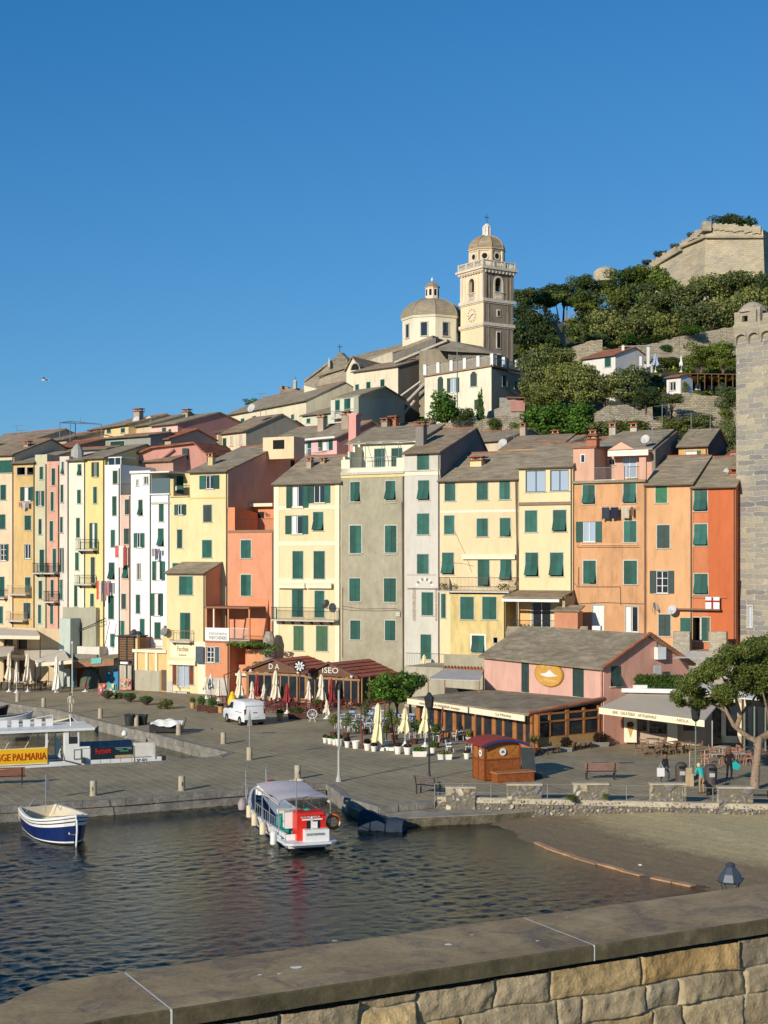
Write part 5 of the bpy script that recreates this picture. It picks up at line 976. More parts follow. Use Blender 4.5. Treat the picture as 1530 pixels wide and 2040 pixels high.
a=P(1017,798,173.9); MB().obox(a-V((0,.08,1.3)),V((1.7,0,0)),V((0,.06,0)),V((0,0,1.3))).build('doorway',plaster('hut_pink',(.5,.25,.2),.3),h); MB().obox(P(1008,793,173.6),V((2.3,.2,0)),V((.2,2,.3)),V((0,0,.1))).build('roof',TERRA,h)
# bell tower
YT=205; k_=YT/F
th_=math.atan2(.555,.832)
cT=P(963,735,YT); WT=5.35
ax=V((math.cos(th_),math.sin(th_),0)); ay=V((-math.sin(th_),math.cos(th_),0))
def TZ(py): return HC-(py-HY)*YT/F
bt=thing('bell_tower','cream church bell tower with weathered faces darkened for shade, a clock, balustrade and ribbed dome','church tower',(cT.x+ax.x*2.7+ay.x*2.7,cT.y+ax.y*2.7+ay.y*2.7,TZ(735)))
cc=cT+ax*(WT/2)+ay*(WT/2); cc.z=0; MT=Matrix.Translation(cc)@Matrix.Rotation(th_,4,'Z')
TL=plaster('tower_cream',(.76,.62,.39),.15); TR=plaster('tower_worn_shade',(.31,.25,.175),1.0); TW=plaster('tower_trim',(.70,.59,.45),.5)  # TR: worn colour, also darkened to stand for the dimmer-lit right face
hw=WT/2
def tbox(mb,x0,x1,y0,y1,z0,z1,mi=0): mb.obox((x0,y0,z0),(x1-x0,0,0),(0,y1-y0,0),(0,0,z1-z0),mi)
z0,z1,z2,z3,z4=TZ(760),TZ(646),TZ(598),TZ(537),TZ(527)
mb=MB(MT)
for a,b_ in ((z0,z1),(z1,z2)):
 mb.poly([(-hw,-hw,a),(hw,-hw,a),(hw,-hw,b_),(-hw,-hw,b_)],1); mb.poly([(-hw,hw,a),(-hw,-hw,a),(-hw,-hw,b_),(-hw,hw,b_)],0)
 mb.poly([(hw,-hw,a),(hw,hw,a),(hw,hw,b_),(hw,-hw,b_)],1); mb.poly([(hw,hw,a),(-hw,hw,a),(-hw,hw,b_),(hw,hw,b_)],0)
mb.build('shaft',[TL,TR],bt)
mb=MB(MT); aw=.62; sill=z2+.35; top=TZ(550); n=8; t_=.5
def side(R_,mi):
 m2=MB(MT@R_)
 def q(x0,x1,a,b_): m2.obox((x0,-hw,a),(x1-x0,0,0),(0,t_,0),(0,0,b_-a),mi)
 q(-hw,-aw,z2,z3); q(aw,hw-t_,z2,z3); q(-aw,aw,z2,sill)
 zs=top-aw
 for k in range(n):
  a0,a1=math.pi*k/n,math.pi*(k+1)/n; x0,x1=aw*math.cos(a0),aw*math.cos(a1)
  m2.prism([(x0,-hw,zs+aw*1.15*math.sin(a0)),(x1,-hw,zs+aw*1.15*math.sin(a1)),(x1,-hw,z3),(x0,-hw,z3)],(0,t_,0),mi)
 for x in (-hw+.03,hw-.53): m2.obox((x,-hw-.12,z2),(.5,0,0),(0,.12,0),(0,0,z3-z2),2 if mi==0 else 1)
 for x in (-hw+1.0,hw-1.2): m2.obox((x,-hw-.07,z2),(.2,0,0),(0,.07,0),(0,0,z3-z2-.4),2 if mi==0 else 1)
 for x in (-aw-.25,aw): m2.obox((x,-hw-.08,sill),(.25,0,0),(0,.08,0),(0,0,zs-sill),2)
 for k in range(n):
  a0,a1=math.pi*k/n,math.pi*(k+1)/n; m2.prism([(r_*math.cos(a),-hw-.08,zs+r_*1.1*math.sin(a)) for r_,a in ((aw,a0),(aw+.25,a0),(aw+.25,a1),(aw,a1))],(0,.08,0),2)
 m2.obox((-aw-.25,-hw-.25,sill-.12),(2*aw+.5,0,0),(0,.4,0),(0,0,.12),2); m2.obox((-aw-.25,-hw-.2,sill+.95),(2*aw+.5,0,0),(0,.2,0),(0,0,.12),2)
 for k in range(6): m2.lathe((-aw+.1+k*.21,-hw-.08,sill),[(.05,0),(.08,.3),(.04,.6),(.06,.95)],6,2)
 return m2
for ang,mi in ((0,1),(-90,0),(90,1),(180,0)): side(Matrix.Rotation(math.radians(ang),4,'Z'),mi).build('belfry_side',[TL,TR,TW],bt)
mb=MB(MT); mb.lathe((0,0,z2+1.6),[(.75,0),(.7,.15),(.55,.5),(.42,1.0),(.2,1.25),(.05,1.3)],14); mb.box((0,0,z2+3.1),WT-.6,.2,.2); mb.tube((0,0,z2+2.9),(0,0,z2+3.1),.06,5); mb.build('bell',plain('bronze',(.12,.10,.06),.4,.8),bt)
mb=MB(MT)
for za,o,hh in ((z1,.22,.45),(z2,.22,.45),(z3,.35,.25),(z3+.25,.55,.3)): tbox(mb,-hw-o,hw+o,-hw-o,hw+o,za-.1,za+hh-.1); tbox(mb,-hw-o*.5,hw+o*.5,-hw-o*.5,hw+o*.5,za-.28,za-.1)
for k in range(9):
 x=-hw+.1+k*(WT-.35)/8
 for s in (0,-90): m2=MB(MT@Matrix.Rotation(math.radians(s),4,'Z')); m2.obox((x,-hw-.42,z3-.32),(.16,0,0),(0,.42,0),(0,0,.3)); mb.v+= [];  m2.build('corbel',TW,bt)
mb.build('cornice',TW,bt)
mb=MB(MT)
for za,zb2 in ((z1+.35,z2-.35),(z0,z1-.35)):
 for x in (-hw+.02,-hw+.85,hw-1.05,hw-.25): mb.obox((x,-hw-.06,za),(.2,0,0),(0,.06,0),(0,0,zb2-za))
mb.build('pilaster_strips',TR,bt)
mb=MB(MT)
for (x,za,w_,h_) in ((.0,TZ(626),.36,.75),(.0,TZ(690),.55,2.2),(.1,TZ(715),.4,.8)):
 mb.obox((x-w_/2-.13,-hw-.09,za-.12),(w_+.26,0,0),(0,.09,0),(0,0,h_+.3),0); mb.obox((x-w_/2,-hw-.11,za),(w_,0,0),(0,.03,0),(0,0,h_),1)
mb.each('slit_window',[TW,DARK],bt)
mb=MB(MT@Matrix.Rotation(math.radians(-90),4,'Z')); zc=TZ(623); mb.M=mb.M@Matrix.Translation((.0,-hw-.03,zc))@Matrix.Rotation(math.radians(90),4,'X')
mb.lathe((0,0,0),[(1.0,0),(1.0,.02)],28,0)
for k in range(12):
 a=2*math.pi*k/12; ca,sa=math.cos(a),math.sin(a); mb.obox((.72*ca-.06*sa,.72*sa+.06*ca,.02),(.24*ca,.24*sa,0),(.12*sa,-.12*ca,0),(0,0,.02),1)
for a,l,w_ in ((math.radians(18),.62,.05),(math.radians(218),.8,.05)): ca,sa=math.cos(a),math.sin(a); mb.obox((-.1*ca-w_*sa,-.1*sa+w_*ca,.04),(l*ca,l*sa,0),(2*w_*sa,-2*w_*ca,0),(0,0,.03),1)
mb.build('clock',[plain('clock_face',(.70,.58,.40),.8,var=.04),plain('clock_marks',(.16,.10,.04),.7)],bt)
zb_=z3+.45; mb=MB(MT); e=hw+.3
for s in range(4):
 m2=MB(MT@Matrix.Rotation(math.radians(90*s),4,'Z')); m2.obox((-e,-e,zb_),(2*e,0,0),(0,.26,0),(0,0,.12)); m2.obox((-e,-e,zb_+.85),(2*e-.26,0,0),(0,.26,0),(0,0,.15))
 for k in range(4): m2.obox((-e+(2*e-.3)*k/3+.003,-e-.02,zb_+.12),(.3,0,0),(0,.3,0),(0,0,.9))
 for k in range(18):
  if k%6!=0: m2.lathe((-e+.15+(2*e-.3)*k/18,-e+.13,zb_+.12),[(.06,0),(.1,.25),(.045,.55),(.07,.73)],6)
 m2.build('balustrade',plain('marble_balustrade',(.56,.51,.40),.6,var=.1),bt)
R8=2.55; a8=math.pi/8; dz0=zb_-.3; dz1=TZ(489)
mb=MB(MT); mb.lathe((0,0,0),[(R8*.97,dz0),(R8*.97,dz1-.35),(R8*1.02,dz1-.35),(R8*1.02,dz1-.2),(R8*1.1,dz1-.1),(R8*1.1,dz1)],8,0,a8)
for k in range(8): a=a8+2*math.pi*k/8; mb.lathe((R8*.97*math.cos(a),R8*.97*math.sin(a),0),[(.22,dz0),(.22,dz1-.3)],6)
mb.build('drum',plaster('drum_cream',(.70,.56,.38),.5),bt)
for k in range(8):
 a=2*math.pi*k/8; mi=MT@Matrix.Rotation(a,4,'Z')@Matrix.Translation((R8*.97*math.cos(a8)+.02,0,TZ(508)+.2))@Matrix.Rotation(math.radians(90),4,'Y'); m2=MB(mi)
 m2.lathe((0,0,-.02),[(.40,0),(.40,.05)],14,1)
 for j in range(14):
  t0,t1=2*math.pi*j/14,2*math.pi*(j+1)/14; m2.prism([(r_*math.cos(t),r_*math.sin(t),0) for r_,t in ((.4,t0),(.6,t0),(.6,t1),(.4,t1))],(0,0,.1),0)
 m2.build('round_window',[TW,DARK],bt)
dome=[(R8*1.04*math.cos(t),dz1+2.15*math.sin(t)) for t in np.linspace(0,1.32,9)]
dm=MB(MT).lathe((0,0,0),dome,8,0,a8).build('dome',slate('dome_scales',(.36,.29,.2)),bt)
mb=MB(MT)
for k in range(8): a=a8+2*math.pi*k/8; mb.path([(r_*math.cos(a),r_*math.sin(a),z+.02) for r_,z in dome],.09,5)
mb.build('dome_rib',plain('rib_brown',(.40,.24,.12),.8),dm)
lz=dz1+2.0; mb=MB(MT); mb.lathe((0,0,0),[(.62,lz),(.62,lz+.25),(.5,lz+.25),(.5,TZ(441)),(.62,TZ(441)),(.62,TZ(440)),(.35,TZ(438)+.15),(.1,TZ(436)+.2)],8,0,a8)
for k in range(8): a=a8+2*math.pi*k/8; mb.tube((.56*math.cos(a),.56*math.sin(a),lz+.2),(.56*math.cos(a),.56*math.sin(a),TZ(441)),.09,5)
mb.build('lantern',plain('lantern_pale',(.70,.63,.55),.7),bt)
mb=MB(MT); zc=TZ(436)+.1; mb.tube((0,0,zc),(0,0,zc+1.5),.05,5); mb.obox((-.38,-.04,zc+.95),(.76,0,0),(0,.08,0),(0,0,.08)); mb.build('cross',IRON,bt)
# octagonal dome
YD=212
def DZ(py): return HC-(py-HY)*YD/F
cD=P(861,690,YD); cd=thing('dome_church','octagonal cream drum with a patterned tiled dome and small lantern, left of the bell tower','church dome',(cD.x,cD.y,DZ(690)))
MD=Matrix.Translation((cD.x,cD.y,0)); R=4.35; a0=math.radians(-86)
mb=MB(MD); mb.lathe((0,0,0),[(R,DZ(700)),(R,DZ(640)),(R*1.03,DZ(640)),(R*1.05,DZ(636))],8,0,a0); mb.build('drum',plaster('drum_white',(.74,.66,.48),.2),cd)
for k in range(8):
 a=a0+math.pi/8+2*math.pi*k/8; mi=MD@Matrix.Rotation(a,4,'Z')@Matrix.Translation((R*math.cos(math.pi/8),0,DZ(665)))
 m2=MB(mi); m2.obox((-.1,-.62,-.85),(.18,0,0),(0,.16,0),(0,0,1.9),0); m2.obox((-.1,.46,-.85),(.18,0,0),(0,.16,0),(0,0,1.9),0); m2.obox((-.1,-.62,1.05),(.2,0,0),(0,1.24,0),(0,0,.16),0); m2.obox((-.1,-.62,-1.0),(.25,0,0),(0,1.24,0),(0,0,.15),0); m2.obox((-.1,-.46,-.85),(.12,0,0),(0,.92,0),(0,0,1.9),1); m2.build('window',[SILL,GLASS],cd)
m,nt,b=newmat('dome_tiles'); g=nd(nt,'ShaderNodeNewGeometry'); wv=nd(nt,'ShaderNodeTexWave'); wv.wave_type='BANDS'; wv.bands_direction='Z'; wv.inputs['Scale'].default_value=1.6; wv.inputs['Distortion'].default_value=2.5; wv.inputs['Detail'].default_value=1; nt.links.new(g.outputs['Position'],wv.inputs[0])
r=ramp(nt,wv.outputs[1],[(.35,(.20,.16,.11)),(.6,(.40,.34,.22))]); n=noise(nt,1.2,4); r2=ramp(nt,n.outputs[0],[(.3,(.70,.70,.78)),(.7,(1.15,1.12,1.0))]); nt.links.new(mixc(nt,.8,r.outputs[0],r2.outputs[0],'MULTIPLY'),b.inputs['Base Color']); b.inputs['Roughness'].default_value=.8
dd=[(R*1.05*math.cos(t),DZ(636)+(DZ(597)-DZ(636))*math.sin(t)/math.sin(1.28)) for t in np.linspace(0,1.28,9)]
dm=MB(MD).lathe((0,0,0),dd,8,0,a0).build('dome',m,cd); mb=MB(MD)
for k in range(8): a=a0+2*math.pi*k/8; mb.path([(r_*math.cos(a),r_*math.sin(a),z+.02) for r_,z in dd],.07,5)
mb.build('dome_rib',plain('rib_grey',(.3,.24,.17),.8),dm)
MB(MD).lathe((0,0,0),[(1.0,DZ(598)),(1.0,DZ(574)),(1.12,DZ(574)),(1.12,DZ(572.5))],8,0,a0).build('lantern',plaster('lantern_cream',(.70,.60,.47),.3),cd)
MB(MD).lathe((0,0,0),[(1.2,DZ(572.5)),(.7,DZ(566)),(.2,DZ(561))],8,0,a0).build('lantern_roof',SLATE2,cd); MB(MD).lathe((0,0,DZ(561)),[(.1,0),(.18,.2),(.18,.35),(.04,.6)],8).build('finial',WHITE,cd)
for k in range(8): a=a0+math.pi/8+2*math.pi*k/8; mi=MD@Matrix.Rotation(a,4,'Z')@Matrix.Translation((.9,0,DZ(590))); MB(mi).obox((0,-.18,0),(.05,0,0),(0,.36,0),(0,0,.9)).build('lantern_opening',[DARK],cd)
# stone defence tower at the right edge
TS=masonry('tower_stone',[(.22,.21,.20),(.34,.32,.28),(.27,.26,.235),(.42,.37,.27),(.31,.29,.25),(.46,.41,.29),(.24,.23,.22)],1.05,.42,(.52,.46,.33),.03,dist=.2)
tw=thing('defence_tower','tall grey and ochre stone tower with a domed corner turret at the right edge','tower',P(1560,1290,117))
Fw=Face(1466.5,1650,119.5,113); wz=Fw.uz(1500,674)[1]; wb=0
tws=[window(Fw,(1490,1208,1498,1250,'g',{'pane':3,'s':.12,'curt':0}),tw,small=True)]
facade(Fw,0,wz,tws,TS,tw).build('wall',TS,tw); MB().obox(Fw.pt(0,0,-.01),-Fw.n*8,Fw.u*.02,(0,0,wz)).build('side_wall',TS,tw)
zc=Fw.uz(1500,640)[1]; mb=MB(); tw_=P(1,1,119).x
nA=4; La=Fw.L/nA*1.0; LA=.0
mb.obox(Fw.pt(-.06,wz+.62,.3),Fw.u*(Fw.L+.1),-Fw.n*.8,(0,0,.65))
span=1.22; x=.04
while x<Fw.L:
 n=8
 for k in range(n):
  t0,t1=math.pi*k/n,math.pi*(k+1)/n; r_=span/2-.14; c0,c1=x+span/2-r_*math.cos(t0),x+span/2-r_*math.cos(t1)
  mb.prism([Fw.pt(c0,wz+.08+.72*r_*math.sin(t0),.3),Fw.pt(c1,wz+.08+.72*r_*math.sin(t1),.3),Fw.pt(c1,wz+.64,.3),Fw.pt(c0,wz+.64,.3)],-Fw.n*.35)
 mb.prism([Fw.pt(x-.13,wz+.64,.3),Fw.pt(x+.14,wz+.64,.3),Fw.pt(x+.14,wz+.1,.3),Fw.pt(x+.06,wz-.35,.1),Fw.pt(x-.06,wz-.35,.1),Fw.pt(x-.13,wz+.1,.3)],-Fw.n*.35)
 x+=span
mb.obox(Fw.pt(0,wz,0),Fw.u*Fw.L,-Fw.n*1,(0,0,.66)); mb.build('corbel_arches',masonry('turret_stone',[(.42,.36,.25),(.50,.43,.29),(.36,.31,.22)],.5,.25),tw)
zT=wz+1.27; TSr=MATS['turret_stone']; mb=MB()
for (a,b_,c,d) in ((0,.75,0,1.0),(1.3,2.1,0,1.0),(0.75,1.3,0,.12),(.75,1.3,.62,1.0)): mb.obox(Fw.pt(a,zT+c,.25),Fw.u*(b_-a),-Fw.n*.35,(0,0,d-c))
mb.obox(Fw.pt(.0,zT,-.1),Fw.u*.3,-Fw.n*1.8,(0,0,1.0)); mb.obox(Fw.pt(1.8,zT,-.1),Fw.u*.3,-Fw.n*1.8,(0,0,1.0)); mb.obox(Fw.pt(0.3,zT,-1.9),Fw.u*1.5,-Fw.n*.2,(0,0,1.0))
c=Fw.pt(1.05,zT+.92,-.8); mb.lathe(c,[(1.25,0),(1.1,.3),(.8,.62),(.45,.85),(.1,.95)],14); mb.obox(Fw.pt(2.2,zT,.2),Fw.u*.25,-Fw.n*.4,(0,0,1.2)); mb.obox(Fw.pt(2.7,zT,.2),Fw.u*4,-Fw.n*.5,(0,0,.6)); mb.build('turret',TSr,tw)
mb=MB(); mb.path([Fw.pt(.25,4,.12),Fw.pt(.3,8,.12),Fw.pt(.5,11,.12)],.05,5); mb.build('conduit',IRON,tw)
ow=thing('town_wall','old rubble town wall with stumpy merlons behind the pink restaurant','wall',P(1200,1300,118))
Fo=Face(1003,1466,rowY(1003,-4.5),rowY(1466,-3)); zz_=Fo.uz(1200,1290)[1]; RB_=masonry('old_rubble',[(.40,.35,.27),(.52,.46,.34),(.33,.30,.25),(.46,.40,.28)],.38,.2,(.55,.48,.36),.02,dist=.14)
MB().obox(Fo.pt(0,0,0),Fo.u*Fo.L,-Fo.n*4.2,(0,0,zz_-.1)).build('wall',RB_,ow)
for a,b_,y in ((1009,1041,1262),(1071,1104,1264),(1135,1168,1262),(1341,1374,1258),(1412,1447,1258)):
 u0,za=Fo.uz(a,y); u1,_=Fo.uz(b_,y); m2=MB(); m2.obox(Fo.pt(u0,zz_-.4,.05),Fo.u*(u1-u0),-Fo.n*.8,(0,0,za-zz_+.4),0)
 if a<1200: m2.obox(Fo.pt(u0-.05,za-.05,.12),Fo.u*(u1-u0+.1),V((0,0,.55))-Fo.n*.5,(0,0,.1),1)
 m2.build('merlon',[RB_,SLATE],ow)
u0,za=Fo.uz(1105,1218); q=Fo.pt(u0,zz_,.1); m2=MB(); m2.obox(q,Fo.u*2.0,-Fo.n*1.6,(0,0,za-zz_),0); m2.obox(q+V((-.0,0,za-zz_))+Fo.n*.2-Fo.u*.1,Fo.u*2.3,-Fo.n*1.9+V((0,0,.4)),(0,0,.1),1); m2.build('lean_to',[plaster('leanto_orange',(.55,.25,.14),.3),SLATE],ow)
t=thing('white_cabinet','tall white outdoor cabinet beside the glazed door above the pink restaurant','cabinet',Fo.pt(Fo.uz(1186,1260)[0],zz_,-.3)); p=wloc(t); MB().obox(p-Fo.u*.35,Fo.u*.7,-Fo.n*.6,(0,0,1.75)).build('body',WHITE,t); MB().obox(p-Fo.u*.3+Fo.n*.01+V((0,0,1.0)),Fo.u*.6,Fo.n*.015,(0,0,.03)).build('handle',STEEL,t)
r1=Fo.pt(Fo.uz(1010,1250)[0],zz_+.6,-1); r2=Fo.pt(Fo.uz(1136,1250)[0],zz_+.6,-1)
t=thing('terrace_fence','dark iron fence with climbing leaves on the terrace of the small roof','fence',r1); railing([r1,r2],1.5,t,IRON,.1)
v,fq=leafcloud([(a_,b_,c_,.5,.25,.45) for a_,b_,c_ in [tuple(r1.lerp(r2,q)+V((0,0,.8))) for q in (.05,.15,.25,.4,.55,.75,.9)]],700,.07,5); npmesh('climbing_leaves',v-np.array(r1),fq,foliage('leaf_mid',(.02,.05,.012),(.04,.09,.02),(.08,.14,.03)),t)
# fortress
ft=thing('fortress','pale stone fortress bastion with sloping walls on the hilltop','fortress',P(1430,570,272))
FS=masonry('fort_stone',[(.46,.39,.26),(.54,.46,.31),(.40,.34,.24),(.5,.44,.33)],.9,.4,(.42,.37,.27),.03,dist=.2); FSd=FS
a=[P(1297,528,290),P(1358,487,282),P(1407,449,274),P(1520,457,270)]; bq=[P(1297,590,289),P(1358,620,280),P(1400,640,270.5),P(1526,640,266)]
mb=MB()
for i in range(3):
 mb.poly([bq[i],bq[i+1],a[i+1],a[i]])
c=P(1520,457,270); d=P(1560,480,285); mb.poly([bq[3],P(1570,640,284),d,c]); mb.poly([a[0],a[1],a[2],a[3],d,P(1400,470,300),P(1300,520,310)]); mb.build('wall',FS,ft)
mb=MB()
for p,q in ((P(1298,533,289.5),P(1356,497,281)),(P(1357,492,281.4),P(1406,471,273)),(P(1406,472,273),P(1521,472,269.2))): mb.tube(p,q,.3,6)
mb.build('string_course',FS,ft); mb=MB(); rn=random.Random(8)
for p,q,n in ((P(1300,526,290),P(1352,494,282.5),12),(P(1360,487,282),P(1404,455,274.5),10),(P(1409,449,274),P(1519,457,270),20)):
 for k in range(n): r_=p.lerp(q,k/n); mb.box(r_+V((0,0,-.2)),(q-p).length/n*.98,1.0,1.2+rn.uniform(-.5,.5),0,math.atan2(q.y-p.y,q.x-p.x))
mb.box(P(1407,452,273.5),1.6,1.6,1.8); mb.build('parapet_stones',FS,ft)
t=thing('hill_turret','rounded pale stone turret half hidden by trees on the hilltop','turret',P(1205,560,285)); MB().lathe(P(1206,562,285),[(2.3,0),(2.3,1.9),(1.9,2.4),(1.2,2.8),(.3,3.0)],14).build('wall',FS,t)
t=thing('side_bastion','far fortress wall in shade behind the bastion at the right edge','fortress',P(1535,500,295)); MB().obox(P(1518,560,292),V((12,0,0)),V((0,5,0)),V((0,0,9.5))).build('wall',FS,t)
# terrace walls on the slope
TWM=masonry('terrace_rubble',[(.40,.35,.25),(.50,.44,.32),(.30,.26,.2),(.44,.38,.27)],.45,.22,(.22,.19,.13),.03,dist=.18)
def twall(label,pts,Y,hgt,name='terrace_wall',mat=TWM,th=1.2):
 """pts: px,py of the wall top from left to right; leaning slightly back"""
 rn=random.Random(len(label)); P_=[P(x,y,Y+(0 if len(q)==0 else q[0])) for x,y,*q in pts]; root=thing(name,label,'wall',P_[0]-V((0,0,hgt)))
 mb=MB()
 for p,q in zip(P_,P_[1:]):
  n=max(1,int((q-p).length/.8))
  for k in range(n):
   a=p.lerp(q,k/n); b_=p.lerp(q,(k+1)/n); j=rn.uniform(-.12,.16); H=V((0,0,hgt)); o=V((0,rn.uniform(-.08,.08),0))
   mb.prism([a+o+V((0,0,j)),b_+o+V((0,0,j)),b_-H+V((0,-.25,0)),a-H+V((0,-.25,0))],(0,th,0))
 mb.build('wall',mat,root); return root
twall('broad rubble terrace wall below the olive belt, highest of the terrace walls',[(1190,702),(1290,688),(1330,676),(1400,662),(1470,650)],214,4.2)
twall('second rubble terrace wall, left of the round bush',[(1300,722),(1380,730),(1470,738)],205,3.2)
twall('third rubble terrace wall above the vine pergola',[(1320,748),(1400,752),(1475,757)],198,2.4)
twall('light rubble retaining wall right of the gable shed',[(1328,812),(1345,782),(1420,790),(1470,800)],180,3.6)
twall('low dry stone wall with a lean-to at the end of the ivy hedge',[(1186,822),(1215,808),(1248,806),(1278,818),(1300,812)],172,3.0)
twall('grey lower garden wall above the roofs',[(1250,834),(1292,836),(1320,840)],164,2.2)
twall('stone retaining wall under the villa garden',[(845,846),(900,842),(960,838),(1000,828),(1042,832)],170,3.6)
twall('short stone wall behind the olive trees',[(1140,690),(1180,678),(1200,676)],212,2.5,)
h,f,z=back('terracotta roofed cottage among the olive trees with one green shutter',1160,1226,712,(.70,.65,.59),[(1205,713,1217,731,'c')],(190,186),D=6,rise=(4,1.3),roofm=TERRA,zb=30)
h2=thing('glass_pergola','pale glazed pergola on white pillars above the cottage','pergola',P(1270,720,190)); mb=MB()
for x,y in ((1241,690),(1291,693),(1276,712),(1235,712)): p=P(x,y,188); mb.box(p-V((0,0,1.2)),.32,.32,2.6,0)
mb.obox(P(1232,692,192),P(1296,690,192)-P(1232,692,192),(0,-3,-.35),(0,0,.08),1); mb.obox(P(1226,742,190),P(1300,742,190)-P(1226,742,190),(0,3,0),(0,0,1.1),2); mb.build('frame',[WHITE,plain('pale_glass_roof',(.36,.42,.5),.2),plaster('perg_white',(.6,.57,.5),.4)],h2)
h,f,z=back('little white gable shed with a blue-grey window on the slope',1328,1356,752,(.70,.66,.62),[(1334,761,1346,778,'w')],(182,180.5),D=2.6,rise=(1.3,.35),roofm=TERRA,zb=32)
vp=thing('vine_pergola','long vine-covered pergola with dark openings on the upper terrace','pergola',P(1410,775,184)); mb=MB()
for k in range(8): p=P(1362+k*14,776,184); mb.tube(p,p+V((0,0,1.9)),.07,5)
mb.obox(P(1360,750,186.5),P(1470,752,186.5)-P(1360,750,186.5),(0,-2.5,0),(0,0,.12)); mb.build('frame',WOOD,vp); q=P(1362,778,187); MB().obox(q,V((6.8,0,0)),V((0,.2,0)),V((0,0,1.7))).build('room_wall',DARK,vp)
for k in range(3): q=P(1385+k*25,777,186.8); MB().obox(q,V((.7,0,0)),V((0,.05,0)),V((0,0,1.4))).build('door',[WHITE,GLASS][k%2],vp)
v,fq=leafcloud([tuple(P(1366+k*9,752+((k*7)%5),185.5))+(.9,1.3,.45) for k in range(12)],1800,.16,6); npmesh('vines',v-np.array(wloc(vp)),fq,foliage('vine_leaf',(.07,.06,.015),(.10,.085,.02),(.15,.13,.03)),vp)
def folded(h,r,mat,pole=STEEL,base=None,name='parasol',label='',cat='parasol',tie=.5,rot=0,basem=None,lift=.9,group=None):
 t=thing(name,label,cat,(0,0,0),0,group); mb=MB(); mb.tube((0,0,0.02),(0,0,h),.03,6); mb.build('pole',pole,t)
 n=14; m2=MB(); prof=[(lift,1.0),(lift+.12,.98),(lift+(h-lift)*.25,.72),(lift+(h-lift)*.42,.52),(lift+(h-lift)*tie,.40),(lift+(h-lift)*(tie+.08),.55),(h-.35,.42),(h-.12,.34),(h+.05,.05)]; rings=[]
 for z,k in prof:
  rings.append([m2.add((r*k*(1+.24*(1 if j%2 else -1)*(1 if z<h-.4 else .4))*math.cos(2*math.pi*j/n+rot+z*.3),r*k*(1+.24*(1 if j%2 else -1)*(1 if z<h-.4 else .4))*math.sin(2*math.pi*j/n+rot+z*.3),z+(.09*((j*37)%5-2) if z<lift+.2 else 0))) for j in range(n)])
 for A,B in zip(rings,rings[1:]):
  for j in range(n): m2.f.append([A[j],A[(j+1)%n],B[(j+1)%n],B[j]]); m2.m.append(0)
 m2.f.append(rings[-1]); m2.m.append(0); m2.build('canopy',mat,t)
 m3=MB(); m3.lathe((0,0,0),[(.26,0),(.24,.07),(.12,.12),(.06,.3)],12); m3.build('base',basem or WHITE,t); return t
t=folded(2.1,.22,WHITE,label='small white folded parasol on the upper terrace'); t.location=P(1357,742,184)
t=folded(2.4,.5,plain('blue_grey_cloth',(.32,.38,.48),.8),label='blue-grey folded parasol beside the glazed pergola'); t.location=P(1306,742,186)
# trees
F_PINE=foliage('pine_needles',(.06,.085,.015),(.12,.155,.03),(.2,.22,.05)); F_OLI=foliage('olive_leaves',(.065,.085,.025),(.14,.165,.05),(.23,.25,.09)); F_DRK=foliage('dark_leaves',(.022,.042,.012),(.05,.08,.022),(.10,.13,.035))
F_GRN=foliage('green_leaves',(.03,.08,.01),(.065,.155,.022),(.13,.24,.035)); F_YEL=foliage('yellow_green_leaves',(.07,.09,.013),(.13,.16,.03),(.2,.22,.05)); F_GRY=foliage('grey_leaves',(.06,.07,.05),(.11,.12,.09),(.17,.17,.13))
F_HIL=foliage('hill_leaves',(.04,.07,.012),(.10,.14,.022),(.19,.22,.04))
BARK=plain('bark',(.14,.10,.07),.95,var=.35,scale=4); BARKP=plain('pine_bark',(.27,.19,.13),.95,var=.3,scale=6)
CR={}
def crown(kind,mat,seed,n,size):
 key=(kind,mat.name,seed)
 if key in CR: return CR[key]
 rn=random.Random(seed); B=[]
 if kind=='round':
  for k in range(17): a=k*2.4+rn.random(); r_=rn.uniform(.1,.68); z=rn.uniform(-.75,.55); s=rn.uniform(.3,.5); B.append((r_*math.cos(a)*1.05,r_*math.sin(a),z*.85,s,s,s*.75))
 elif kind=='flat':
  for k in range(14): a=rn.random()*6.28; r_=rn.uniform(.1,.85)**.8; s=rn.uniform(.2,.34); B.append((r_*math.cos(a),r_*math.sin(a),.25-.5*r_*r_+rn.uniform(-.1,.1),s*1.1,s*1.1,s*.6))
 elif kind=='cone':
  for k in range(12): z=-1+2*k/11; s=.5*(1-z)/2+.1; a=rn.random()*6.28; B.append((.15*math.cos(a),.15*math.sin(a),z*.9,s,s,.28))
 v,f=leafcloud(B,n,size,seed); CR[key]=(v,f); return CR[key]
CROWNME={}
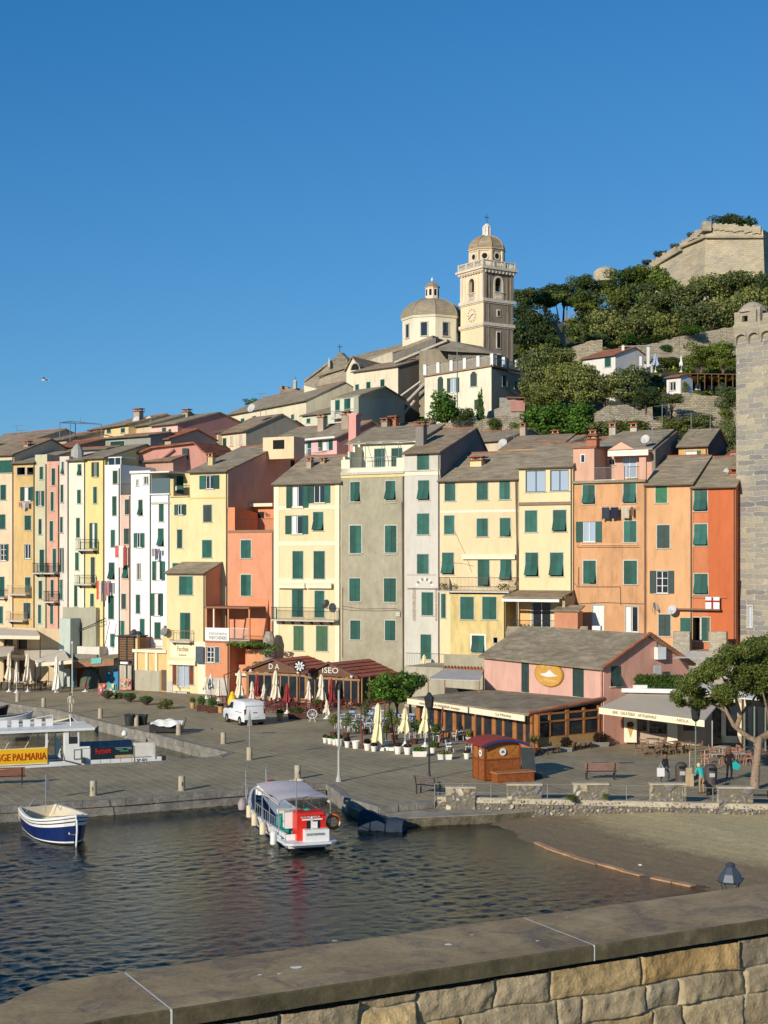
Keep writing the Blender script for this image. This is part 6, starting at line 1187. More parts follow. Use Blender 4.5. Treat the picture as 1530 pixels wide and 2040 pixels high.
def tree(label,px,py,rx,ry,Y,kind='round',mat=None,n=1500,seed=1,trunk=True,leaf=.10,cat='tree',name='tree',group='trees on the hillside',lean=0,base=None):
 mat=mat or F_HIL; c=P(px,py,Y); sx=rx*Y/F; sz=ry*Y/F; zb_=hz(c.x,c.y) if base is None else base
 zb_=min(zb_,c.z-sz*.7); t=thing(name,label,cat,(c.x+lean,c.y,zb_),0,group)
 key=(kind,mat.name,seed,n)
 if key not in CROWNME:
  v,f=crown(kind,mat,seed,n,leaf); o=npmesh('crown',v,f,mat,t); CROWNME[key]=o.data
 else: o=bpy.data.objects.new('crown',CROWNME[key]); COL.objects.link(o); o.parent=t
 o.location=(-lean,0,c.z-zb_); o.scale=(sx,sx*.9,sz)
 if trunk:
  h=c.z-zb_; mb=MB(); rn=random.Random(seed*7+int(px)); r0=max(.12,sx*.06)
  mid=V((-lean*.35+rn.uniform(-.15,.15),rn.uniform(-.15,.15),h*.5)); mb.path([(0,0,-.4),(0,0,.2),mid,(-lean*.8,0,h)],[r0*1.3,r0,r0*.75,r0*.3],7)
  for k in range(5): a=rn.random()*6.28; mb.path([mid*(.75+.1*k),V((-lean*.8+sx*.35*math.cos(a),sx*.35*math.sin(a),h)),V((-lean+sx*.6*math.cos(a),sx*.6*math.sin(a),h+sz*.25))],[r0*.45,r0*.25,r0*.1],5)
  o2=mb.build('trunk',BARK,t,smooth=True)
  for vtx in o2.data.vertices: pass
  o2.data.transform(Matrix.Translation(wloc(t)))
 return t
HT=[('dark round tree on the skyline right of the bell tower',1045,588,26,20,262,'round','D'),('dark tree below the skyline just right of the bell tower',1048,622,26,24,250,'round','D'),('dark broad tree on the skyline left of the conical pine',1088,584,32,18,268,'round','D'),
('low dark tree behind the umbrella pine',1075,640,34,26,244,'round','D'),('dark green skyline tree behind the umbrella pine',1122,574,30,16,272,'round','D'),('shadowy tree at the foot of the dark belt by the tower',1060,668,30,18,236,'round','D'),
('tall dark bushy pine that tops the dark belt',1163,562,25,20,262,'round','D'),('dark layered tree below the tall bushy pine',1172,596,30,24,252,'round','D'),('dark wide tree right of the umbrella pine',1182,628,34,26,244,'round','D'),
('mid green tree under the round hill turret',1214,570,30,20,264,'round','G'),('bright topped tree right of the hill turret',1252,552,34,24,262,'round','G'),('domed green tree left of the fortress ramp',1292,546,34,22,262,'round','G'),('dark leaning tree in front of the fortress ramp',1278,585,34,30,252,'round','D'),
('green tree at the foot of the fortress ramp',1322,556,26,24,256,'round','G'),('yellowish green tree in the middle of the slope',1232,596,26,28,250,'round','Y'),('pale olive tree left in the olive belt',1205,640,34,26,240,'round','O'),('olive tree with an airy grey crown beside the pale one',1248,652,34,28,238,'round','O'),
('tall olive tree below the yellowish tree',1290,628,32,30,242,'round','O'),('wide olive tree in the centre of the olive belt',1318,600,34,26,246,'round','O'),('olive tree hanging over the top terrace wall',1330,646,32,26,236,'round','O'),
('round olive tree under the fortress wall corner',1372,584,34,26,250,'round','O'),('olive tree with pale top below the bastion',1412,566,34,26,252,'round','O'),('bushy olive tree at the foot of the bastion',1452,562,34,26,252,'round','O'),('rightmost olive tree beneath the bastion',1496,564,36,28,252,'round','O'),
('olive tree above the middle of the top terrace wall',1376,628,34,28,238,'round','O'),('olive tree leaning right over the top terrace wall',1420,620,34,28,238,'round','O'),('grey green olive tree left of the stone tower turret',1462,612,32,30,238,'round','O'),('olive tree behind the stone tower turret',1508,602,34,32,240,'round','O'),
('dark olive tree at the far right edge of the slope',1536,570,26,34,246,'round','D'),('dark tree low behind the right side of the bell tower',1040,660,28,34,232,'round','D'),('dark tree at the foot of the umbrella pine trunk',1092,684,30,22,238,'round','D'),('shadowy dark tree right of the pine trunk',1150,668,30,24,240,'round','D'),('olive tree above the left end of the top terrace wall',1186,676,26,20,236,'round','O'),('small dark tree between the dome and the bell tower',909,618,13,17,235,'round','G'),
('bushy dark tree growing on top of the fortress bastion',1448,441,27,19,282,'round','D'),('rounded green tree on the fortress beside the dark one',1478,443,26,18,280,'round','D')]
MM={'D':F_DRK,'G':F_HIL,'Y':F_YEL,'O':F_OLI}
for i,(lb,px,py,rx,ry,Y,k,mt) in enumerate(HT):
 tree(lb,px,py+6,rx*1.3,ry*1.5,Y,k,MM[mt],n=3600,seed=1+i%4,leaf=.06,trunk=(i<28),base=None if py>460 else P(px,470,Y).z,name='hill_tree' )
for i,(lb,px,py,rx,ry,Y) in enumerate([('grey scrub bush on the crest left of the bastion',1388,462,18,9,284),('low scrub bush on the ramp crest',1352,484,16,8,288),('brownish scrub on the skyline above the ramp',1322,500,18,10,292),('thin scrub bush where the ramp meets the trees',1296,516,16,8,294)]):
 tree(lb,px,py+7,rx*1.2,ry*1.3,Y,'round',F_GRY,n=900,seed=2,trunk=False,leaf=.12,cat='bush',name='bush',group='bushes on the slope')
t=thing('umbrella_pine','umbrella pine with flat sunlit crown and bare forked trunk right of the bell tower','tree',P(1128,700,222),group='trees on the hillside'); b0=wloc(t)
v,f=crown('flat',F_PINE,9,4200,.055); o=npmesh('crown',v,f,F_PINE,t); o.location=P(1108,602,222)-b0; o.scale=(4.3,3.4,3.6)
v,f=crown('flat',F_PINE,5,1200,.08); o=npmesh('lower_bough',v,f,F_PINE,t); o.location=P(1160,612,222)-b0; o.scale=(1.9,1.6,1.6)
mb=MB(); q=lambda x,y:P(x,y,222)
mb.path([q(1128,702),q(1122,680),q(1108,655),q(1090,635),q(1080,612)],[.35,.28,.2,.14,.08],7); mb.path([q(1124,688),q(1122,660),q(1128,630),q(1130,605)],[.3,.2,.14,.08],7); mb.path([q(1108,655),q(1112,630),q(1108,608)],[.16,.12,.06],6); mb.path([q(1122,672),q(1104,640),q(1095,615)],[.16,.1,.05],6); mb.path([q(1126,640),q(1145,625),q(1158,612)],[.14,.1,.05],6); mb.build('trunk',BARKP,t,smooth=True)
MT_=[('big bushy olive tree at the left of the olive clump beside the villa',1066,742,36,48,177,'O'),('large olive tree in the middle of the clump beside the villa',1105,752,40,46,175,'O'),('tall olive tree behind the large middle one',1108,715,38,32,182,'O'),('right-hand olive tree of the clump beside the villa',1158,762,44,42,174,'O'),('low olive tree at the foot of the clump',1085,785,40,24,170,'O'),
('dark olive tree below the cottage',1205,768,46,32,174,'O'),('rounded dark olive tree right of the cottage',1262,764,44,38,176,'O'),('low dark bushy tree left of the rubble retaining wall',1290,785,30,24,172,'D'),
('round clipped green tree on the right terrace, left one',1396,706,33,26,196,'G'),('round green tree beside the stone tower',1440,704,32,26,195,'G'),
('low olive bush in front of the little gable shed',1340,792,26,12,176,'O'),('shadowy bush against the stone tower',1452,790,26,28,172,'O'),('dark bush above the ochre rooftop house',1395,842,38,20,162,'O'),('tall shrub between the tower and the dish roof',1448,862,24,42,158,'O'),('low bush left of the antenna roof',1342,848,34,20,163,'O')]
for i,(lb,px,py,rx,ry,Y,mt) in enumerate(MT_): tree(lb,px,py,rx*1.12,ry*1.2,Y,'round',MM[mt],n=5200,seed=11+i%3,leaf=.05,name='olive_tree' if mt=='O' else 'tree',group='trees on the terraces')
BS=[('ivy covered hedge bank, left bright green part',1082,838,44,34,166,F_GRN),('ivy covered hedge bank, right part',1142,832,44,36,166,F_GRN),('tangled shrub below the hedge bank',1205,858,40,20,163,F_OLI),('dark green shrub in front of the low garden wall',1255,852,40,18,162,F_HIL),('small green bush on the left of the villa tree',848,848,22,16,168,F_GRN),
('grey silvery shrub under the villa tree',925,848,22,13,167,F_GRY),('round bush against the pale rubble wall',986,846,16,14,166,F_HIL),('small bush beside the ivy bank',1035,852,20,13,165,F_GRN),('creeper on the end of the top terrace wall',1328,694,14,8,208,F_GRN),('green creeper on the terrace wall crest',1378,655,22,8,212,F_GRN),('creeper tuft on the wall above the cottage',1250,672,18,9,214,F_GRN),('bright yellow green creeper by the white shed',1361,772,9,14,181,F_YEL),('spiky dry agave clump by the stone tower',1448,826,16,12,168,F_YEL),('low scrub on the terrace below the round trees',1330,720,30,10,204,F_HIL),('brown scrub at the foot of the olive belt',1300,676,40,8,216,F_HIL),('green bush behind the slate ridge in the far left',395,832,14,8,190,F_HIL)]
for i,(lb,px,py,rx,ry,Y,mt) in enumerate(BS): tree(lb,px,py,rx*1.15,ry*1.2,Y,'round',mt,n=3600,seed=21+i%2,trunk=False,leaf=.06,cat='bush',name='bush',group='bushes on the slope')
tree('broad dark green garden tree in front of the white villa',886,812,40,42,172,'round',F_GRN,5600,seed=31,leaf=.055,name='tree',group='trees on the terraces'); tree('smaller garden tree with dark leaves right of the broad one',925,826,28,26,171,'round',F_DRK,2000,seed=12,leaf=.07,group='trees on the terraces')
tree('small conical cypress against the white villa wall',957,806,15,30,172,'cone',F_GRN,3000,seed=32,leaf=.07,name='cypress',group='trees on the terraces'); tree('bushy green tree on the skyline behind the long cream house',505,803,24,15,222,'round',F_GRN,2200,seed=33,leaf=.06,name='tree',group='trees on the terraces')
# foreground pine at the right
t=thing('pine_tree','big umbrella pine with a thick forked trunk on the promenade at the right edge','tree',G(1503,1572)); b0=wloc(t); Yp=b0.y
q=lambda x,y,dy=0:P(x,y,Yp+dy)
mb=MB(); mb.path([q(1502,1580),q(1503,1570),q(1506,1530),q(1511,1490),q(1512,1470)],[.36,.27,.23,.21,.22],9)
mb.path([q(1511,1478),q(1490,1468),q(1462,1446),q(1448,1418),q(1440,1400)],[.18,.15,.12,.1,.07],8); mb.path([q(1467,1450),q(1475,1425),q(1468,1400),q(1462,1370)],[.14,.12,.09,.05],7)
mb.path([q(1512,1475),q(1535,1460,1),q(1570,1430,1),q(1600,1390,1)],[.22,.2,.16,.1],8); mb.path([q(1448,1418),q(1425,1405),q(1395,1392,-.5),q(1370,1388,-1)],[.09,.07,.05,.03],6); mb.path([q(1444,1408),q(1430,1385,.6),q(1410,1368,1)],[.08,.05,.03],6)
mb.path([q(1462,1378),q(1440,1350),q(1420,1330)],[.06,.04,.03],6); mb.path([q(1475,1425),q(1500,1395,1.5),q(1520,1360,2)],[.09,.06,.03],6); mb.path([q(1535,1460,1),q(1530,1420,-1),q(1520,1380,-1.5)],[.12,.08,.04],6)
mb.build('trunk',BARKP,t,smooth=True)
rn=random.Random(5); B=[]
prof=[(1345,1385,18,16),(1360,1402,14,10),(1372,1365,26,20),(1395,1400,26,14),(1400,1345,32,26),(1425,1325,34,26),(1440,1375,34,22),(1460,1305,32,24),(1470,1345,40,30),(1495,1290,34,22),(1500,1325,44,30),(1505,1370,40,22),(1535,1290,40,34),(1560,1330,60,44),(1540,1385,40,18),(1415,1395,22,10),(1450,1400,20,8),(1600,1300,50,40),(1620,1350,50,40),(1385,1380,28,14)]
for px,py,rx,ry in prof:
 for k in range(3):
  c=q(px+rn.uniform(-.35,.35)*rx,py+rn.uniform(-.3,.3)*ry,rn.uniform(-2.2,2.2)); s=rn.uniform(.5,.75); B.append((c.x,c.y,c.z,rx*s*1.15*Yp/F,rx*s*Yp/F*1.3,ry*s*1.25*Yp/F))
v,f=leafcloud(B,105000,.058,9,shell=.1); npmesh('crown',v-np.array(b0),f,F_PINE,t)
rn=random.Random(77); B=[]
while len(B)<420:
 px=rn.uniform(1030,1475); Y=rn.uniform(158,262); X=(px-CX)*Y/F; s=rn.uniform(.5,1.3); B.append((X,Y,hz(X,Y)+.3,s*1.2,s,s*.6))
v,f=leafcloud(B,34000,.24,61,shell=.2); tag(npmesh('scrub',v,f,F_HIL),'low green scrub covering the terraced hillside','scrub',kind='stuff')
# bollards, lamps, benches, bins
BOL=plain('bollard_concrete',(.40,.34,.24),.9,var=.15,scale=3)
proto=None
for i,(px,py,lb) in enumerate([(186,1585,'stone bollard on the pier above the blue and white boat'),(362,1575,'stone bollard in the middle of the pier, left of the tour boat'),(593,1552,'stone bollard rising behind the canopy of the tour boat'),(497,1514,'stone bollard at the foot of the narrow sign post'),(445,1482,'stone bollard right of the white sheet cart'),(356,1464,'stone bollard touching the black cart with the white sheet'),(272,1446,'stone bollard between the two black tubs'),(200,1431,'stone bollard left of the black tubs'),(87,1409,'stone bollard behind the upturned bow of the white dinghy'),(35,1398,'stone bollard nearest the left cafe terrace')]):
 g=G(px,py)
 if proto is None:
  proto=thing('bollard',lb,'bollard',(0,0,0),0,'stone bollards along the quay'); MB().lathe((0,0,0),[(.21,-.05),(.21,.03),(.185,.04),(.18,.76),(.165,.80),(.05,.82)],14).build('post',BOL,proto,smooth=True); MB().obox((-.02,-.2,.28),(.04,0,0),(0,.03,0),(0,0,.22)).build('ring_slot',IRON,proto); proto.location=g
 else: dup(proto,g,rz=.3*i,label=lb)
def post(label,px,py,topy,parts,r=.05,mat=STEEL,cat='lamp post',name='lamp_post',base=True):
 g=G(px,py); h=(py-topy)*g.y/F; t=thing(name,label,cat,g); mb=MB(); mb.lathe(g,[(r*2.4,0),(r*2.2,.12),(r*1.5,.3),(r*1.2,.5),(r,.6),(r*.8,h)],8); mb.build('pole',mat,t); parts(t,g+V((0,0,h)),g); return t
def lantern(t,p,g):
 mb=MB(); mb.lathe(p-V((0,0,.1)),[(.08,0),(.22,.12),(.28,.62),(.3,.64),(.3,.68),(.14,.85),(.14,.9),(.03,1.0)],6,0); mb.build('lantern_frame',[IRON],t); MB().lathe(p,[(.17,.02),(.235,.5)],6).build('lantern_glass',[plain('lamp_glass',(.5,.48,.4),.2)],t)
post('tall bare grey steel mast standing on the quay right of the tour boat',675,1557,1372,lambda t,p,g:(MB().box(p+V((0,0,.1)),.12,.3,.3).build('lamp_head',IRON,t),MB().box(g+V((0,0,1.9)),.14,.14,.25).build('fuse_box',STEEL,t)),r=.075,mat=plain('mast_grey',(.38,.37,.33),.6,var=.15))
post('dark iron lantern post in front of the corner restaurant',855,1553,1410,lantern,r=.055,mat=IRON)
post('pale green lantern post under the pine tree',1386,1545,1434,lantern,r=.05,mat=plain('lamp_green',(.14,.19,.15),.5))
post('thin cream flag pole behind the ferry at the left',144,1403,1282,lambda t,p,g:MB().lathe(p,[(.09,0),(.09,.15),(.02,.2)],8).build('finial',WHITE,t),r=.06,mat=plain('pole_cream',(.55,.50,.38),.6),cat='pole',name='pole')
post('narrow traffic sign post seen edge-on at the end of the inner basin',497,1514,1430,lambda t,p,g:MB().prism([p+V((-.17,0,-.55)),p+V((.17,.05,-.5)),p+V((0.02,0,.55))],(0,.03,0)).build('sign_plate',STEEL,t),r=.03,cat='sign post',name='sign_post')
def bench(label,px,py,rz,L=1.9,back_=True,wood=None,group='benches on the promenade',low=False,seat=.45,nb=4):
 g=G(px,py); t=thing('bench',label,'bench',g,rz,group); wood=wood or plain('bench_wood',(.24,.13,.10),.7,var=.2)
 mb=MB()
 for k in range(4): mb.box((0,-.2+k*.13,seat),L,.1,.035)
 mb.build('seat',wood,t).location=(0,0,0)
 if back_:
  mb=MB()
  for k in range(nb): mb.obox((-L/2,.26+k*.035,seat+.12+k*.12),(L,0,0),(0,.03,.0),(0,.02,.09))
  mb.build('backrest',wood,t)
 for s in (-1,1):
  mb=MB(); x=s*(L/2-.18)
  mb.obox((x-.03,-.26,0),(.06,0,0),(0,.06,0),(0,0,seat)); mb.obox((x-.03,.2,0),(.06,0,0),(0,.06,0),(0,0,seat)); mb.obox((x-.03,-.26,seat-.06),(.06,0,0),(0,.52,0),(0,0,.05))
  if back_: mb.obox((x-.03,.22,seat),(.06,0,0),(0,.05,0),(0,.16,.55)); mb.obox((x-.03,-.26,seat+.2),(.06,0,0),(0,.5,0),(0,0,.04)); mb.obox((x-.03,-.26,seat),(.06,0,0),(0,.05,0),(0,0,.2))
  mb.build('leg',IRON,t)
 for c in t.children: c.data.transform(Matrix.Translation(wloc(t)))
 return t
bench('dark slatted bench seen from behind at the end of the low stone wall',853,1582,math.radians(-32)+math.pi,L=1.55,wood=plain('bench_greyed',(.13,.10,.09),.7,var=.2))
bench('slatted bench with its back to the bay, right of the wooden kiosk',1196,1553,math.pi,L=1.95)
bench('red brown slatted bench on the pier at the left edge',-8,1564,math.radians(12)+math.pi,L=3.2,wood=plain('bench_redwood',(.22,.08,.04),.6,var=.2))
GW=plain('weathered_wood',(.34,.30,.25),.8,var=.2)
bench('low backless grey bench under the restaurant window, left one',1097,1502,math.radians(45),L=1.5,back_=False,wood=GW); bench('low backless grey bench nearer the pink corner',1162,1492,math.radians(45),L=1.5,back_=False,wood=GW)
bench('stone-coloured bench seat behind the low wall at the right edge',1490,1590,0,L=2.6,back_=False,wood=plain('bench_dark',(.12,.10,.08),.8))
def bin_(label,px,py):
 g=G(px,py); t=thing('litter_bin',label,'litter bin',g,0,'dome topped litter bins'); MB().lathe(g,[(.36,0),(.36,.04),(.33,.06),(.36,.75),(.35,.9),(.28,1.05),(.15,1.13),(.02,1.15)],16).build('body',plain('bin_brown',(.07,.06,.055),.6),t,smooth=True)
 MB().box(g+V((0,-.34,.88)),.36,.1,.14).build('opening',DARK,t); MB().box(g+V((0,-.36,.55)),.3,.03,.22).build('notice',plain('notice_grey',(.4,.4,.38),.6),t)
bin_('dark dome-topped litter bin behind the woman with the white bag',1357,1558); bin_('dark dome-topped litter bin next to the blond person in turquoise',1416,1562)
t=thing('cardboard_box','flattened beige cardboard boxes leaning between the two litter bins','cardboard',G(1373,1566)); p=wloc(t); MB().obox(p+V((-.2,0,0)),V((.35,.1,0)),V((0,.12,0)),V((.05,.1,1.0))).obox(p+V((.02,-.15,0)),V((.22,.05,0)),V((0,.1,0)),V((0,.08,.7))).build('board',plain('cardboard',(.5,.38,.22),.9),t)
rl=thing('promenade_railing','thin grey steel railing along the top of the rubble sea wall','railing',G(1300,1600))
rp=[g for g in (G(866,1597),G(1090,1599),G(1300,1603),G(1540,1611),G(1700,1616))]
rp=[V((g.x,g.y-.15,0.0)) for g in rp]; RST=plain('rail_dull',(.24,.23,.21),.5,.3); mb=MB(); H=V((0,0,.98))
for a,b_ in zip(rp,rp[1:]):
 mb.tube(a+H,b_+H,.02,6); mb.tube(a+H*.52,b_+H*.52,.013,5)
mb.build('rail',RST,rl); tot=[]
for a,b_ in zip(rp,rp[1:]):
 n=max(1,round((b_-a).length/1.45))
 for k in range(n): p=a.lerp(b_,k/n); MB().tube(p-V((0,0,.45)),p+H,.024,6).build('post',RST,rl)
sw=thing('sea_wall','rubble stone sea wall with block merlons below the railing, above the beach','wall',G(1200,1612,-.4))
wl_=[(868,1596),(1090,1601),(1300,1606),(1545,1612),(1760,1620)]; W3=[V((G(*q).x,G(*q).y,0)) for q in wl_]; CUR=[]
L_=sum((b_-a).length for a,b_ in zip(W3,W3[1:]))
def wsites(rg):
 S=rg.random((900,2))*np.array([L_,1.35])
 for _ in range(3):
  S2=S.copy()
  for i in range(len(S)):
   d=S-S[i]; d[:,1]*=1.2; r2=(d**2).sum(1); nb=(r2<.06)&(r2>0)
   if nb.any(): S2[i]-=(d[nb]/np.sqrt(r2[nb])[:,None]).mean(0)*.05
  S=S2
 return S,1.15,.03
cum=[0]
for a,b_ in zip(W3,W3[1:]): cum.append(cum[-1]+(b_-a).length)
def crv(v,uu,ww,h):
 A=np.array([list(p) for p in W3]); x=np.interp(uu,cum,A[:,0]); y=np.interp(uu,cum,A[:,1]); out=np.stack([x,y-.10-h*1.0+(ww-1.0)*.18,ww-1.0],1); return out
PALW=[(.31,.27,.19),(.37,.32,.22),(.24,.23,.22),(.17,.17,.19),(.35,.28,.17),(.52,.46,.35),(.26,.23,.18),(.22,.2,.18)]
relief('rubble_face',(0,0,0),(1,0,0),(0,0,1),(0,-1,0),L_,1.22,.035,wsites,sw,STN,depth=.14,mortar=.03,colf=PALW,curve=crv,seed=4,mcol=(.15,.13,.10))
mb=MB()
for a,b_ in zip(W3,W3[1:]): mb.obox(a+V((0,-.16,-.02)),b_-a,V((0,.42,0)),V((0,0,.27)))
mb.build('wall_coping',plain('coping_pale',(.42,.36,.26),.9,var=.2),sw)
def merlon(x0,x1,yt,yb,seed):
 a=G(x0,yb);b_=G(x1,yb); a=V((a.x,a.y-.02,0)); b_=V((b_.x,b_.y-.02,0)); d=(b_-a); L=d.length; d=d/L; h=(yb-yt)*a.y/F
 nn_=V((d.y,-d.x,0))
 if nn_.y>0: nn_=-nn_
 def ms(rg): return rg.random((int(L*h*26)+6,2))*np.array([L,h]),1.15,.03
 relief('merlon_face',a+V((0,-.2,.0))-V((0,0,.35)),d,(0,0,1),nn_,L,h+.35-.09,.04,ms,sw,STN,depth=.08,mortar=.025,colf=PALW,seed=seed,mcol=(.18,.16,.12))
 MB().obox(a+V((0,-.18,0)),d*L,V((0,.42,0)),V((0,0,h-.09))).build('merlon',RB_,sw); MB().obox(a+V((0,-.28,h-.09))-d*.04,d*(L+.08),V((0,.56,0)),V((0,0,.09))).build('merlon_cap',MATS['coping_pale'],sw)
for i,(x0,x1,yt,yb) in enumerate([(888,946,1566,1598),(1010,1078,1560,1599),(1142,1210,1559,1602),(1295,1365,1559,1604),(1430,1498,1566,1609),(1560,1640,1568,1612)]): merlon(x0,x1,yt,yb,30+i)
for px,py in ((1137,1588),(1207,1586),(1480,1598)): tree('leafy tuft growing on the sea wall near pixel'[:0]+{1137:'bushy green tuft growing on the sea wall left of the middle block',1207:'small green tuft on the right side of the middle wall block',1480:'sparse tuft on the sea wall near the pine'}[px],px,py,12 if px==1137 else 7,7,74.5,'round',F_HIL,300,seed=22,trunk=False,leaf=.14,cat='plant',name='wall_plant',group='plants on the sea wall',base=-.1)
cs=MB(); rn=random.Random(3); S_=[(1075,1676),(1105,1690),(1150,1704),(1200,1719),(1245,1731),(1285,1741)]; S2=[(1308,1745),(1350,1754),(1388,1762)]
for SS in (S_,S2):
 for a,b_ in zip(SS,SS[1:]):
  p=G(*a,-.74); q=G(*b_,-.74); d=(q-p); nn_=V((d.y,-d.x,0)).normalized(); nn_=-nn_ if nn_.x>0 else nn_; w_=.34+rn.uniform(-.06,.06); cs.prism([p+V((0,0,-.3)),q-d*.03+V((0,0,-.3)),q-d*.03+nn_*w_+V((0,0,-.3)),p+nn_*w_+V((0,0,-.3))],(0,0,.3+rn.uniform(-.03,.02)))
o=cs.build('submerged_step',plain('orange_concrete',(.42,.25,.13),.8,var=.3,scale=3)); tag(o,'broken orange stone strip lying at the water line of the beach','stone strip')
# pavilions and restaurants
BR=plain('pavilion_brown',(.13,.065,.03),.6,var=.2); BR2=plain('pavilion_timber',(.30,.17,.08),.6,var=.2); RROOF=slate('red_metal_roof',(.36,.11,.075))
def pavilion(label,xa,xb,ya,yb,ax_,ay_,Yf,word,wx):
 """front gable: eaves (xa,ya)-(xb,yb), apex (ax_,ay_)"""
 L=P(xa,ya,Yf+1.8); R=P(xb,yb,Yf-1.4); A=P(ax_,ay_,Yf+.2); t=thing('pavilion',label,'restaurant pavilion',V((A.x,A.y,0)),0,'gabled restaurant pavilions')
 d=(R-L); d.z=0; u=d.normalized(); b_=V((-u.y,u.x,0)); n_=-b_; D=6.5
 zl=min(L.z,R.z); L=V((L.x,L.y,zl)); R=V((R.x,R.y,zl)); W=(R-L).length; am=(A-L).dot(u); az=A.z
 MB().prism([L+u*.15,R-u*.15,L+u*am+V((0,0,az-zl-.1))],b_*.1).build('gable_board',BR,t)
 mb=MB(); Am=L+u*am+V((0,0,az-zl)); o=n_*.35
 mb.obox(L+o,Am-L,b_*D,(0,0,.09)); mb.obox(Am+o,R-Am,b_*D,(0,0,.09)); mb.build('roof',RROOF,t)
 mb=MB()
 for s,e in ((L,Am),(Am,R)):
  mb.obox(s+o*1.1+V((0,0,.06)),e-s,b_*.14,(0,0,.14))
  for k in range(1,5): p=s.lerp(e,k/5)+o; mb.obox(p+V((0,0,.09)),b_*D,u*.05,(0,0,.05))
 mb.build('roof_trim',plain('trim_dark',(.07,.05,.045),.6),t)
 mb=MB(); g_=MB(); n=7
 mb.obox(V((L.x,L.y,zl-.28)),u*W,b_*.14,(0,0,.2))
 for k in range(n+1): p=L+u*(W*.04+W*.92*k/n); mb.obox(V((p.x,p.y,0)),u*.13,b_*.13,(0,0,zl-.2))
 for k in range(n): p=L+u*(W*.04+W*.92*k/n+.13); g_.obox(V((p.x,p.y,.05))+b_*.06,u*(W*.92/n-.13),b_*.03,(0,0,zl-.35)); mb.obox(V((p.x,p.y,0.0))+b_*.02,u*(W*.92/n-.13),b_*.08,(0,0,.35)) if k!=n//2 else None
 mb.build('timber_frame',BR2,t); g_.build('glazing',GLASS,t)
 for s in (0,1):
  p=(L if s==0 else R); m2=MB(); q=V((p.x,p.y,0)); m2.obox(q+b_*.2,b_*(D-.4),u*.06,(0,0,.5))
  for k in range(6): m2.obox(q+b_*(.2+k*(D-.6)/5),b_*.14,u*.1,(0,0,zl))
  m2.build('side_frame',BR2,t)
 if word:
  ww=wx; text(word,L+u*(am-ww*.5)+V((0,0,(az-zl)*.26)),u,n_,.5,WHITE,t,width=ww)
 for k in (.12,.88): MB().lathe(L+u*(W*k)+n_*.25+V((0,0,.0)),[(.1,0),(.14,.1),(.1,.2)],8).build('spot_lamp',WHITE,t)
 return t,L,R,u,n_
pavilion('brown timber pavilion with a red roof and white letters DA on its gable',488,612,1337,1342,545,1315,131,'D A',1.1)
pv=pavilion('brown timber pavilion with a red roof and white letters ISEO on its gable',607,717,1345,1348,657,1322,127,'ISEO',1.7)
p=P(597,1327,126.5); t=thing('ship_wheel','round white ship wheel on a dark disc between the two pavilion gables','ship wheel',p); M_=Matrix.Translation(p)@Matrix.Rotation(math.radians(90),4,'X')
MB(M_).lathe((0,0,0),[(.52,0),(.52,.08)],20).build('disc',DARK,t); mb=MB(M_); mb.lathe((0,0,.08),[(.1,0),(.1,.05)],10)
for k in range(8): a=k*math.pi/4+.2; ca,sa=math.cos(a),math.sin(a); mb.obox((.06*ca-.07*sa,.06*sa+.07*ca,.09),(.36*ca,.36*sa,0),(.14*sa,-.14*ca,0),(0,0,.04))
mb.build('spokes',WHITE,t); MB().tube(V((p.x,p.y+.1,0)),p+V((0,.1,-.4)),.07,6).build('post',BR,t)
p=G(470,1420); t=thing('lean_frame','leaning dark awning frame in front of the orange annex','frame',p); MB().path([P(458,1412,127),P(446,1345,127),P(478,1332,128)],.06,6).path([P(446,1345,127),P(446,1345,129)],.05,5).build('frame',BR,t)
t=thing('ivy_pillar','shaggy stone pillar with bougainvillea between the orange and the yellow house','pillar',P(536,1345,136)); MB().lathe(V((P(536,1,136.6).x,136.6,0)),[(.55,0),(.6,2.8),(.5,4.3),(.6,5.2),(.35,6.0)],9).build('pillar',masonry('pillar_stone',[(.3,.28,.22),(.42,.38,.3),(.24,.22,.18)],.3,.2),t)
v,f=leafcloud([(*P(x,y,135.6),.75,.4,.22) for x,y in ((465,1283),(480,1285),(495,1282),(510,1285),(524,1284),(530,1300),(546,1290),(520,1322),(505,1330))],1500,.09,4); npmesh('creeper',v-np.array(wloc(t)),f,F_GRN,t)
for i,(lb,px,py,rx,ry,Y) in enumerate([('bright green clipped trellis tree beside the red pavilion roof',774,1362,48,40,113),('green creeper canopy behind the cream parasol',818,1356,34,32,117),('dark hanging creeper under the grey awning',792,1385,40,18,114)]):
 tree(lb,px,py,rx,ry,Y,'round',F_GRN if i<2 else F_DRK,3000,seed=41+i,leaf=.06,base=0,cat='tree',name='trellis_tree',group='greenery beside the pavilions')
t=thing('grey_awning','flat grey fabric awning on posts left of the pink restaurant','awning',G(910,1420)); mb=MB(); A=P(853,1353,112);B_=P(955,1357,108.5);C=P(963,1338,115);D_=P(886,1333,118)
MB().prism([A,B_,C,D_],(0,0,.06)).build('canopy',plain('awning_grey',(.42,.41,.38),.8),t)
for q in (A,B_,C,D_): mb.tube(V((q.x,q.y,0)),q,.05,6)
mb.build('post',BR2,t); MB().obox(V((D_.x,D_.y-.5,0)),V((3,-3,0)),V((0,.1,0)),V((0,0,2.4))).build('back_wall',plain('shed_dark',(.05,.045,.04),.9),t)
PKP=plaster('pink_restaurant',(.66,.385,.30),.4); PKS=plaster('pink_side',(.55,.29,.21),.5)
C0=G(1203,1485); zE=5.3; LP=P(965,1303,112); LP=V((LP.x,LP.y,0)); fu=(C0-LP); Lf=fu.length; fu=fu/Lf; fb_=V((-fu.y,fu.x,0))
if fb_.y<0: fb_=-fb_
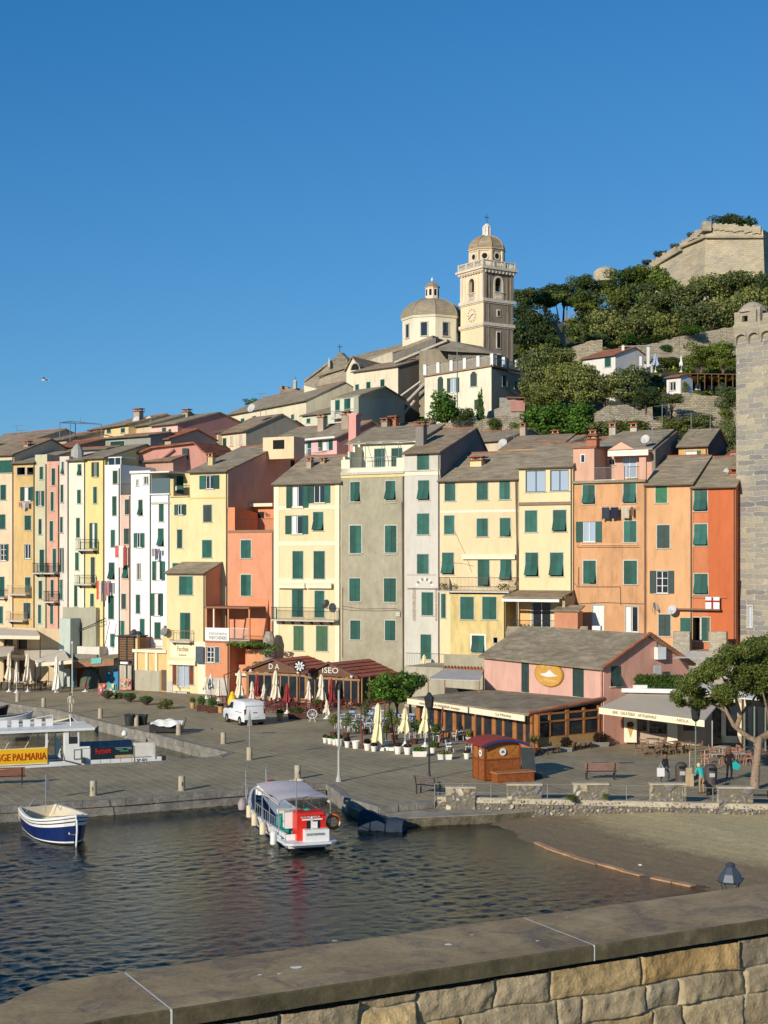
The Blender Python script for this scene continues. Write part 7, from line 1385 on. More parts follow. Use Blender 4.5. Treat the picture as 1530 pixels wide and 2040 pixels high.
pkh=thing('pink_restaurant','pink rendered restaurant with a slate roof and a round gilded sign','building',C0-fu*Lf/2)
class PF(Face):
 def __init__(s,A,B): s.A=V((A.x,A.y,0)); s.B=V((B.x,B.y,0)); d=s.B-s.A; s.L=d.length; s.u=d/s.L; s.b=V((-s.u.y,s.u.x,0)); s.n=-s.b
fp=PF(LP,C0); sd_=V((.866,.5,0)); SW=7.6; fs=PF(C0,C0+sd_*SW)
hs=[window(fp,w_,pkh) for w_ in ((1039,1319,1054,1379,'c',{'m':DARKSH,'ns':1}),(1141,1328,1163,1388,'c',{'m':DARKSH,'ns':1}))]
facade(fp,0,zE,hs,PKP,pkh).build('wall',PKP,pkh)
zR=7.35; hs=[window(fs,(1217,1327,1237,1367,'f',{'m':DARKSH,'ns':1}),pkh)]
mb=facade(fs,0,zE,hs,PKS,pkh); mb.poly([fs.pt(0,zE),fs.pt(SW,zE),fs.pt(SW*.5,zR)]); mb.build('side_wall',PKS,pkh); MB().poly([fp.pt(0,0)+sd_*SW,fp.pt(0,0),fp.pt(0,zE),fp.pt(0,zE)+sd_*(SW*.5)+V((0,0,zR-zE)),fp.pt(0,zE)+sd_*SW]).poly([fp.pt(0,0)+sd_*SW,fp.pt(0,zE)+sd_*SW,fs.pt(SW,zE),fs.pt(SW,0)]).build('side_wall',PKS,pkh)
mb=MB(); ov=.35; dz_=(zR-zE)/(SW*.5)
e=fp.pt(-.3,zE-ov*dz_+.03)-sd_*ov; mb.obox(e,fu*(Lf+.6),sd_*(SW*.5+ov)+V((0,0,dz_*(SW*.5+ov))),(0,0,.16)); e2=fp.pt(-.3,zR+.03)+sd_*(SW*.5); mb.obox(e2,fu*(Lf+.6),sd_*(SW*.5+ov)-V((0,0,dz_*(SW*.5+ov))),(0,0,.16)); rf=mb.build('roof',slate('restaurant_slate',(.27,.225,.155)),pkh)
mb=MB(); q0=fp.pt(Lf+.3,zE-ov*dz_+.2)-sd_*ov; q1=fp.pt(Lf+.3,zR+.2)+sd_*(SW*.5); q2=fp.pt(Lf+.3,zE-.1)+sd_*(SW+ov)
for s,e in ((q0,q1),(q1,q2)):
 n=int((e-s).length/.26)
 for k in range(n): mb.tube(s.lerp(e,k/n),s.lerp(e,(k+.9)/n)+V((0,0,.05)),.12,6)
mb.build('verge_tiles',TERRA,rf); MB().tube(fp.pt(Lf-.1,.1,.12),fp.pt(Lf-.1,zE-.2,.12),.06,6).build('downpipe',plain('pipe_pink2',(.45,.2,.15),.6),pkh)
us,zs_=fp.uz(1095,1343); ca=MB(Matrix.Identity(4)); R1,R2=1.75,.92
dk=lambda r,o,mi,mb:mb.prism([fp.pt(us+r*R1*math.cos(2*math.pi*k/28),zs_+r*R2*math.sin(2*math.pi*k/28),o) for k in range(28)],fp.n*.05,mi)
mb=MB(); dk(1,.03,0,mb); dk(.93,.07,1,mb); sgn=mb.build('round_sign',[plain('sign_rim',(.30,.15,.03),.5),plain('sign_gold',(.58,.31,.06),.5)],pkh)
mb=MB(); pk_=[(-1.0,-.06),(-.6,-.16),(0,-.2),(.6,-.14),(1.15,-.06),(.75,.02),(.5,.14),(.2,.34),(0,.22),(-.3,.06),(-.7,.02)]; mb.prism([fp.pt(us+x,zs_+y,.125) for x,y in pk_],fp.n*.02); mb.build('sign_emblem',WHITE,sgn)
text('LA MARINA',fp.pt(us-1.0,zs_-.62,.12),fu,fp.n,.26,plain('sign_pale_gold',(.75,.52,.2),.5),sgn,width=2.0); text('RISTORANTE',fp.pt(us-.75,zs_+.46,.12),fu,fp.n,.2,MATS['sign_pale_gold'],sgn,width=1.5)
t=thing('wall_unit','white boxy air unit on the pink gable','air conditioner',fs.pt(SW*.44,5.4)); q=fs.pt(fs.uz(1302,1303)[0],fs.uz(1308,1313)[1],.05); MB().obox(q,fs.u*.75,fs.n*.4,(0,0,.85)).build('casing',WHITE,t); MB().tube(q+fs.u*.2+V((0,0,.85)),q+fs.u*.2+V((0,0,1.7)),.04,5).build('pipe',STEEL,t)
t=thing('menu_board','small grey framed board on a stand beside the hedge terrace','sign board',fs.pt(3.6,3.9,.8)); q=fs.pt(fs.uz(1291,1340)[0],fs.uz(1291,1342)[1],.6); MB().obox(q,fs.u*.6,fs.n*.05,(0,0,.6)).build('board',plain('board_grey',(.5,.5,.47),.6),t)
zM=2.5; A1=P(818,1390,107.3); A2=P(1052,1425,95.4); mu=V((A2.x-A1.x,A2.y-A1.y,0)); Lm=mu.length; mu/=Lm; A1=V((A1.x,A1.y,0)); A2=V((A2.x,A2.y,0)); mbk=V((-mu.y,mu.x,0)); mbk=mbk if mbk.y>0 else -mbk
lm=thing('timber_restaurant','low timber and glass restaurant front with a slate roof and a long cream awning box','building',(A1+A2)/2)
BKm=C0+V((-.25,.2,0)); tl_=fp.pt(0,3.0)
eL=A1+V((0,0,zM+.05)); eR=A2+V((0,0,zM+.05)); rR=V((C0.x,C0.y,3.15))-fb_*.02*0; rL=fp.pt(.3,2.75)
mb=MB(); mb.poly([eL,eR,rR,rL]); th_v=V((0,0,-.14)); mb.poly([eL+th_v,rL+th_v,rR+th_v,eR+th_v]); mb.poly([eL+th_v,eR+th_v,eR,eL]); mb.poly([eR+th_v,rR+th_v,rR,eR]); mb.poly([rL+th_v,eL+th_v,eL,rL]); mb.build('roof',MATS['restaurant_slate'],lm)
mb=MB(); n=int((rR-eR).length/.26)
for k in range(n): mb.tube(eR.lerp(rR,k/n)+V((0,0,.05)),eR.lerp(rR,(k+.88)/n)+V((0,0,.09)),.13,6)
mb.build('verge_tiles',TERRA,lm)
mb=MB(); g_=MB(); nP=12; off=mbk*.5
for k in range(nP+1): p=A1+off+mu*(Lm*k/nP); w_=.22 if k%2 else .42; mb.obox(p,mu*w_,mbk*.15,(0,0,zM))
for k in range(nP): p=A1+off+mu*(Lm*k/nP+.2); g_.obox(p+mbk*.07+V((0,0,.4)),mu*(Lm/nP-.2),mbk*.03,(0,0,zM-.5)); mb.obox(p,mu*(Lm/nP-.2),mbk*.12,(0,0,.4))
WF=plain('window_timber',(.34,.14,.045),.5,var=.2)
sA=A2+off*.6; sB=V((C0.x,C0.y,0))-(V((C0.x,C0.y,0))-A2).normalized()*.3; sv=sB-sA; Ls=sv.length; su=sv/Ls; sn=V((su.y,-su.x,0))
mb.obox(sA,su*Ls,-sn*.15,(0,0,.95)); mb.obox(sA+V((0,0,zM-.62)),su*Ls,-sn*.15,(0,0,.12)); mb.obox(sA+V((0,0,zM-.1)),su*Ls,-sn*.15,V((0,0,.12)))
for k,t_ in enumerate((0,.245,.49,.51,.745,.97)): mb.obox(sA+su*(Ls*t_),su*.16,-sn*.18,(0,0,zM+.25*t_))
g_.obox(sA-sn*.08+V((0,0,.9)),su*Ls,-sn*.03,(0,0,zM-.9)); mb.build('timber_frame',WF,lm); g_.build('glazing',GLASS,lm)
MB().obox(sA+V((0,0,.1)),su*Ls,sn*.02,(0,0,.8)).build('panel',plain('panel_ochre',(.40,.24,.09),.7),lm)
AWC=plain('awning_cream',(.80,.70,.48),.8,var=.04); mn=-mbk
for (a,b_) in ((0,.545),(.56,1.0)):
 o=MB().obox(A1+mu*(Lm*a)+mn*.25+V((0,0,zM-.42)),mu*(Lm*(b_-a)),mn*.06,(0,0,.40)).build('awning_box',AWC,lm)
text('ristorante LA MARINA lounge',A1+mu*(Lm*.12)+mn*.32+V((0,0,zM-.3)),mu,mn,.17,plain('awning_letters',(.30,.24,.17),.8),lm,width=Lm*.36); text('La Marina',A1+mu*(Lm*.78)+mn*.32+V((0,0,zM-.28)),mu,mn,.17,MATS['awning_letters'],lm,width=Lm*.12)
MB().obox(V((A2.x,A2.y,0))+mbk*.5,mbk*3.0+mu*0,mu*.1,(0,0,.02)).build('threshold',SILL,lm)
MB().obox(A1+mbk*3.2,mu*(Lm-1.5),mbk*.1,(0,0,zM-.1)).build('inner_wall',plain('inner_dark',(.06,.04,.03),.9),lm)
bar=thing('ice_cream_bar','grey fronted ice cream bar with white window bay, right of the pink restaurant','building',P(1340,1485,99))
Fb=PF(V((P(1222,1480,100.5).x,100.5,0)),V((P(1640,1480,97.5).x,97.5,0))); zb_=3.55
hs=[window(Fb,w_,bar) for w_ in ((1221+2,1436,1238,1461,'c',{'m':DARKSH,'ns':1}),)]
mb=facade(Fb,0,zb_,[*hs,(*[Fb.uz(x,1450)[0] for x in (1271,1289)],.9,2.6),(*[Fb.uz(x,1450)[0] for x in (1294,1328)],.75,2.7),(*[Fb.uz(x,1450)[0] for x in (1361,1389)],1.0,2.5),(*[Fb.uz(x,1450)[0] for x in (1419,1440)],.02,2.9)],plaster('bar_front',(.42,.33,.25),.3),bar); mb.build('wall',MATS['bar_front'],bar)
MB().obox(Fb.pt(0,0.0,-.25),Fb.u*Fb.L,-Fb.n*.1,(0,0,zb_)).build('glazing',GLASS,bar)
MB().obox(Fb.pt(0,0,-5.5),Fb.u*Fb.L,Fb.n*5.1,(0,0,zb_)).build('body',MATS['bar_front'],bar)
MB().obox(Fb.pt(-.3,zb_,.3),Fb.u*(Fb.L),-Fb.n*6,(0,0,.28)).build('terrace_slab',WHITE,bar)
mb=MB()
for a,b_ in ((1437,1446),(1469,1477),(1437,1477)):
 u0=Fb.uz(a,1450)[0];u1=Fb.uz(b_,1450)[0]
 if b_-a<20: mb.obox(Fb.pt(u0,.3,.45),Fb.u*(u1-u0),-Fb.n*.4,(0,0,3.1))
 else: mb.obox(Fb.pt(u0,.3,.45),Fb.u*(u1-u0),-Fb.n*.4,(0,0,.45)); mb.obox(Fb.pt(u0,3.0,.45),Fb.u*(u1-u0),-Fb.n*.4,(0,0,.4))
u0=Fb.uz(1470,1450)[0]; mb.obox(Fb.pt(u0+.4,.2,-.9),Fb.u*.12,Fb.n*1.3,(0,0,3.2)); mb.build('white_bay',CREAMP,bar)
u0=Fb.uz(1446,1450)[0];u1=Fb.uz(1469,1450)[0]; MB().obox(Fb.pt(u0,.75,.3),Fb.u*(u1-u0),Fb.n*.02,(0,0,2.3)).build('bay_glass',GLASS,bar)
mb=MB(); aw_=[P(1253,1383,100),P(1441,1391,98.2),P(1403,1437,93.0),P(1193,1411,97.3)]; mb.prism(aw_,(0,0,.05)); bo=mb.build('awning',plain('awning_beige',(.46,.39,.29),.85,var=.05),bar)
fv=aw_[2]-aw_[3]; MB().obox(aw_[3]-V((0,0,.36)),fv,V((0,-.05,0)),V((0,0,.42))).build('valance',AWC,bar); fn=V((fv.y,-fv.x,0)).normalized(); fn=fn if fn.y<0 else -fn
text('BAR   GELATERIA   ARTIGIANALE',aw_[3]+fv*.14-V((0,0,.22)),fv,fn,.2,MATS['awning_letters'],bar,width=fv.length*.42,off=.07); text('- NIOLA -',aw_[3]+fv*.73-V((0,0,.22)),fv,fn,.2,MATS['awning_letters'],bar,width=fv.length*.15,off=.07)
mb=MB()
for q in (aw_[2],): mb.tube(V((q.x,q.y,0))+V((.6,.4,0)),q+V((.6,.4,0)),.05,6)
mb.tube(aw_[0],aw_[3],.03,5); mb.tube(aw_[1],aw_[2],.03,5); mb.build('awning_frame',STEEL,bar)
for (xa,xb,ya,yb,lb) in ((1244,1269,1447,1480,'white ice cream poster panel with a cone, left of the glazed bar front'),(1330,1350,1455,1490,'pale menu panel standing in the middle of the bar front')):
 t=thing('poster_panel',lb,'poster',Fb.pt(Fb.uz(xa,yb)[0],0,.5)); u0=Fb.uz(xa,yb)[0];u1=Fb.uz(xb,yb)[0]; MB().obox(Fb.pt(u0,.15,.4),Fb.u*(u1-u0),Fb.n*.12,(0,0,2.1)).build('cabinet',plain('poster_white',(.78,.68,.5),.6,var=.03),t); MB().obox(Fb.pt(u0,1.95,.53),Fb.u*(u1-u0),Fb.n*.02,(0,0,.3)).build('header',plain('poster_header',(.05,.05,.10),.6),t)
 if xa<1300: c=(u0+u1)/2; MB().prism([Fb.pt(c-.22,1.25,.54),Fb.pt(c+.22,1.25,.54),Fb.pt(c,.5,.54)],Fb.n*.02).build('cone_picture',plain('cone_gold',(.5,.3,.06),.7),t); MB().prism([Fb.pt(c+.25*math.cos(k*math.pi/6),1.38+.2*math.sin(k*math.pi/6),.54) for k in range(12)],Fb.n*.02).build('ice_picture',plain('choc',(.08,.04,.03),.7),t)
t=thing('terrace_hedge','clipped green hedge in white troughs on the bar terrace','hedge',P(1300,1375,101)); ps=[P(1268+k*9.5,1358,100.8-k*.12) for k in range(10)]
v,f=leafcloud([(p.x,p.y,p.z+dz,.32,.35,.34) for p in ps for dz in (-.25,.2)],5200,.06,3,shell=.5); npmesh('foliage',v-np.array(wloc(t)),f,foliage('hedge_leaves',(.03,.07,.008),(.07,.14,.02),(.13,.2,.03)),t)
for px in (1275,1342): MB().box(P(px,1370,100.2),.95,.35,.38).build('trough',WHITE,t)
t=thing('shade_sail','white triangular shade sail over the upper terrace by the old wall','shade sail',P(1395,1310,104)); MB().prism([P(1340,1312,101),P(1368,1300,106),P(1425,1309,103)],(0,0,.03)).build('sail',WHITE,t)
for a in (P(1361,1350,104),P(1425,1345,103)): MB().tube(a,V((a.x,a.y,P(1,1303,104).z)),.04,5).build('pole',plain('pole_green',(.2,.25,.18),.6),t)
t=thing('white_canopy','white fabric canopy with a dark glazed veranda right of the bar','canopy',P(1520,1480,95)); mb=MB(); mb.prism([P(1470,1392,97),P(1570,1400,92),P(1590,1385,97),P(1500,1376,100)],(0,0,.08)); mb.build('canopy',WHITE,t)
MB().obox(V((P(1483,1,96.8).x,96.8,0)),V((6,-.5,0)),V((0,.1,0)),V((0,0,2.9))).build('dark_glazing',GLASS,t); mb=MB()
for px in (1483,1503,1525): a=P(px,1400,96.4); mb.tube(V((a.x,a.y,0)),V((a.x,a.y,2.95)),.05,5)
mb.build('post',plain('pole_green',(.2,.25,.18),.6),t)
AWL=plain('awning_stone',(.60,.53,.42),.85,var=.06)
def awn(label,pts,z_off=.05,mat=AWL,posts=True,base_py=1366,name='awning',cat='awning'):
 P_=[P(*q) for q in pts]; t=thing(name,label,cat,V((P_[0].x,P_[0].y,0))); MB().prism(P_,(0,0,z_off)).build('canopy',mat,t)
 a,b_=P_[0],P_[1]; MB().obox(a-V((0,.03,.3)),b_-a,V((0,.03,0)),V((0,0,.32))).build('valance',CLOTHC,t)
 if posts:
  mb=MB()
  for q in P_[:2]: mb.tube(V((q.x,q.y,0)),q,.05,5)
  mb.build('post',IRON,t)
 return t
awn('big sloping grey-beige awning over the left cafe terrace',[(70,1317,143),(140,1317,142),(120,1283,150),(20,1292,152)])
awn('upper pale awning above the cafe roof at the left edge',[(-40,1266,147),(80,1268,144),(72,1254,150),(-50,1250,153)],base_py=1366)
awn('lower pale awning at the left edge',[(-60,1309,142),(22,1300,144),(30,1287,149),(-60,1290,150)])
awn('narrow white awning between the cafe and the blue kiosk',[(72,1322,142),(145,1316,140),(145,1312,141.5),(72,1318,143)],posts=False)
t=thing('cafe_building','low cafe building with timber windows behind the awnings at the left edge','building',P(20,1366,152)); f_=Face(-60,124,154,147)
mb=facade(f_,0,f_.uz(40,1250)[1],[(a,a+1.4,3.3,4.6) for a in (1,3,5,7)]+[(a,a+1.5,.2,2.4) for a in (.6,2.8,5,7.2)],plaster('cafe_wall',(.55,.42,.26),.4),t); mb.build('wall',MATS['cafe_wall'],t); MB().obox(f_.pt(0,0,-.4),f_.u*f_.L,-f_.n*5,(0,0,5.4)).build('interior',plain('cafe_dark',(.10,.075,.055),.8),t)
MB().obox(f_.pt(0,2.7,.5),f_.u*f_.L,-f_.n*.6,(0,0,.3)).build('cornice',CREAMP,t)
t=thing('grey_block','grey green rendered block with a small brown window behind the blue kiosk','building',P(160,1300,146)); f_=Face(125,191,rowY(125,-.6),rowY(191,-.6)); w1=window(f_,(149,1239,163,1253,'w',{'fr':WOOD}),t,small=True)
GB=plaster('grey_green_block',(.36,.34,.25),.4); facade(f_,0,f_.uz(160,1210)[1],[w1],GB,t).build('wall',GB,t); MB().obox(f_.pt(0,0,-.01),f_.u*.05,-f_.n*4,(0,0,f_.uz(160,1210)[1])).obox(f_.pt(f_.L-.05,0,-.01),f_.u*.05,-f_.n*4,(0,0,f_.uz(160,1210)[1])).build('side_wall',plaster('gb_light',(.5,.49,.42),.4),t)
f2=Face(118,140,rowY(118,-2.4),rowY(140,-2.4)); MB().obox(f2.pt(0,0),f2.u*f2.L,-f2.n*4,(0,0,f2.uz(128,1232)[1])).build('front_block',plaster('pale_green_block',(.45,.50,.43),.4),t)
f2=Face(139,198,rowY(139,-1.4),rowY(198,-1.4)); MB().obox(f2.pt(0,0),f2.u*f2.L,-f2.n*3.5,(0,0,f2.uz(170,1288)[1])).build('white_wall',plaster('white_block',(.66,.60,.5),.4),t); MB().obox(f2.pt(-.1,f2.uz(170,1305)[1]-.7,.3),f2.u*f2.L,-f2.n*.3,(0,0,.8)).build('parapet',plain('parapet_dark',(.2,.18,.15),.9),t)
mb=MB(); a0_=P(142,1262,148); a1_=P(199,1238,146); n=14; dv=V((1.2,2.2,.9))
for s in (0,.35,.7,1): mb.tube(a0_+dv*s*.6,a1_+dv*s*.6,.04,4)
for k in range(n): p=a0_.lerp(a1_,k/(n-1)); mb.tube(p,p+dv*.6,.035,4)
mb.tube(P(161,1310,147.5),P(161,1258,147.5),.07,5); mb.tube(P(219,1236,145.5),P(208,1290,145.5),.04,4); o=mb.build('pergola',IRON,t)
t=thing('blue_kiosk','souvenir kiosk with a slate lean-to roof, blue panels and a turquoise sign','kiosk',G(190,1368)); f_=Face(143,236,rowY(143,-2.6),rowY(236,-2.6)); rz_=f_.uz(190,1321)[1]
MB().obox(f_.pt(-.2,rz_-.1,.9),f_.u*(f_.L+.3)+V((0,0,.55)),f_.b*4.2+V((0,0,.55)),(0,0,.12)).build('roof',SLATE2,t); MB().obox(f_.pt(-.2,rz_-.62,.9),f_.u*(f_.L+.3)+V((0,0,.55)),f_.b*.1,(0,0,.55)).build('fascia',plain('fascia_brown',(.30,.15,.08),.7),t)
u0=f_.uz(194,1321)[0]; u1=f_.uz(214,1321)[0]; q=f_.pt(u0,f_.uz(204,1325)[1]+.15,.95); MB().obox(q,f_.u*(u1-u0)+V((0,0,.12)),f_.n*.05,(0,0,.55)).build('sign',plain('sign_turquoise',(.15,.42,.36),.6),t); text('GSNI',q+V((.12,0,.12)),f_.u+V((0,0,.1)),f_.n,.3,plain('sign_ink',(.03,.06,.07),.7),t,width=.8,off=.06)
BL=plain('kiosk_blue',(.03,.22,.45),.5); mb=MB(); mb.obox(f_.pt(0,0,0),f_.u*.35,-f_.n*.1,(0,0,rz_-.6)); mb.obox(f_.pt(f_.L*.78,0,-1),f_.u*1.0,f_.n*.1,(0,0,1.9)); mb.obox(f_.pt(f_.L*.6,0,-1.1),f_.u*.5,f_.n*.1,(0,0,1.6)); mb.each('blue_panel',BL,t)
MB().obox(f_.pt(.4,.0,-.3),f_.u*1.2,-f_.n*.1,(0,0,2.0)).build('red_panel',plain('kiosk_red',(.14,.03,.02),.7),t); MB().obox(f_.pt(0,0,-3),f_.u*(f_.L),-f_.n*.1,(0,0,rz_)).build('back_wall',DARK,t)
v,fq=leafcloud([(*f_.pt(f_.L*.42,1.0,.1),.9,.5,1.0)],10,.1,1); mb=MB(); mb.lathe(f_.pt(f_.L*.42,0,.0),[(1.15,0),(1.05,.8),(.8,1.5),(.55,1.9),(.2,2.0)],11); mb.build('cover_sheet',plain('sheet_green',(.10,.11,.07),.8,var=.4,scale=5),t)
t=thing('brown_shutter_stall','brown slatted roller stall above a grey notice wall','stall',G(252,1372)); f_=Face(236,268,rowY(236,-2.9),rowY(268,-2.9)); MB().obox(f_.pt(0,2.9,.0),f_.u*f_.L,-f_.n*2,(0,0,2.3)).build('slatted_box',plain('slat_brown',(.20,.10,.04),.7,var=.3,scale=5),t); mb=MB()
for k in range(9): mb.obox(f_.pt(.15,3.0+k*.24,.02),f_.u*(f_.L-.3),f_.n*.05,(0,0,.06))
for u_ in (0,f_.L*.5,f_.L-.1): mb.obox(f_.pt(u_,0,.08),f_.u*.12,-f_.n*.1,(0,0,5.3))
mb.obox(f_.pt(-.2,5.2,.3),f_.u*(f_.L+.4),-f_.n*2.3,(0,0,.12)); mb.build('frame',IRON,t); MB().obox(f_.pt(0,0,0),f_.u*(f_.L*.8),-f_.n*1.5,(0,0,2.4)).build('notice_wall',plaster('notice_wall',(.50,.45,.36),1.0),t); MB().obox(f_.pt(.5,2.55,.1),f_.u*.9,f_.n*.3,(0,0,.22)).build('flower_box',WHITE,t)
t=thing('ochre_annex','ochre annex with tall cream framed panels over a grey wall and a roof terrace','annex',G(303,1373)); f_=Face(268,332,rowY(268,-2.8),rowY(332,-2.8)); z2=f_.uz(300,1300)[1]
MB().obox(f_.pt(0,0,0),f_.u*f_.L,-f_.n*4,(0,0,z2)).build('wall',plaster('annex_ochre',(.70,.46,.20),.4),t); MB().obox(f_.pt(-.05,0,.02),f_.u*(f_.L*.82),f_.n*.06,(0,0,f_.uz(290,1335)[1])).build('plinth',plaster('annex_grey',(.42,.38,.28),.5),t)
mb=MB()
for u_ in (.02,.36,.66): mb.obox(f_.pt(f_.L*u_,f_.uz(290,1336)[1],.05),f_.u*.28,f_.n*.08,(0,0,z2-f_.uz(290,1336)[1]))
mb.obox(f_.pt(-.1,z2,.25),f_.u*(f_.L+.2),-f_.n*4.3,(0,0,.3)); mb.build('cream_frame',CREAMP,t); mb=MB(); mb.obox(f_.pt(0,z2+.3,0),f_.u*.35,-f_.n*.35,(0,0,1.3)); mb.obox(f_.pt(0,z2+.3,-3.6),f_.u*f_.L,-f_.n*.2,(0,0,1.6)); mb.obox(f_.pt(f_.L-.5,z2+.3,0),f_.u*.5,-f_.n*.35,(0,0,1.3)); mb.build('terrace_wall',plaster('annex_wall_yellow',(.66,.50,.24),.3),t); railing([f_.pt(.35,z2+.3,-.1),f_.pt(f_.L-.5,z2+.3,-.1)],1.05,t,WOOD,.12)
u0=f_.uz(322,1350)[0]; MB().obox(f_.pt(u0,.1,.03),f_.u*1.0,f_.n*.05,(0,0,2.0)).build('door',plain('door_dark',(.12,.08,.05),.7),t)
# boats
def hullparts(t,L,B,z0,z1,bands,mats,sternw=.8,deck=.28,inner=None,M=None,bowrise=.35,n=18,fl=.72):
 """local frame: bow towards +x, origin amidships at water level; bands=[(height fraction, material index)...] bottom to top"""
 mb=MB(M); prof=[0]+[b_[0] for b_ in bands]
 def st(k):
  s=k/n; x=-L/2+L*s; w=B/2*(sternw+(1-sternw)*math.sin(min(1,s*1.9)*math.pi/2)) if s<.5 else B/2*max(0,math.cos((s-.5)*math.pi))**.62
  zt=z1+bowrise*max(0,(s-.45)/.55)**2+.06*(1-s)**2; return x,w,zt
 R=[]
 for k in range(n+1):
  x,w,zt=st(k); row=[]
  for f_ in prof: ww=w*(fl+(1-fl)*f_**.7) if k<n else 0; xx=x-(.12*L/2*(1-f_)*(k/n)**6); row.append((xx,ww,z0+(zt-z0)*f_))
  R.append(row)
 for k in range(n):
  for j in range(len(prof)-1):
   for s in (1,-1):
    a,b_,c,d=R[k][j],R[k+1][j],R[k+1][j+1],R[k][j+1]; q=[(p[0],p[1]*s,p[2]) for p in (a,b_,c,d)]; mb.poly(q if s<0 else q[::-1],bands[j][1])
 for j in range(len(prof)-1): a,b_=R[0][j],R[0][j+1]; mb.poly([(a[0],a[1],a[2]),(a[0],-a[1],a[2]),(b_[0],-b_[1],b_[2]),(b_[0],b_[1],b_[2])],bands[j][1])
 mb.build('hull',mats,t,smooth=False)
 rim=MB(M); inn=MB(M); iw=.13
 T=[r[-1] for r in R]
 for k in range(n):
  for s in (1,-1):
   a,b_=T[k],T[k+1]; ia=(a[0],max(0,a[1]-iw),a[2]+.03); ib=(b_[0] if k<n-1 else b_[0]-.25,max(0,b_[1]-iw),b_[2]+.03)
   q=[(a[0],a[1]*s,a[2]+.03),(b_[0],b_[1]*s,b_[2]+.03),(ib[0],ib[1]*s,ib[2]),(ia[0],ia[1]*s,ia[2])]; rim.poly(q if s<0 else q[::-1]); q2=[(a[0],a[1]*s*1.02,a[2]-.04),(b_[0],b_[1]*s*1.02,b_[2]-.04),(b_[0],b_[1]*s,b_[2]+.03),(a[0],a[1]*s,a[2]+.03)]; rim.poly(q2 if s<0 else q2[::-1])
   fz=z0+(z1-z0)*deck; q3=[(ia[0],ia[1]*s,ia[2]),(ib[0],ib[1]*s,ib[2]),(ib[0],ib[1]*s*.66,fz),(ia[0],ia[1]*s*.66,fz)]; inn.poly(q3 if s<0 else q3[::-1])
  a,b_=T[k],T[k+1]; inn.poly([(a[0],-(a[1]-iw)*.66,fz),(b_[0],-max(0,b_[1]-iw)*.66,fz),(b_[0],max(0,b_[1]-iw)*.66,fz),(a[0],(a[1]-iw)*.66,fz)])
 inn.poly([(T[0][0]+.02,T[0][1],T[0][2]),(T[0][0]+.02,-T[0][1],T[0][2]),(T[0][0]+.02,-T[0][1],fz),(T[0][0]+.02,T[0][1],fz)])
 return rim,inn,T,fz
HWH=plain('gelcoat_white',(.72,.71,.66),.35,var=.05,spec=.5); HNV=plain('hull_navy',(.008,.02,.10),.3,var=.15,spec=.6); HBK=plain('hull_black',(.015,.015,.018),.5); HCR=plain('gelcoat_cream',(.62,.54,.37),.5,var=.06)
def boatM(px,py,z,head): p=G(px,py,z); return p,Matrix.Translation((p.x,p.y,0))@Matrix.Rotation(head,4,'Z')
bp=V((-15.9,70.6,-.8)); hd=math.atan2(-.86,.52); MBt=Matrix.Translation((bp.x,bp.y,0))@Matrix.Rotation(hd,4,'Z')
t=thing('open_boat','small open boat with a navy hull, white stripes and cream interior, moored at the pier','boat',bp)
rim,inn,T,fz=hullparts(t,5.7,2.75,-.95,.2,[(.16,2),(.21,0),(.70,1),(.80,0),(.84,2),(.92,0),(.95,2),(1,0)],[HWH,HNV,HBK],.72,.58,M=MBt,bowrise=.42)
rim.build('gunwale',HWH,t); inn.build('interior',HCR,t)
mb=MB(MBt); mb.box((1.0,0,-.05),.1,1.9,.55,0); mb.box((-1.6,0,-.3),.6,1.9,.3,0); mb.lathe((.2,.0,-.55),[(.55,0),(.5,.5),(.3,.6)],12,0); mb.box((-.5,.35,-.4),.4,.4,.4,1); mb.box((-.7,-.3,-.42),.5,.35,.3,1); mb.build('thwart',[HCR,plain('gear_dark',(.08,.07,.09),.7)],t)
mb=MB(MBt); mb.prism([(2.5,0,.5),(1.9,-.62,.42),(1.3,-.95,.36),(1.3,.95,.36),(1.9,.62,.42)],(0,0,.04)); mb.build('foredeck',HCR,t)
mb=MB(MBt); mb.path([(-2.0,-.9,.1),(-2.0,-.5,.75),(-2.0,.5,.75),(-2.0,.9,.1)],.02,5); mb.tube((-2.2,.2,.0),(-2.5,.3,1.9),.02,5); mb.build('frame_rail',STEEL,t)
mb=MB(MBt); mb.box((-3.2,0,-.1),.35,.45,.7,0); mb.box((-3.3,0,-.75),.15,.2,.9,0); mb.build('outboard_motor',plain('motor_purple',(.06,.03,.08),.4),t)
mb=MB(MBt); mb.path([(2.95,0,.45),(3.0,0,.0),(2.85,0,-.9)],.05,5); mb.tube((2.9,0,.4),(2.9,0,.75),.03,5); mb.build('stem_post',HWH,t)
mb=MB(); p=G(92,1592); mb.prism([p+V((-.15,0,.55)),p+V((.2,0,.5)),p+V((.1,0,1.3))],(0,.03,0)); mb.tube(p+V((0,0,-.1)),p+V((.02,0,.6)),.02,4); mb.build('furled_flag',plain('flag_dark',(.10,.10,.11),.8),t)
bs=V((-3.55,67.4,-.8)); bw=V((-6.85,78.0,-.8)); dd_=(bw-bs).normalized(); cb=(bs+bw)/2; MTb=Matrix.Translation((cb.x,cb.y,0))@Matrix.Rotation(math.atan2(dd_.y,dd_.x),4,'Z'); LT=(bw-bs).length
t=thing('tour_boat','white tour boat with mauve canopy, red engine housing and turquoise seats, stern to the viewer','boat',cb)
rim,inn,T,fz=hullparts(t,LT,2.45,-1.0,-.12,[(.30,2),(.38,0),(.5,0),(.55,2),(.62,0),(1,0)],[HWH,HNV,HBK],.86,.35,M=MTb,bowrise=.62); rim.build('gunwale',plain('deck_pale',(.62,.62,.62),.4),t); inn.build('interior',plain('deck_greyblue',(.18,.22,.28),.5),t)
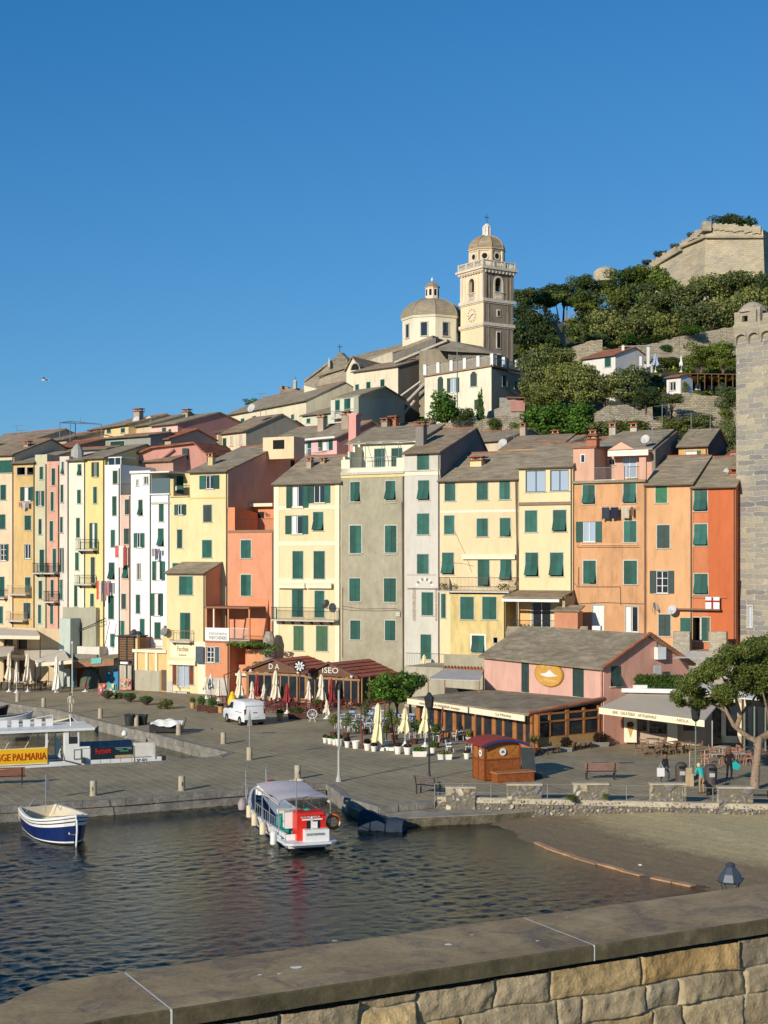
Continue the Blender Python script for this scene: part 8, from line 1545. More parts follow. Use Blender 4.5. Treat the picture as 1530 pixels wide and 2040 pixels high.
h=LT/2; CAN=plain('canopy_mauve',(.55,.49,.47),.85,var=.05)
mb=MB(MTb); mb.prism([(-h-.95,-.9,-.42),(-h-.75,-1.2,-.42),(-h+.4,-1.3,-.42),(-h+.4,1.3,-.42),(-h-.75,1.2,-.42),(-h-.95,.9,-.42)],(0,0,.1)); mb.build('stern_platform',plain('deck_pale',(.62,.62,.62),.4),t)
RD=plain('engine_red',(.62,.02,.008),.4,var=.08,spec=.5); mb=MB(MTb); mb.obox((-h-.35,-.78,-.32),(.9,0,0),(0,1.35,0),(0,0,1.25)); mb.obox((-h-.45,-.70,.85),(.95,0,0),(0,1.2,0),(.05,0,.12)); mb.build('engine_housing',RD,t)
mb=MB(MTb); mb.obox((-h-.75,-.85,-.32),(.42,0,0),(0,1.15,0),(0,0,.55)); mb.obox((-h-.42,-.15,.22),(.08,0,0),(0,.08,0),(0,0,.55)); mb.obox((-h-.42,-.62,.62),(.06,0,0),(0,.95,0),(0,0,.06)); mb.build('white_locker',HWH,t); mb=MB(MTb); mb.obox((-h-.38,-.50,.22),(.03,0,0),(0,.62,0),(0,0,.36)); mb.build('recess',DARK,t); mb=MB(MTb); mb.obox((-h-.42,-.38,.25),(.03,0,0),(0,.3,0),(0,0,.3)); mb.build('notice',WHITE,t)
U=MTb.to_3x3()@V((0,-1,0)); N=MTb.to_3x3()@V((-1,0,0)); text('ISOLE PALMARIA',MTb@V((-h-.75,.22,-.02)),U,N,.11,plain('boat_letters',(.3,.3,.3),.7),t,width=.85); text('GITE IN BARCA',MTb@V((-h-.35,.40,.72)),U,N,.11,WHITE,t,width=.9)
mb=MB(MTb); zc=1.55; nx_=8; ny_=8; gx=lambda i:-h+.5+(LT*.46)*i/nx_
def cz(i,j): y=-1+2*j/ny_; return zc-.1*y*y+.05*math.sin(i*1.1)
for i in range(nx_):
 for j in range(ny_):
  y=lambda j:(-1.2+2.4*j/ny_)*(1-.06*abs(0)); mb.poly([(gx(i),y(j),cz(i,j)),(gx(i+1),y(j),cz(i+1,j)),(gx(i+1),y(j+1),cz(i+1,j+1)),(gx(i),y(j+1),cz(i,j+1))]); mb.poly([(gx(i),y(j),cz(i,j)-.03),(gx(i),y(j+1),cz(i,j+1)-.03),(gx(i+1),y(j+1),cz(i+1,j+1)-.03),(gx(i+1),y(j),cz(i+1,j)-.03)])
for s in (-1.2,1.2):
 mb.obox((gx(0),s-.01,zc-.34),(LT*.46,0,0),(0,.02,0),(0,0,.14))
mb.build('canopy',CAN,t,smooth=True)
mb=MB(MTb)
for i in (0,3,5.5,8):
 for s in (-1.24,1.24): mb.tube((gx(i),s,-.1),(gx(i),s,zc-.2),.028,6)
for s in (-1.24,1.24): mb.tube((gx(0),s,.55),(gx(8),s,.55),.02,5); mb.tube((gx(0),s,zc-.25),(gx(8),s,zc-.25),.02,5)
for k in range(12): x=gx(0)+LT*.46*k/11; mb.tube((x,1.24,-.1),(x,1.24,.55),.014,4)
mb.tube((-h+.1,.5,.2),(-h+.1,.5,2.5),.03,6); mb.path([(h-1.6,.9,.2),(h-1.6,.9,1.6),(h-1.2,.7,1.9),(h-.9,.5,1.6)],.025,5); mb.path([(h-1.6,-.2,.2),(h-1.5,-.2,1.6),(h-1.2,-.3,1.8)],.025,5)
mb.path([(h-2.2,1.0,.2),(h-2.2,.9,.95),(h-2.2,-.9,.95),(h-2.2,-1.0,.2)],.02,5); mb.path([(h-.2,0,.65),(h-.7,.75,.8),(h-1.6,1.1,.75)],.02,5); mb.path([(h-.2,0,.65),(h-.7,-.75,.8),(h-1.6,-1.1,.75)],.02,5); mb.each('rail_frame',plain('stainless',(.55,.55,.53),.25,.7),t)
TQ=plain('turquoise_vinyl',(.03,.36,.30),.4,var=.12); mb=MB(MTb); mb.obox((-h+1.5,-.95,fz),(2.0,0,0),(0,.6,0),(0,0,.5)); mb.obox((-h+1.0,.1,fz),(.9,0,0),(0,.85,0),(0,0,.65)); mb.obox((-h+2.6,-.2,fz+.3),(1.0,0,0),(0,.9,0),(-.35,0,.75)); mb.lathe((-h+.5,-.1,.75),[(.3,0),(.3,.1),(.18,.25),(.02,.3)],12); mb.each('seat',TQ,t)
mb=MB(MTb); mb.obox((-h+3.4,-.6,fz),(.7,0,0),(0,1.1,0),(0,0,1.15)); mb.obox((-h+.62,.2,.1),(.5,0,0),(0,.7,0),(0,0,.75)); mb.lathe((h-1.5,0,.3),[(.35,0),(.35,.35),(.2,.5)],12); mb.each('console',HWH,t)
for k,(x,y,r) in enumerate(((-h+1.2,1.33,0),(-h+3.3,1.38,0),(-h+5.2,1.37,0),(-h+7,1.25,0))): MB(MTb).lathe((x,y,-.75+.1*k),[(.05,-.02),(.15,.05),(.15,.6),(.05,.68)],10).build('fender',HCR if k else HWH,t,smooth=True)
MB(MTb).lathe((h-.9,.95,-.6),[(.05,-.05),(.2,.05),(.24,.35),(.12,.6),(.03,.65)],10).build('fender',plain('fender_mauve',(.30,.24,.26),.5),t,smooth=True)
def torus(mb,c,R_,r_,n=20,m_=8,axis='x',mi=0):
 c=V(c); rr=[]
 for k in range(n):
  a=2*math.pi*k/n; ring=[]
  for j in range(m_):
   b_=2*math.pi*j/m_; q=R_+r_*math.cos(b_); p=V((r_*math.sin(b_),q*math.cos(a),q*math.sin(a))) if axis=='x' else V((q*math.cos(a),q*math.sin(a),r_*math.sin(b_))); ring.append(mb.add(c+p))
  rr.append(ring)
 for k in range(n):
  for j in range(m_): mb.f.append([rr[k][j],rr[(k+1)%n][j],rr[(k+1)%n][(j+1)%m_],rr[k][(j+1)%m_]]); mb.m.append(mi+(1 if (k//2)%5==0 and mi==0 and axis=='x' else 0))
 return mb
mb=MB(MTb); torus(mb,(-h+.35,-1.36,.35),.30,.085)
mb.build('lifebuoy',[plain('lifebuoy_orange',(.60,.13,.02),.5),plain('lifebuoy_band',(.7,.55,.4),.5)],t,smooth=True)
mb=MB(MTb); torus(mb,(-h+6.1,-1.0,1.42),.32,.10,axis='z',mi=0); mb.tube((-h+6.1,-1.0,0),(-h+6.1,-1.0,1.4),.03,5); mb.build('rope_coil',plain('rope_cream',(.6,.5,.32),.8),t); mb=MB(MTb); mb.box((-h+6.0,.3,1.45),.5,.3,.2); mb.build('red_bag',REDC,t)
for y,tx in ((1.40,'W'),): MB(MTb).obox((-h+.2,1.19,-.45),(.7,0,0),(0,.02,0),(0,0,.25)).build('side_plate',plain('plate_pale_blue',(.4,.6,.62),.5),t)
Ff=Face(-420,322,83.9,92.0); Ff.b=V((-Ff.u.y,Ff.u.x,0))
t=thing('ferry_boat','long white passenger ferry with a yellow and red banner, moored behind the pier','ferry',Ff.pt(Ff.L*.7,-.8))
U_=lambda px:Ff.uz(px,1500)[0]; Zf=lambda px,py:Ff.uz(px,py)[1]; DEP=3.6
mb=MB(); L_f=Ff.L
mb.obox(Ff.pt(0,-.25,0),Ff.u*L_f,-Ff.n*.12,(0,0,.47),0); mb.obox(Ff.pt(0,-1.3,-.08),Ff.u*(L_f-.3),-Ff.n*(DEP-.16),(0,0,1.1),1); mb.obox(Ff.pt(0,-.25,-DEP+.12),Ff.u*(L_f-.1),-Ff.n*.12,(0,0,.47),0); mb.obox(Ff.pt(L_f-.15,-.25,-.1),Ff.u*.12,-Ff.n*(DEP-.2),(0,0,.4),0); mb.build('hull',[HWH,HBK],t)
MB().obox(Ff.pt(0.1,-.1,-.15),Ff.u*(L_f-.4),-Ff.n*(DEP-.3),(0,0,.12)).build('deck',plain('ferry_deck_blue',(.06,.12,.17),.5,var=.2),t)
zr=Zf(90,1458); ur=U_(188); mb=MB(); mb.obox(Ff.pt(0,zr,.15),Ff.u*ur,-Ff.n*(DEP+.3),(0,0,.16))
for k in range(12): u_=U_(-160)+k*(U_(125)-U_(-160))/12; mb.obox(Ff.pt(u_,zr+.16,-DEP*.55),Ff.u*.42,-Ff.n*.3,(0,0,.42))
mb.build('roof',HWH,t)
mb=MB()
for px in (-220,-60,93,128.5,157): mb.obox(Ff.pt(U_(px)-.06,.2,-.03),Ff.u*.13,-Ff.n*.13,(0,0,zr-.2)); mb.obox(Ff.pt(U_(px)-.06,.2,-DEP+.2),Ff.u*.1,-Ff.n*.1,(0,0,zr-.2))
mb.build('post',HWH,t)
ua,ub=U_(129),U_(158); mb=MB(); za,zb2=Zf(145,1482),Zf(145,1455); w0,w1=U_(137),U_(155)
mb.obox(Ff.pt(ua,.2,0),Ff.u*(ub-ua),-Ff.n*.06,(0,0,za-.2)); mb.obox(Ff.pt(ua,zb2,0),Ff.u*(ub-ua),-Ff.n*.06,(0,0,zr-zb2)); mb.obox(Ff.pt(ua,za,0),Ff.u*(w0-ua),-Ff.n*.06,(0,0,zb2-za)); mb.obox(Ff.pt(w1,za,0),Ff.u*(ub-w1),-Ff.n*.06,(0,0,zb2-za)); mb.obox(Ff.pt(ub,.2,0),Ff.u*(U_(179)-ub),-Ff.n*.06,(0,0,Zf(170,1487)-.2)); mb.obox(Ff.pt(ua,.2,-1.8),Ff.u*.06,-Ff.n*1.6,(0,0,1.2)); mb.each('wheelhouse_panel',HWH,t)
MB().obox(Ff.pt(w0,za,-.03),Ff.u*(w1-w0),-Ff.n*.01,(0,0,(zb2-za)*.5)).build('wheelhouse_window',GLASS,t)
mb=MB(); mb.obox(Ff.pt(U_(147),Zf(150,1513),.02),Ff.u*.48,Ff.n*.02,(0,0,.62)); mb.build('notice_frame',plain('frame_brown',(.12,.09,.06),.6),t); MB().obox(Ff.pt(U_(147)+.06,Zf(150,1513)+.06,.042),Ff.u*.36,Ff.n*.01,(0,0,.5)).build('notice',HWH,t)
YB=plain('banner_yellow',(.80,.45,.015),.5,var=.05); RDL=plain('banner_red',(.52,.05,.01),.5); u1=U_(94); uL=u1-10.5; zt_,zb3=Zf(50,1492),Zf(50,1521)
bn=MB().obox(Ff.pt(uL,zb3,.03),Ff.u*(u1-uL),Ff.n*.04,(0,0,zt_-zb3)).build('banner',YB,t); MB().obox(Ff.pt(uL,zb3-.07,.03),Ff.u*(u1-uL),Ff.n*.05,(0,0,.07)).obox(Ff.pt(uL,zt_,.03),Ff.u*(u1-uL),Ff.n*.05,(0,0,.05)).build('banner_edge',plain('banner_pale',(.8,.68,.35),.5),t)
wfull=U_(91)-U_(24); tw_=wfull/8*8; text('PALMARIA',Ff.pt(U_(24.5),zb3+.22,.075),Ff.u,Ff.n,.43,RDL,bn,width=wfull); text('SPIAGGE',Ff.pt(U_(19.5)-wfull*.88,zb3+.22,.075),Ff.u,Ff.n,.43,RDL,bn,width=wfull*.88)
ua,ub=U_(181),U_(266); bn=MB().obox(Ff.pt(ua,.24,.0),Ff.u*(ub-ua),Ff.n*.03,(0,0,Zf(220,1487)-.24)).build('dark_banner',plain('banner_dark',(.012,.022,.028),.4),t)
text('Portivene',Ff.pt(U_(191),.55,.04),Ff.u+V((0,0,.08)),Ff.n,.36,plain('script_red',(.6,.03,.03),.5),bn,width=U_(221)-U_(191))
mb=MB()
for k,(a,b_) in enumerate(((229,262),(231,245),(253,263))): mb.obox(Ff.pt(U_(a),Zf(240,1490)-(0,.09,.09)[k],.035),Ff.u*(U_(b_)-U_(a)),Ff.n*.01,(0,0,.035))
mb.build('small_print',plain('print_grey',(.25,.33,.33),.6),bn); MB().obox(Ff.pt(U_(238),Zf(240,1497),.035),Ff.u*.55,Ff.n*.01,(0,0,.07)).build('green_print',plain('print_green',(.03,.25,.10),.6),bn); MB().obox(Ff.pt(U_(229),.25,.035),Ff.u*(U_(265)-U_(229)),Ff.n*.01,(0,0,.2)).build('picture_strip',plain('strip_sand',(.42,.30,.16),.8,var=.3,scale=9),bn)
mb=MB(); mb.obox(Ff.pt(U_(269),.28,.05),Ff.u*(U_(306)-U_(269)),-Ff.n*.5,(0,0,Zf(288,1480)-.28)); mb.build('ramp_panel',HCR if 0 else plain('panel_ivory',(.66,.62,.52),.5),t)
mb=MB(); mb.tube(Ff.pt(U_(309),.1,0),Ff.pt(U_(309),1.05,0),.06,6); mb.tube(Ff.pt(U_(267),.1,0),Ff.pt(U_(267),1.0,0),.04,6)
for d in (0,-DEP+.2):
 mb.tube(Ff.pt(U_(160),.95,d),Ff.pt(U_(300),.95,d),.02,5)
 for px in (180,200,220,240,262,285): mb.tube(Ff.pt(U_(px),0,d),Ff.pt(U_(px),.95,d),.018,4)
mb.build('deck_rail',STEEL,t); MB().obox(Ff.pt(U_(160),0,-DEP+.15),Ff.u*(U_(285)-U_(160)),Ff.n*.03,(0,0,.95)).build('rail_cloth',plain('cloth_blue_grey',(.16,.23,.30),.6),t)
mb=MB()
for px in (205,238): mb.box(Ff.pt(U_(px),.3,-1.6),.4,.3,.5)
for a in (30,70,110): mb.tube(Ff.pt(U_(a),zr,-.4),Ff.pt(U_(a)-.5,.9,-1.2),.025,5)
for px in (-150,-90,-30,10,30,60): mb.obox(Ff.pt(U_(px),.0,-1.0),Ff.u*1.2,-Ff.n*.4,(0,0,.6))
mb.build('seating',HWH,t)
text('5 SP 471',Ff.pt(U_(266),-.02,.01),Ff.u,Ff.n,.17,plain('reg_black',(.02,.02,.02),.6),t,width=U_(292)-U_(266),off=.005)
mb=MB(); mb.box(Ff.pt(U_(165),.25,.15),.2,.2,.35); mb.path([Ff.pt(U_(120),.9,.05),Ff.pt(U_(122),.35,.15),Ff.pt(U_(140),.2,.25),Ff.pt(U_(160),.02,.35)],.035,5); mb.obox(Ff.pt(L_f-.02,-.3,0),Ff.u*.3,-Ff.n*.5,(0,0,.55)); mb.build('mooring_gear',IRON,t)
mb=MB(); mb.path([Ff.pt(U_(150),zr+.15,-1.6),Ff.pt(U_(148),zr+.8,-1.6),Ff.pt(U_(165),zr+.3,-1.8)],.05,6); mb.path([Ff.pt(U_(60),zr+.2,-3),Ff.pt(U_(80),zr+.5,-3.1),Ff.pt(U_(120),zr+.7,-3.1),Ff.pt(U_(122),zr+.2,-3.1)],.03,5); mb.build('roof_rail',HWH,t)
def dinghy(label,x,y,z,head,L,B,mat,inm,outb=None):
 M_=Matrix.Translation((x,y,0))@Matrix.Rotation(head,4,'Z'); t=thing('dinghy',label,'boat',(x,y,z),0,'small boats in the inner basin'); r_,i_,T,f_=hullparts(t,L,B,z,z+.75,[(.3,1),(1,0)],[mat,HBK],.8,.3,M=M_,bowrise=.4); r_.build('gunwale',mat,t); i_.build('interior',inm,t)
 MB(M_).box((-.4,0,z+.5),.25,B*.8,.06).box((.8,0,z+.55),.25,B*.7,.06).build('thwart',WOOD,t)
 if outb: MB(M_).box((-L/2-.15,0,z+.75),.35,.35,.6).build('outboard_motor',plain('motor_dark',(.03,.035,.04),.4),t)
 return t
p=G(20,1428,.2); dinghy('white dinghy with raised prow and dark cover, behind the ferry at the left edge',p.x-.8,p.y,-.6,math.radians(22),5.2,1.7,HWH,plain('cover_navy',(.02,.03,.05),.7),True)
p=G(95,1436,.2); dinghy('small brown hulled dinghy partly hidden by the ferry roof',p.x,p.y-1,-.6,math.radians(15),4.4,1.5,plain('hull_brown',(.25,.18,.10),.5),HCR,True)
p=G(-40,1420,.2); dinghy('dark inflatable dinghy at the far left edge of the basin',p.x,p.y+1,-.5,math.radians(28),4.2,1.6,HBK,HBK,True)
MT2=Matrix.Translation((.0+.1,72.4,0))@Matrix.Rotation(math.radians(-22),4,'Z'); t=thing('covered_boat','low dinghy under a dark blue black tarpaulin at the corner of the landing ledge','boat',(.1,72.4,-.8))
mb=MB(MT2); n=12; rr=[]
for k in range(n+1):
 s=k/n; x=-1.3+2.3*s; w=.52*(1-.55*max(0,s-.35)**1.4); zt_=.12+.07*math.sin(s*9)-.42*s; row=[]
 for j in range(9): a=math.pi*j/8; row.append(mb.add((x,w*math.cos(a)*1.05,-.85+(zt_+.85)*math.sin(a)**.55+.02*math.sin(k*2.1+j*3))))
 rr.append(row)
for k in range(n):
 for j in range(8): mb.f.append([rr[k][j],rr[k+1][j],rr[k+1][j+1],rr[k][j+1]]); mb.m.append(0)
mb.f.append(rr[0][:]); mb.m.append(0); mb.f.append(rr[-1][::-1]); mb.m.append(0); mb.build('tarpaulin',plain('tarp_navy',(.018,.03,.05),.8,var=.3,scale=4),t,smooth=True)
# van
vr=G(508,1446); hd=math.atan2(.89,-.46); vc=V((vr.x,vr.y,0))+V((-.46,.89,0))*2.2; MV_=Matrix.Translation(vc)@Matrix.Rotation(hd,4,'Z')
t=thing('delivery_van','white compact delivery van parked with its back to the viewer by the pavilions','van',vc); VW=plain('van_white',(.70,.70,.68),.3,var=.02,spec=.5)
L2,W2=2.2,.92; pf=[(-2.18,.30),(-2.2,.75),(-2.17,1.05),(-2.08,1.55),(-2.0,1.76),(-1.85,1.83),(.35,1.85),(.62,1.80),(1.28,1.22),(1.45,1.12),(2.0,1.0),(2.17,.85),(2.2,.45),(2.1,.30),(1.75,.28),(-1.7,.28)]
mb=MB(MV_); S=[]
for y,ins in ((-W2,.1),(-W2*.97,.03),(-W2*.9,0),(W2*.9,0),(W2*.97,.03),(W2,.1)):
 row=[]
 for x,z in pf: zz=z; tx=x*(1-ins*.25) ; yy=y*(1-.13*max(0,(z-1.0)/.85)); row.append(mb.add((tx,yy,zz-(ins*.35 if z>1 else -ins*.35))))
 S.append(row)
n=len(pf)
for a,b_ in zip(S,S[1:]):
 for j in range(n): mb.f.append([a[j],a[(j+1)%n],b_[(j+1)%n],b_[j]]); mb.m.append(0)
mb.f.append(S[0][::-1]); mb.m.append(0); mb.f.append(S[-1][:]); mb.m.append(0); mb.build('body',VW,t,smooth=True)
for sy in (-1,1):
 yb=sy*(W2*.965); m2=MB(MV_); m2.prism([(.15,yb,1.18),(1.12,yb,1.18),(.62,yb*.93,1.64),(.15,yb*.93,1.66)],(0,sy*.012,0)); m2.build('side_window',GLASS,t)
 m2=MB(MV_); m2.obox((-1.7,yb if sy>0 else yb-.025,.98),(1.3,0,0),(0,.025,0),(0,0,.035)); m2.obox((-.7,yb if sy>0 else yb-.02,.38),(1.7,0,0),(0,.02,0),(0,0,.18)); m2.build('side_trim',IRON,t)
 m2=MB(MV_); m2.obox((-2.19,sy*.80-.07,.78),(.05,0,0),(0,.14,0),(.02,0,.5)); m2.build('tail_light',plain('tail_red',(.18,.02,.015),.3),t); MB(MV_).obox((.85,sy*.95-.1 if sy<0 else sy*.95,1.15),(.14,0,0),(0,.14,0),(0,0,.18)).build('mirror',IRON,t)
 for x in (-1.35,1.35):
  M2=MV_@Matrix.Translation((x,sy*.82,.32))@Matrix.Rotation(math.radians(90),4,'X'); wo=MB(M2).lathe((0,0,-.11),[(.26,0),(.32,.03),(.32,.19),(.26,.22)],18).build('wheel',plain('tyre',(.02,.02,.02),.8),t); MB(M2).lathe((0,0,-.12),[(.19,0),(.19,.24)],14).build('rim',plain('rim_grey',(.35,.35,.35),.4,.5),wo); MB(M2).lathe((0,0,-.105),[(.38,0),(.38,.2)],18).build('wheel_arch',DARK,t)
m2=MB(MV_); m2.obox((-2.23,-.85,.28),(.08,0,0),(0,1.7,0),(0,0,.2)); m2.obox((-2.215,-.16,.98),(.02,0,0),(0,.3,0),(0,0,.05)); m2.build('bumper',IRON,t); MB(MV_).obox((-2.225,-.26,.62),(.02,0,0),(0,.5,0),(0,0,.12)).build('number_plate',WHITE,t); m2=MB(MV_)
for q in ((-.72,.6,.02,.9),(.70,.6,.02,.9),(-.72,1.5,1.44,.02),(-.72,.58,1.44,.02)): m2.obox((-2.185-(.0 if q[1]<1 else -.06),q[0],q[1]),(.02,0,0),(0,q[2],0),(.06 if q[3]>.5 else 0,0,q[3]))
m2.build('door_seam',plain('seam_grey',(.3,.3,.3),.6),t)
m2=MB(MV_); m2.prism([(.66,-.72,1.775),(1.27,-.8,1.24),(1.27,.8,1.24),(.66,.72,1.775)],(.012,0,.014)); m2.build('windscreen',GLASS,t)
# wooden kiosk
kc=G(965,1557); ku=V((.92,.39,0)); kb=V((-.39,.92,0)); kt=thing('wooden_kiosk','varnished wooden ticket kiosk with a curved red roof and round white signs','kiosk',kc); OW=plain('varnished_wood',(.36,.13,.025),.45,var=.3,scale=5,spec=.4); OW2=plain('dark_varnish',(.26,.08,.02),.45,var=.3,scale=6)
kw,kd,kh=2.3,1.45,1.98
def kp(u_,v_,z): return kc+ku*u_+kb*v_+V((0,0,z))
mb=MB(); mb.obox(kp(0,0,.05),ku*kw,kb*kd,(0,0,kh*.58),1); mb.obox(kp(.02,.02,kh*.58+.05),ku*(kw-.04),kb*(kd-.04),(0,0,kh*.42),0); mb.build('body',[OW,OW2],kt); mb=MB()
for u_ in (-.02,kw-.06): mb.obox(kp(u_,-.03,0),ku*.09,kb*.09,(0,0,kh))
mb.obox(kp(-.03,kd*.5,0),ku*.06,kb*.07,(0,0,kh)); mb.obox(kp(-.03,kd-.04,0),ku*.08,kb*.08,(0,0,kh)); mb.obox(kp(0,-.035,kh*.6),ku*kw,kb*.03,(0,0,.07)); mb.obox(kp(-.035,0,kh*.6),ku*.03,kb*kd,(0,0,.07)); mb.build('frame_post',plain('kiosk_post',(.20,.05,.015),.5),kt)
n=10; mb=MB(); bl=MB()
for k in range(n):
 u0,u1=-.35+(kw+.8)*k/n,-.35+(kw+.8)*(k+1)/n; z_=lambda u_:kh+.05+.36*(1-((u_-kw/2)/(kw/2+.4))**2); mb.prism([kp(u0,-.35,z_(u0)),kp(u1,-.35,z_(u1)),kp(u1,-.35,z_(u1)+.06),kp(u0,-.35,z_(u0)+.06)],kb*(kd+.75)); bl.prism([kp(u0,-.36,z_(u0)-.14),kp(u1,-.36,z_(u1)-.14),kp(u1,-.36,z_(u1)),kp(u0,-.36,z_(u0))],kb*.04)
mb.build('roof',plain('kiosk_red_roof',(.26,.035,.02),.6,var=.12),kt); bl.build('blue_fascia',plain('fascia_blue',(.035,.04,.14),.5),kt); mb=MB(); mb.prism([kp(0,0,kh),kp(kw,0,kh),kp(kw*.9,0,kh+.2),kp(kw*.5,0,kh+.36),kp(kw*.1,0,kh+.2)],kb*kd); mb.build('gable',OW,kt)
for (o_,U_2,N_,r) in ((kp(kw*.5,-.04,kh*.83),ku,-kb,.21),(kp(-.04,kd*.27,kh*.8),-kb,-ku,.19)):
 mb=MB(); mb.prism([o_+U_2*(r*math.cos(2*math.pi*k/20))+V((0,0,r*math.sin(2*math.pi*k/20)*1.05)) for k in range(20)],N_*.03,0); so_=mb.build('round_sign',WHITE,kt); mb=MB(); mb.prism([o_+N_*.032+U_2*x*r+V((0,0,y*r)) for x,y in ((-.5,-.25),(.55,-.2),(.35,.05),(.1,.3),(-.15,.42),(-.3,.1))],N_*.01); mb.build('emblem',plain('emblem_navy',(.03,.03,.08),.6),so_)
t=thing('kiosk_bench','long box bench of varnished boards in front of the wooden kiosk','bench',kp(1.4,-.6,0)); MB().obox(kp(.35,-.95,0),ku*2.35,kb*.75,(0,0,.52)).build('box',OW2,t); MB().obox(kp(.28,-1.02,.52),ku*2.5,kb*.85,(0,0,.07)).build('lid',plain('bench_lid',(.40,.17,.08),.5,var=.2),t)
t=thing('menu_stand','tall dark display board with pale edges leaning at the right side of the wooden kiosk','display board',kp(2.9,.2,0)); mb=MB(); mb.prism([kp(2.45,-.1,.2),kp(3.15,-.25,.15),kp(2.95,-.25,1.78),kp(2.3,-.1,1.85)],kb*.06); mb.build('board',plain('board_dark',(.05,.06,.06),.4),t); mb=MB()
for o_ in (0,.16): mb.prism([kp(3.06+o_,-.12,.15),kp(3.14+o_,-.12,.15),kp(2.98+o_,-.12,1.7),kp(2.92+o_,-.12,1.7)],kb*.05)
mb.build('pale_edge',CREAMP,t); MB().obox(kp(2.5,-.3,0),ku*1.1,kb*.5,(0,0,.35)).build('base_box',plain('base_dark',(.05,.055,.05),.6),t)
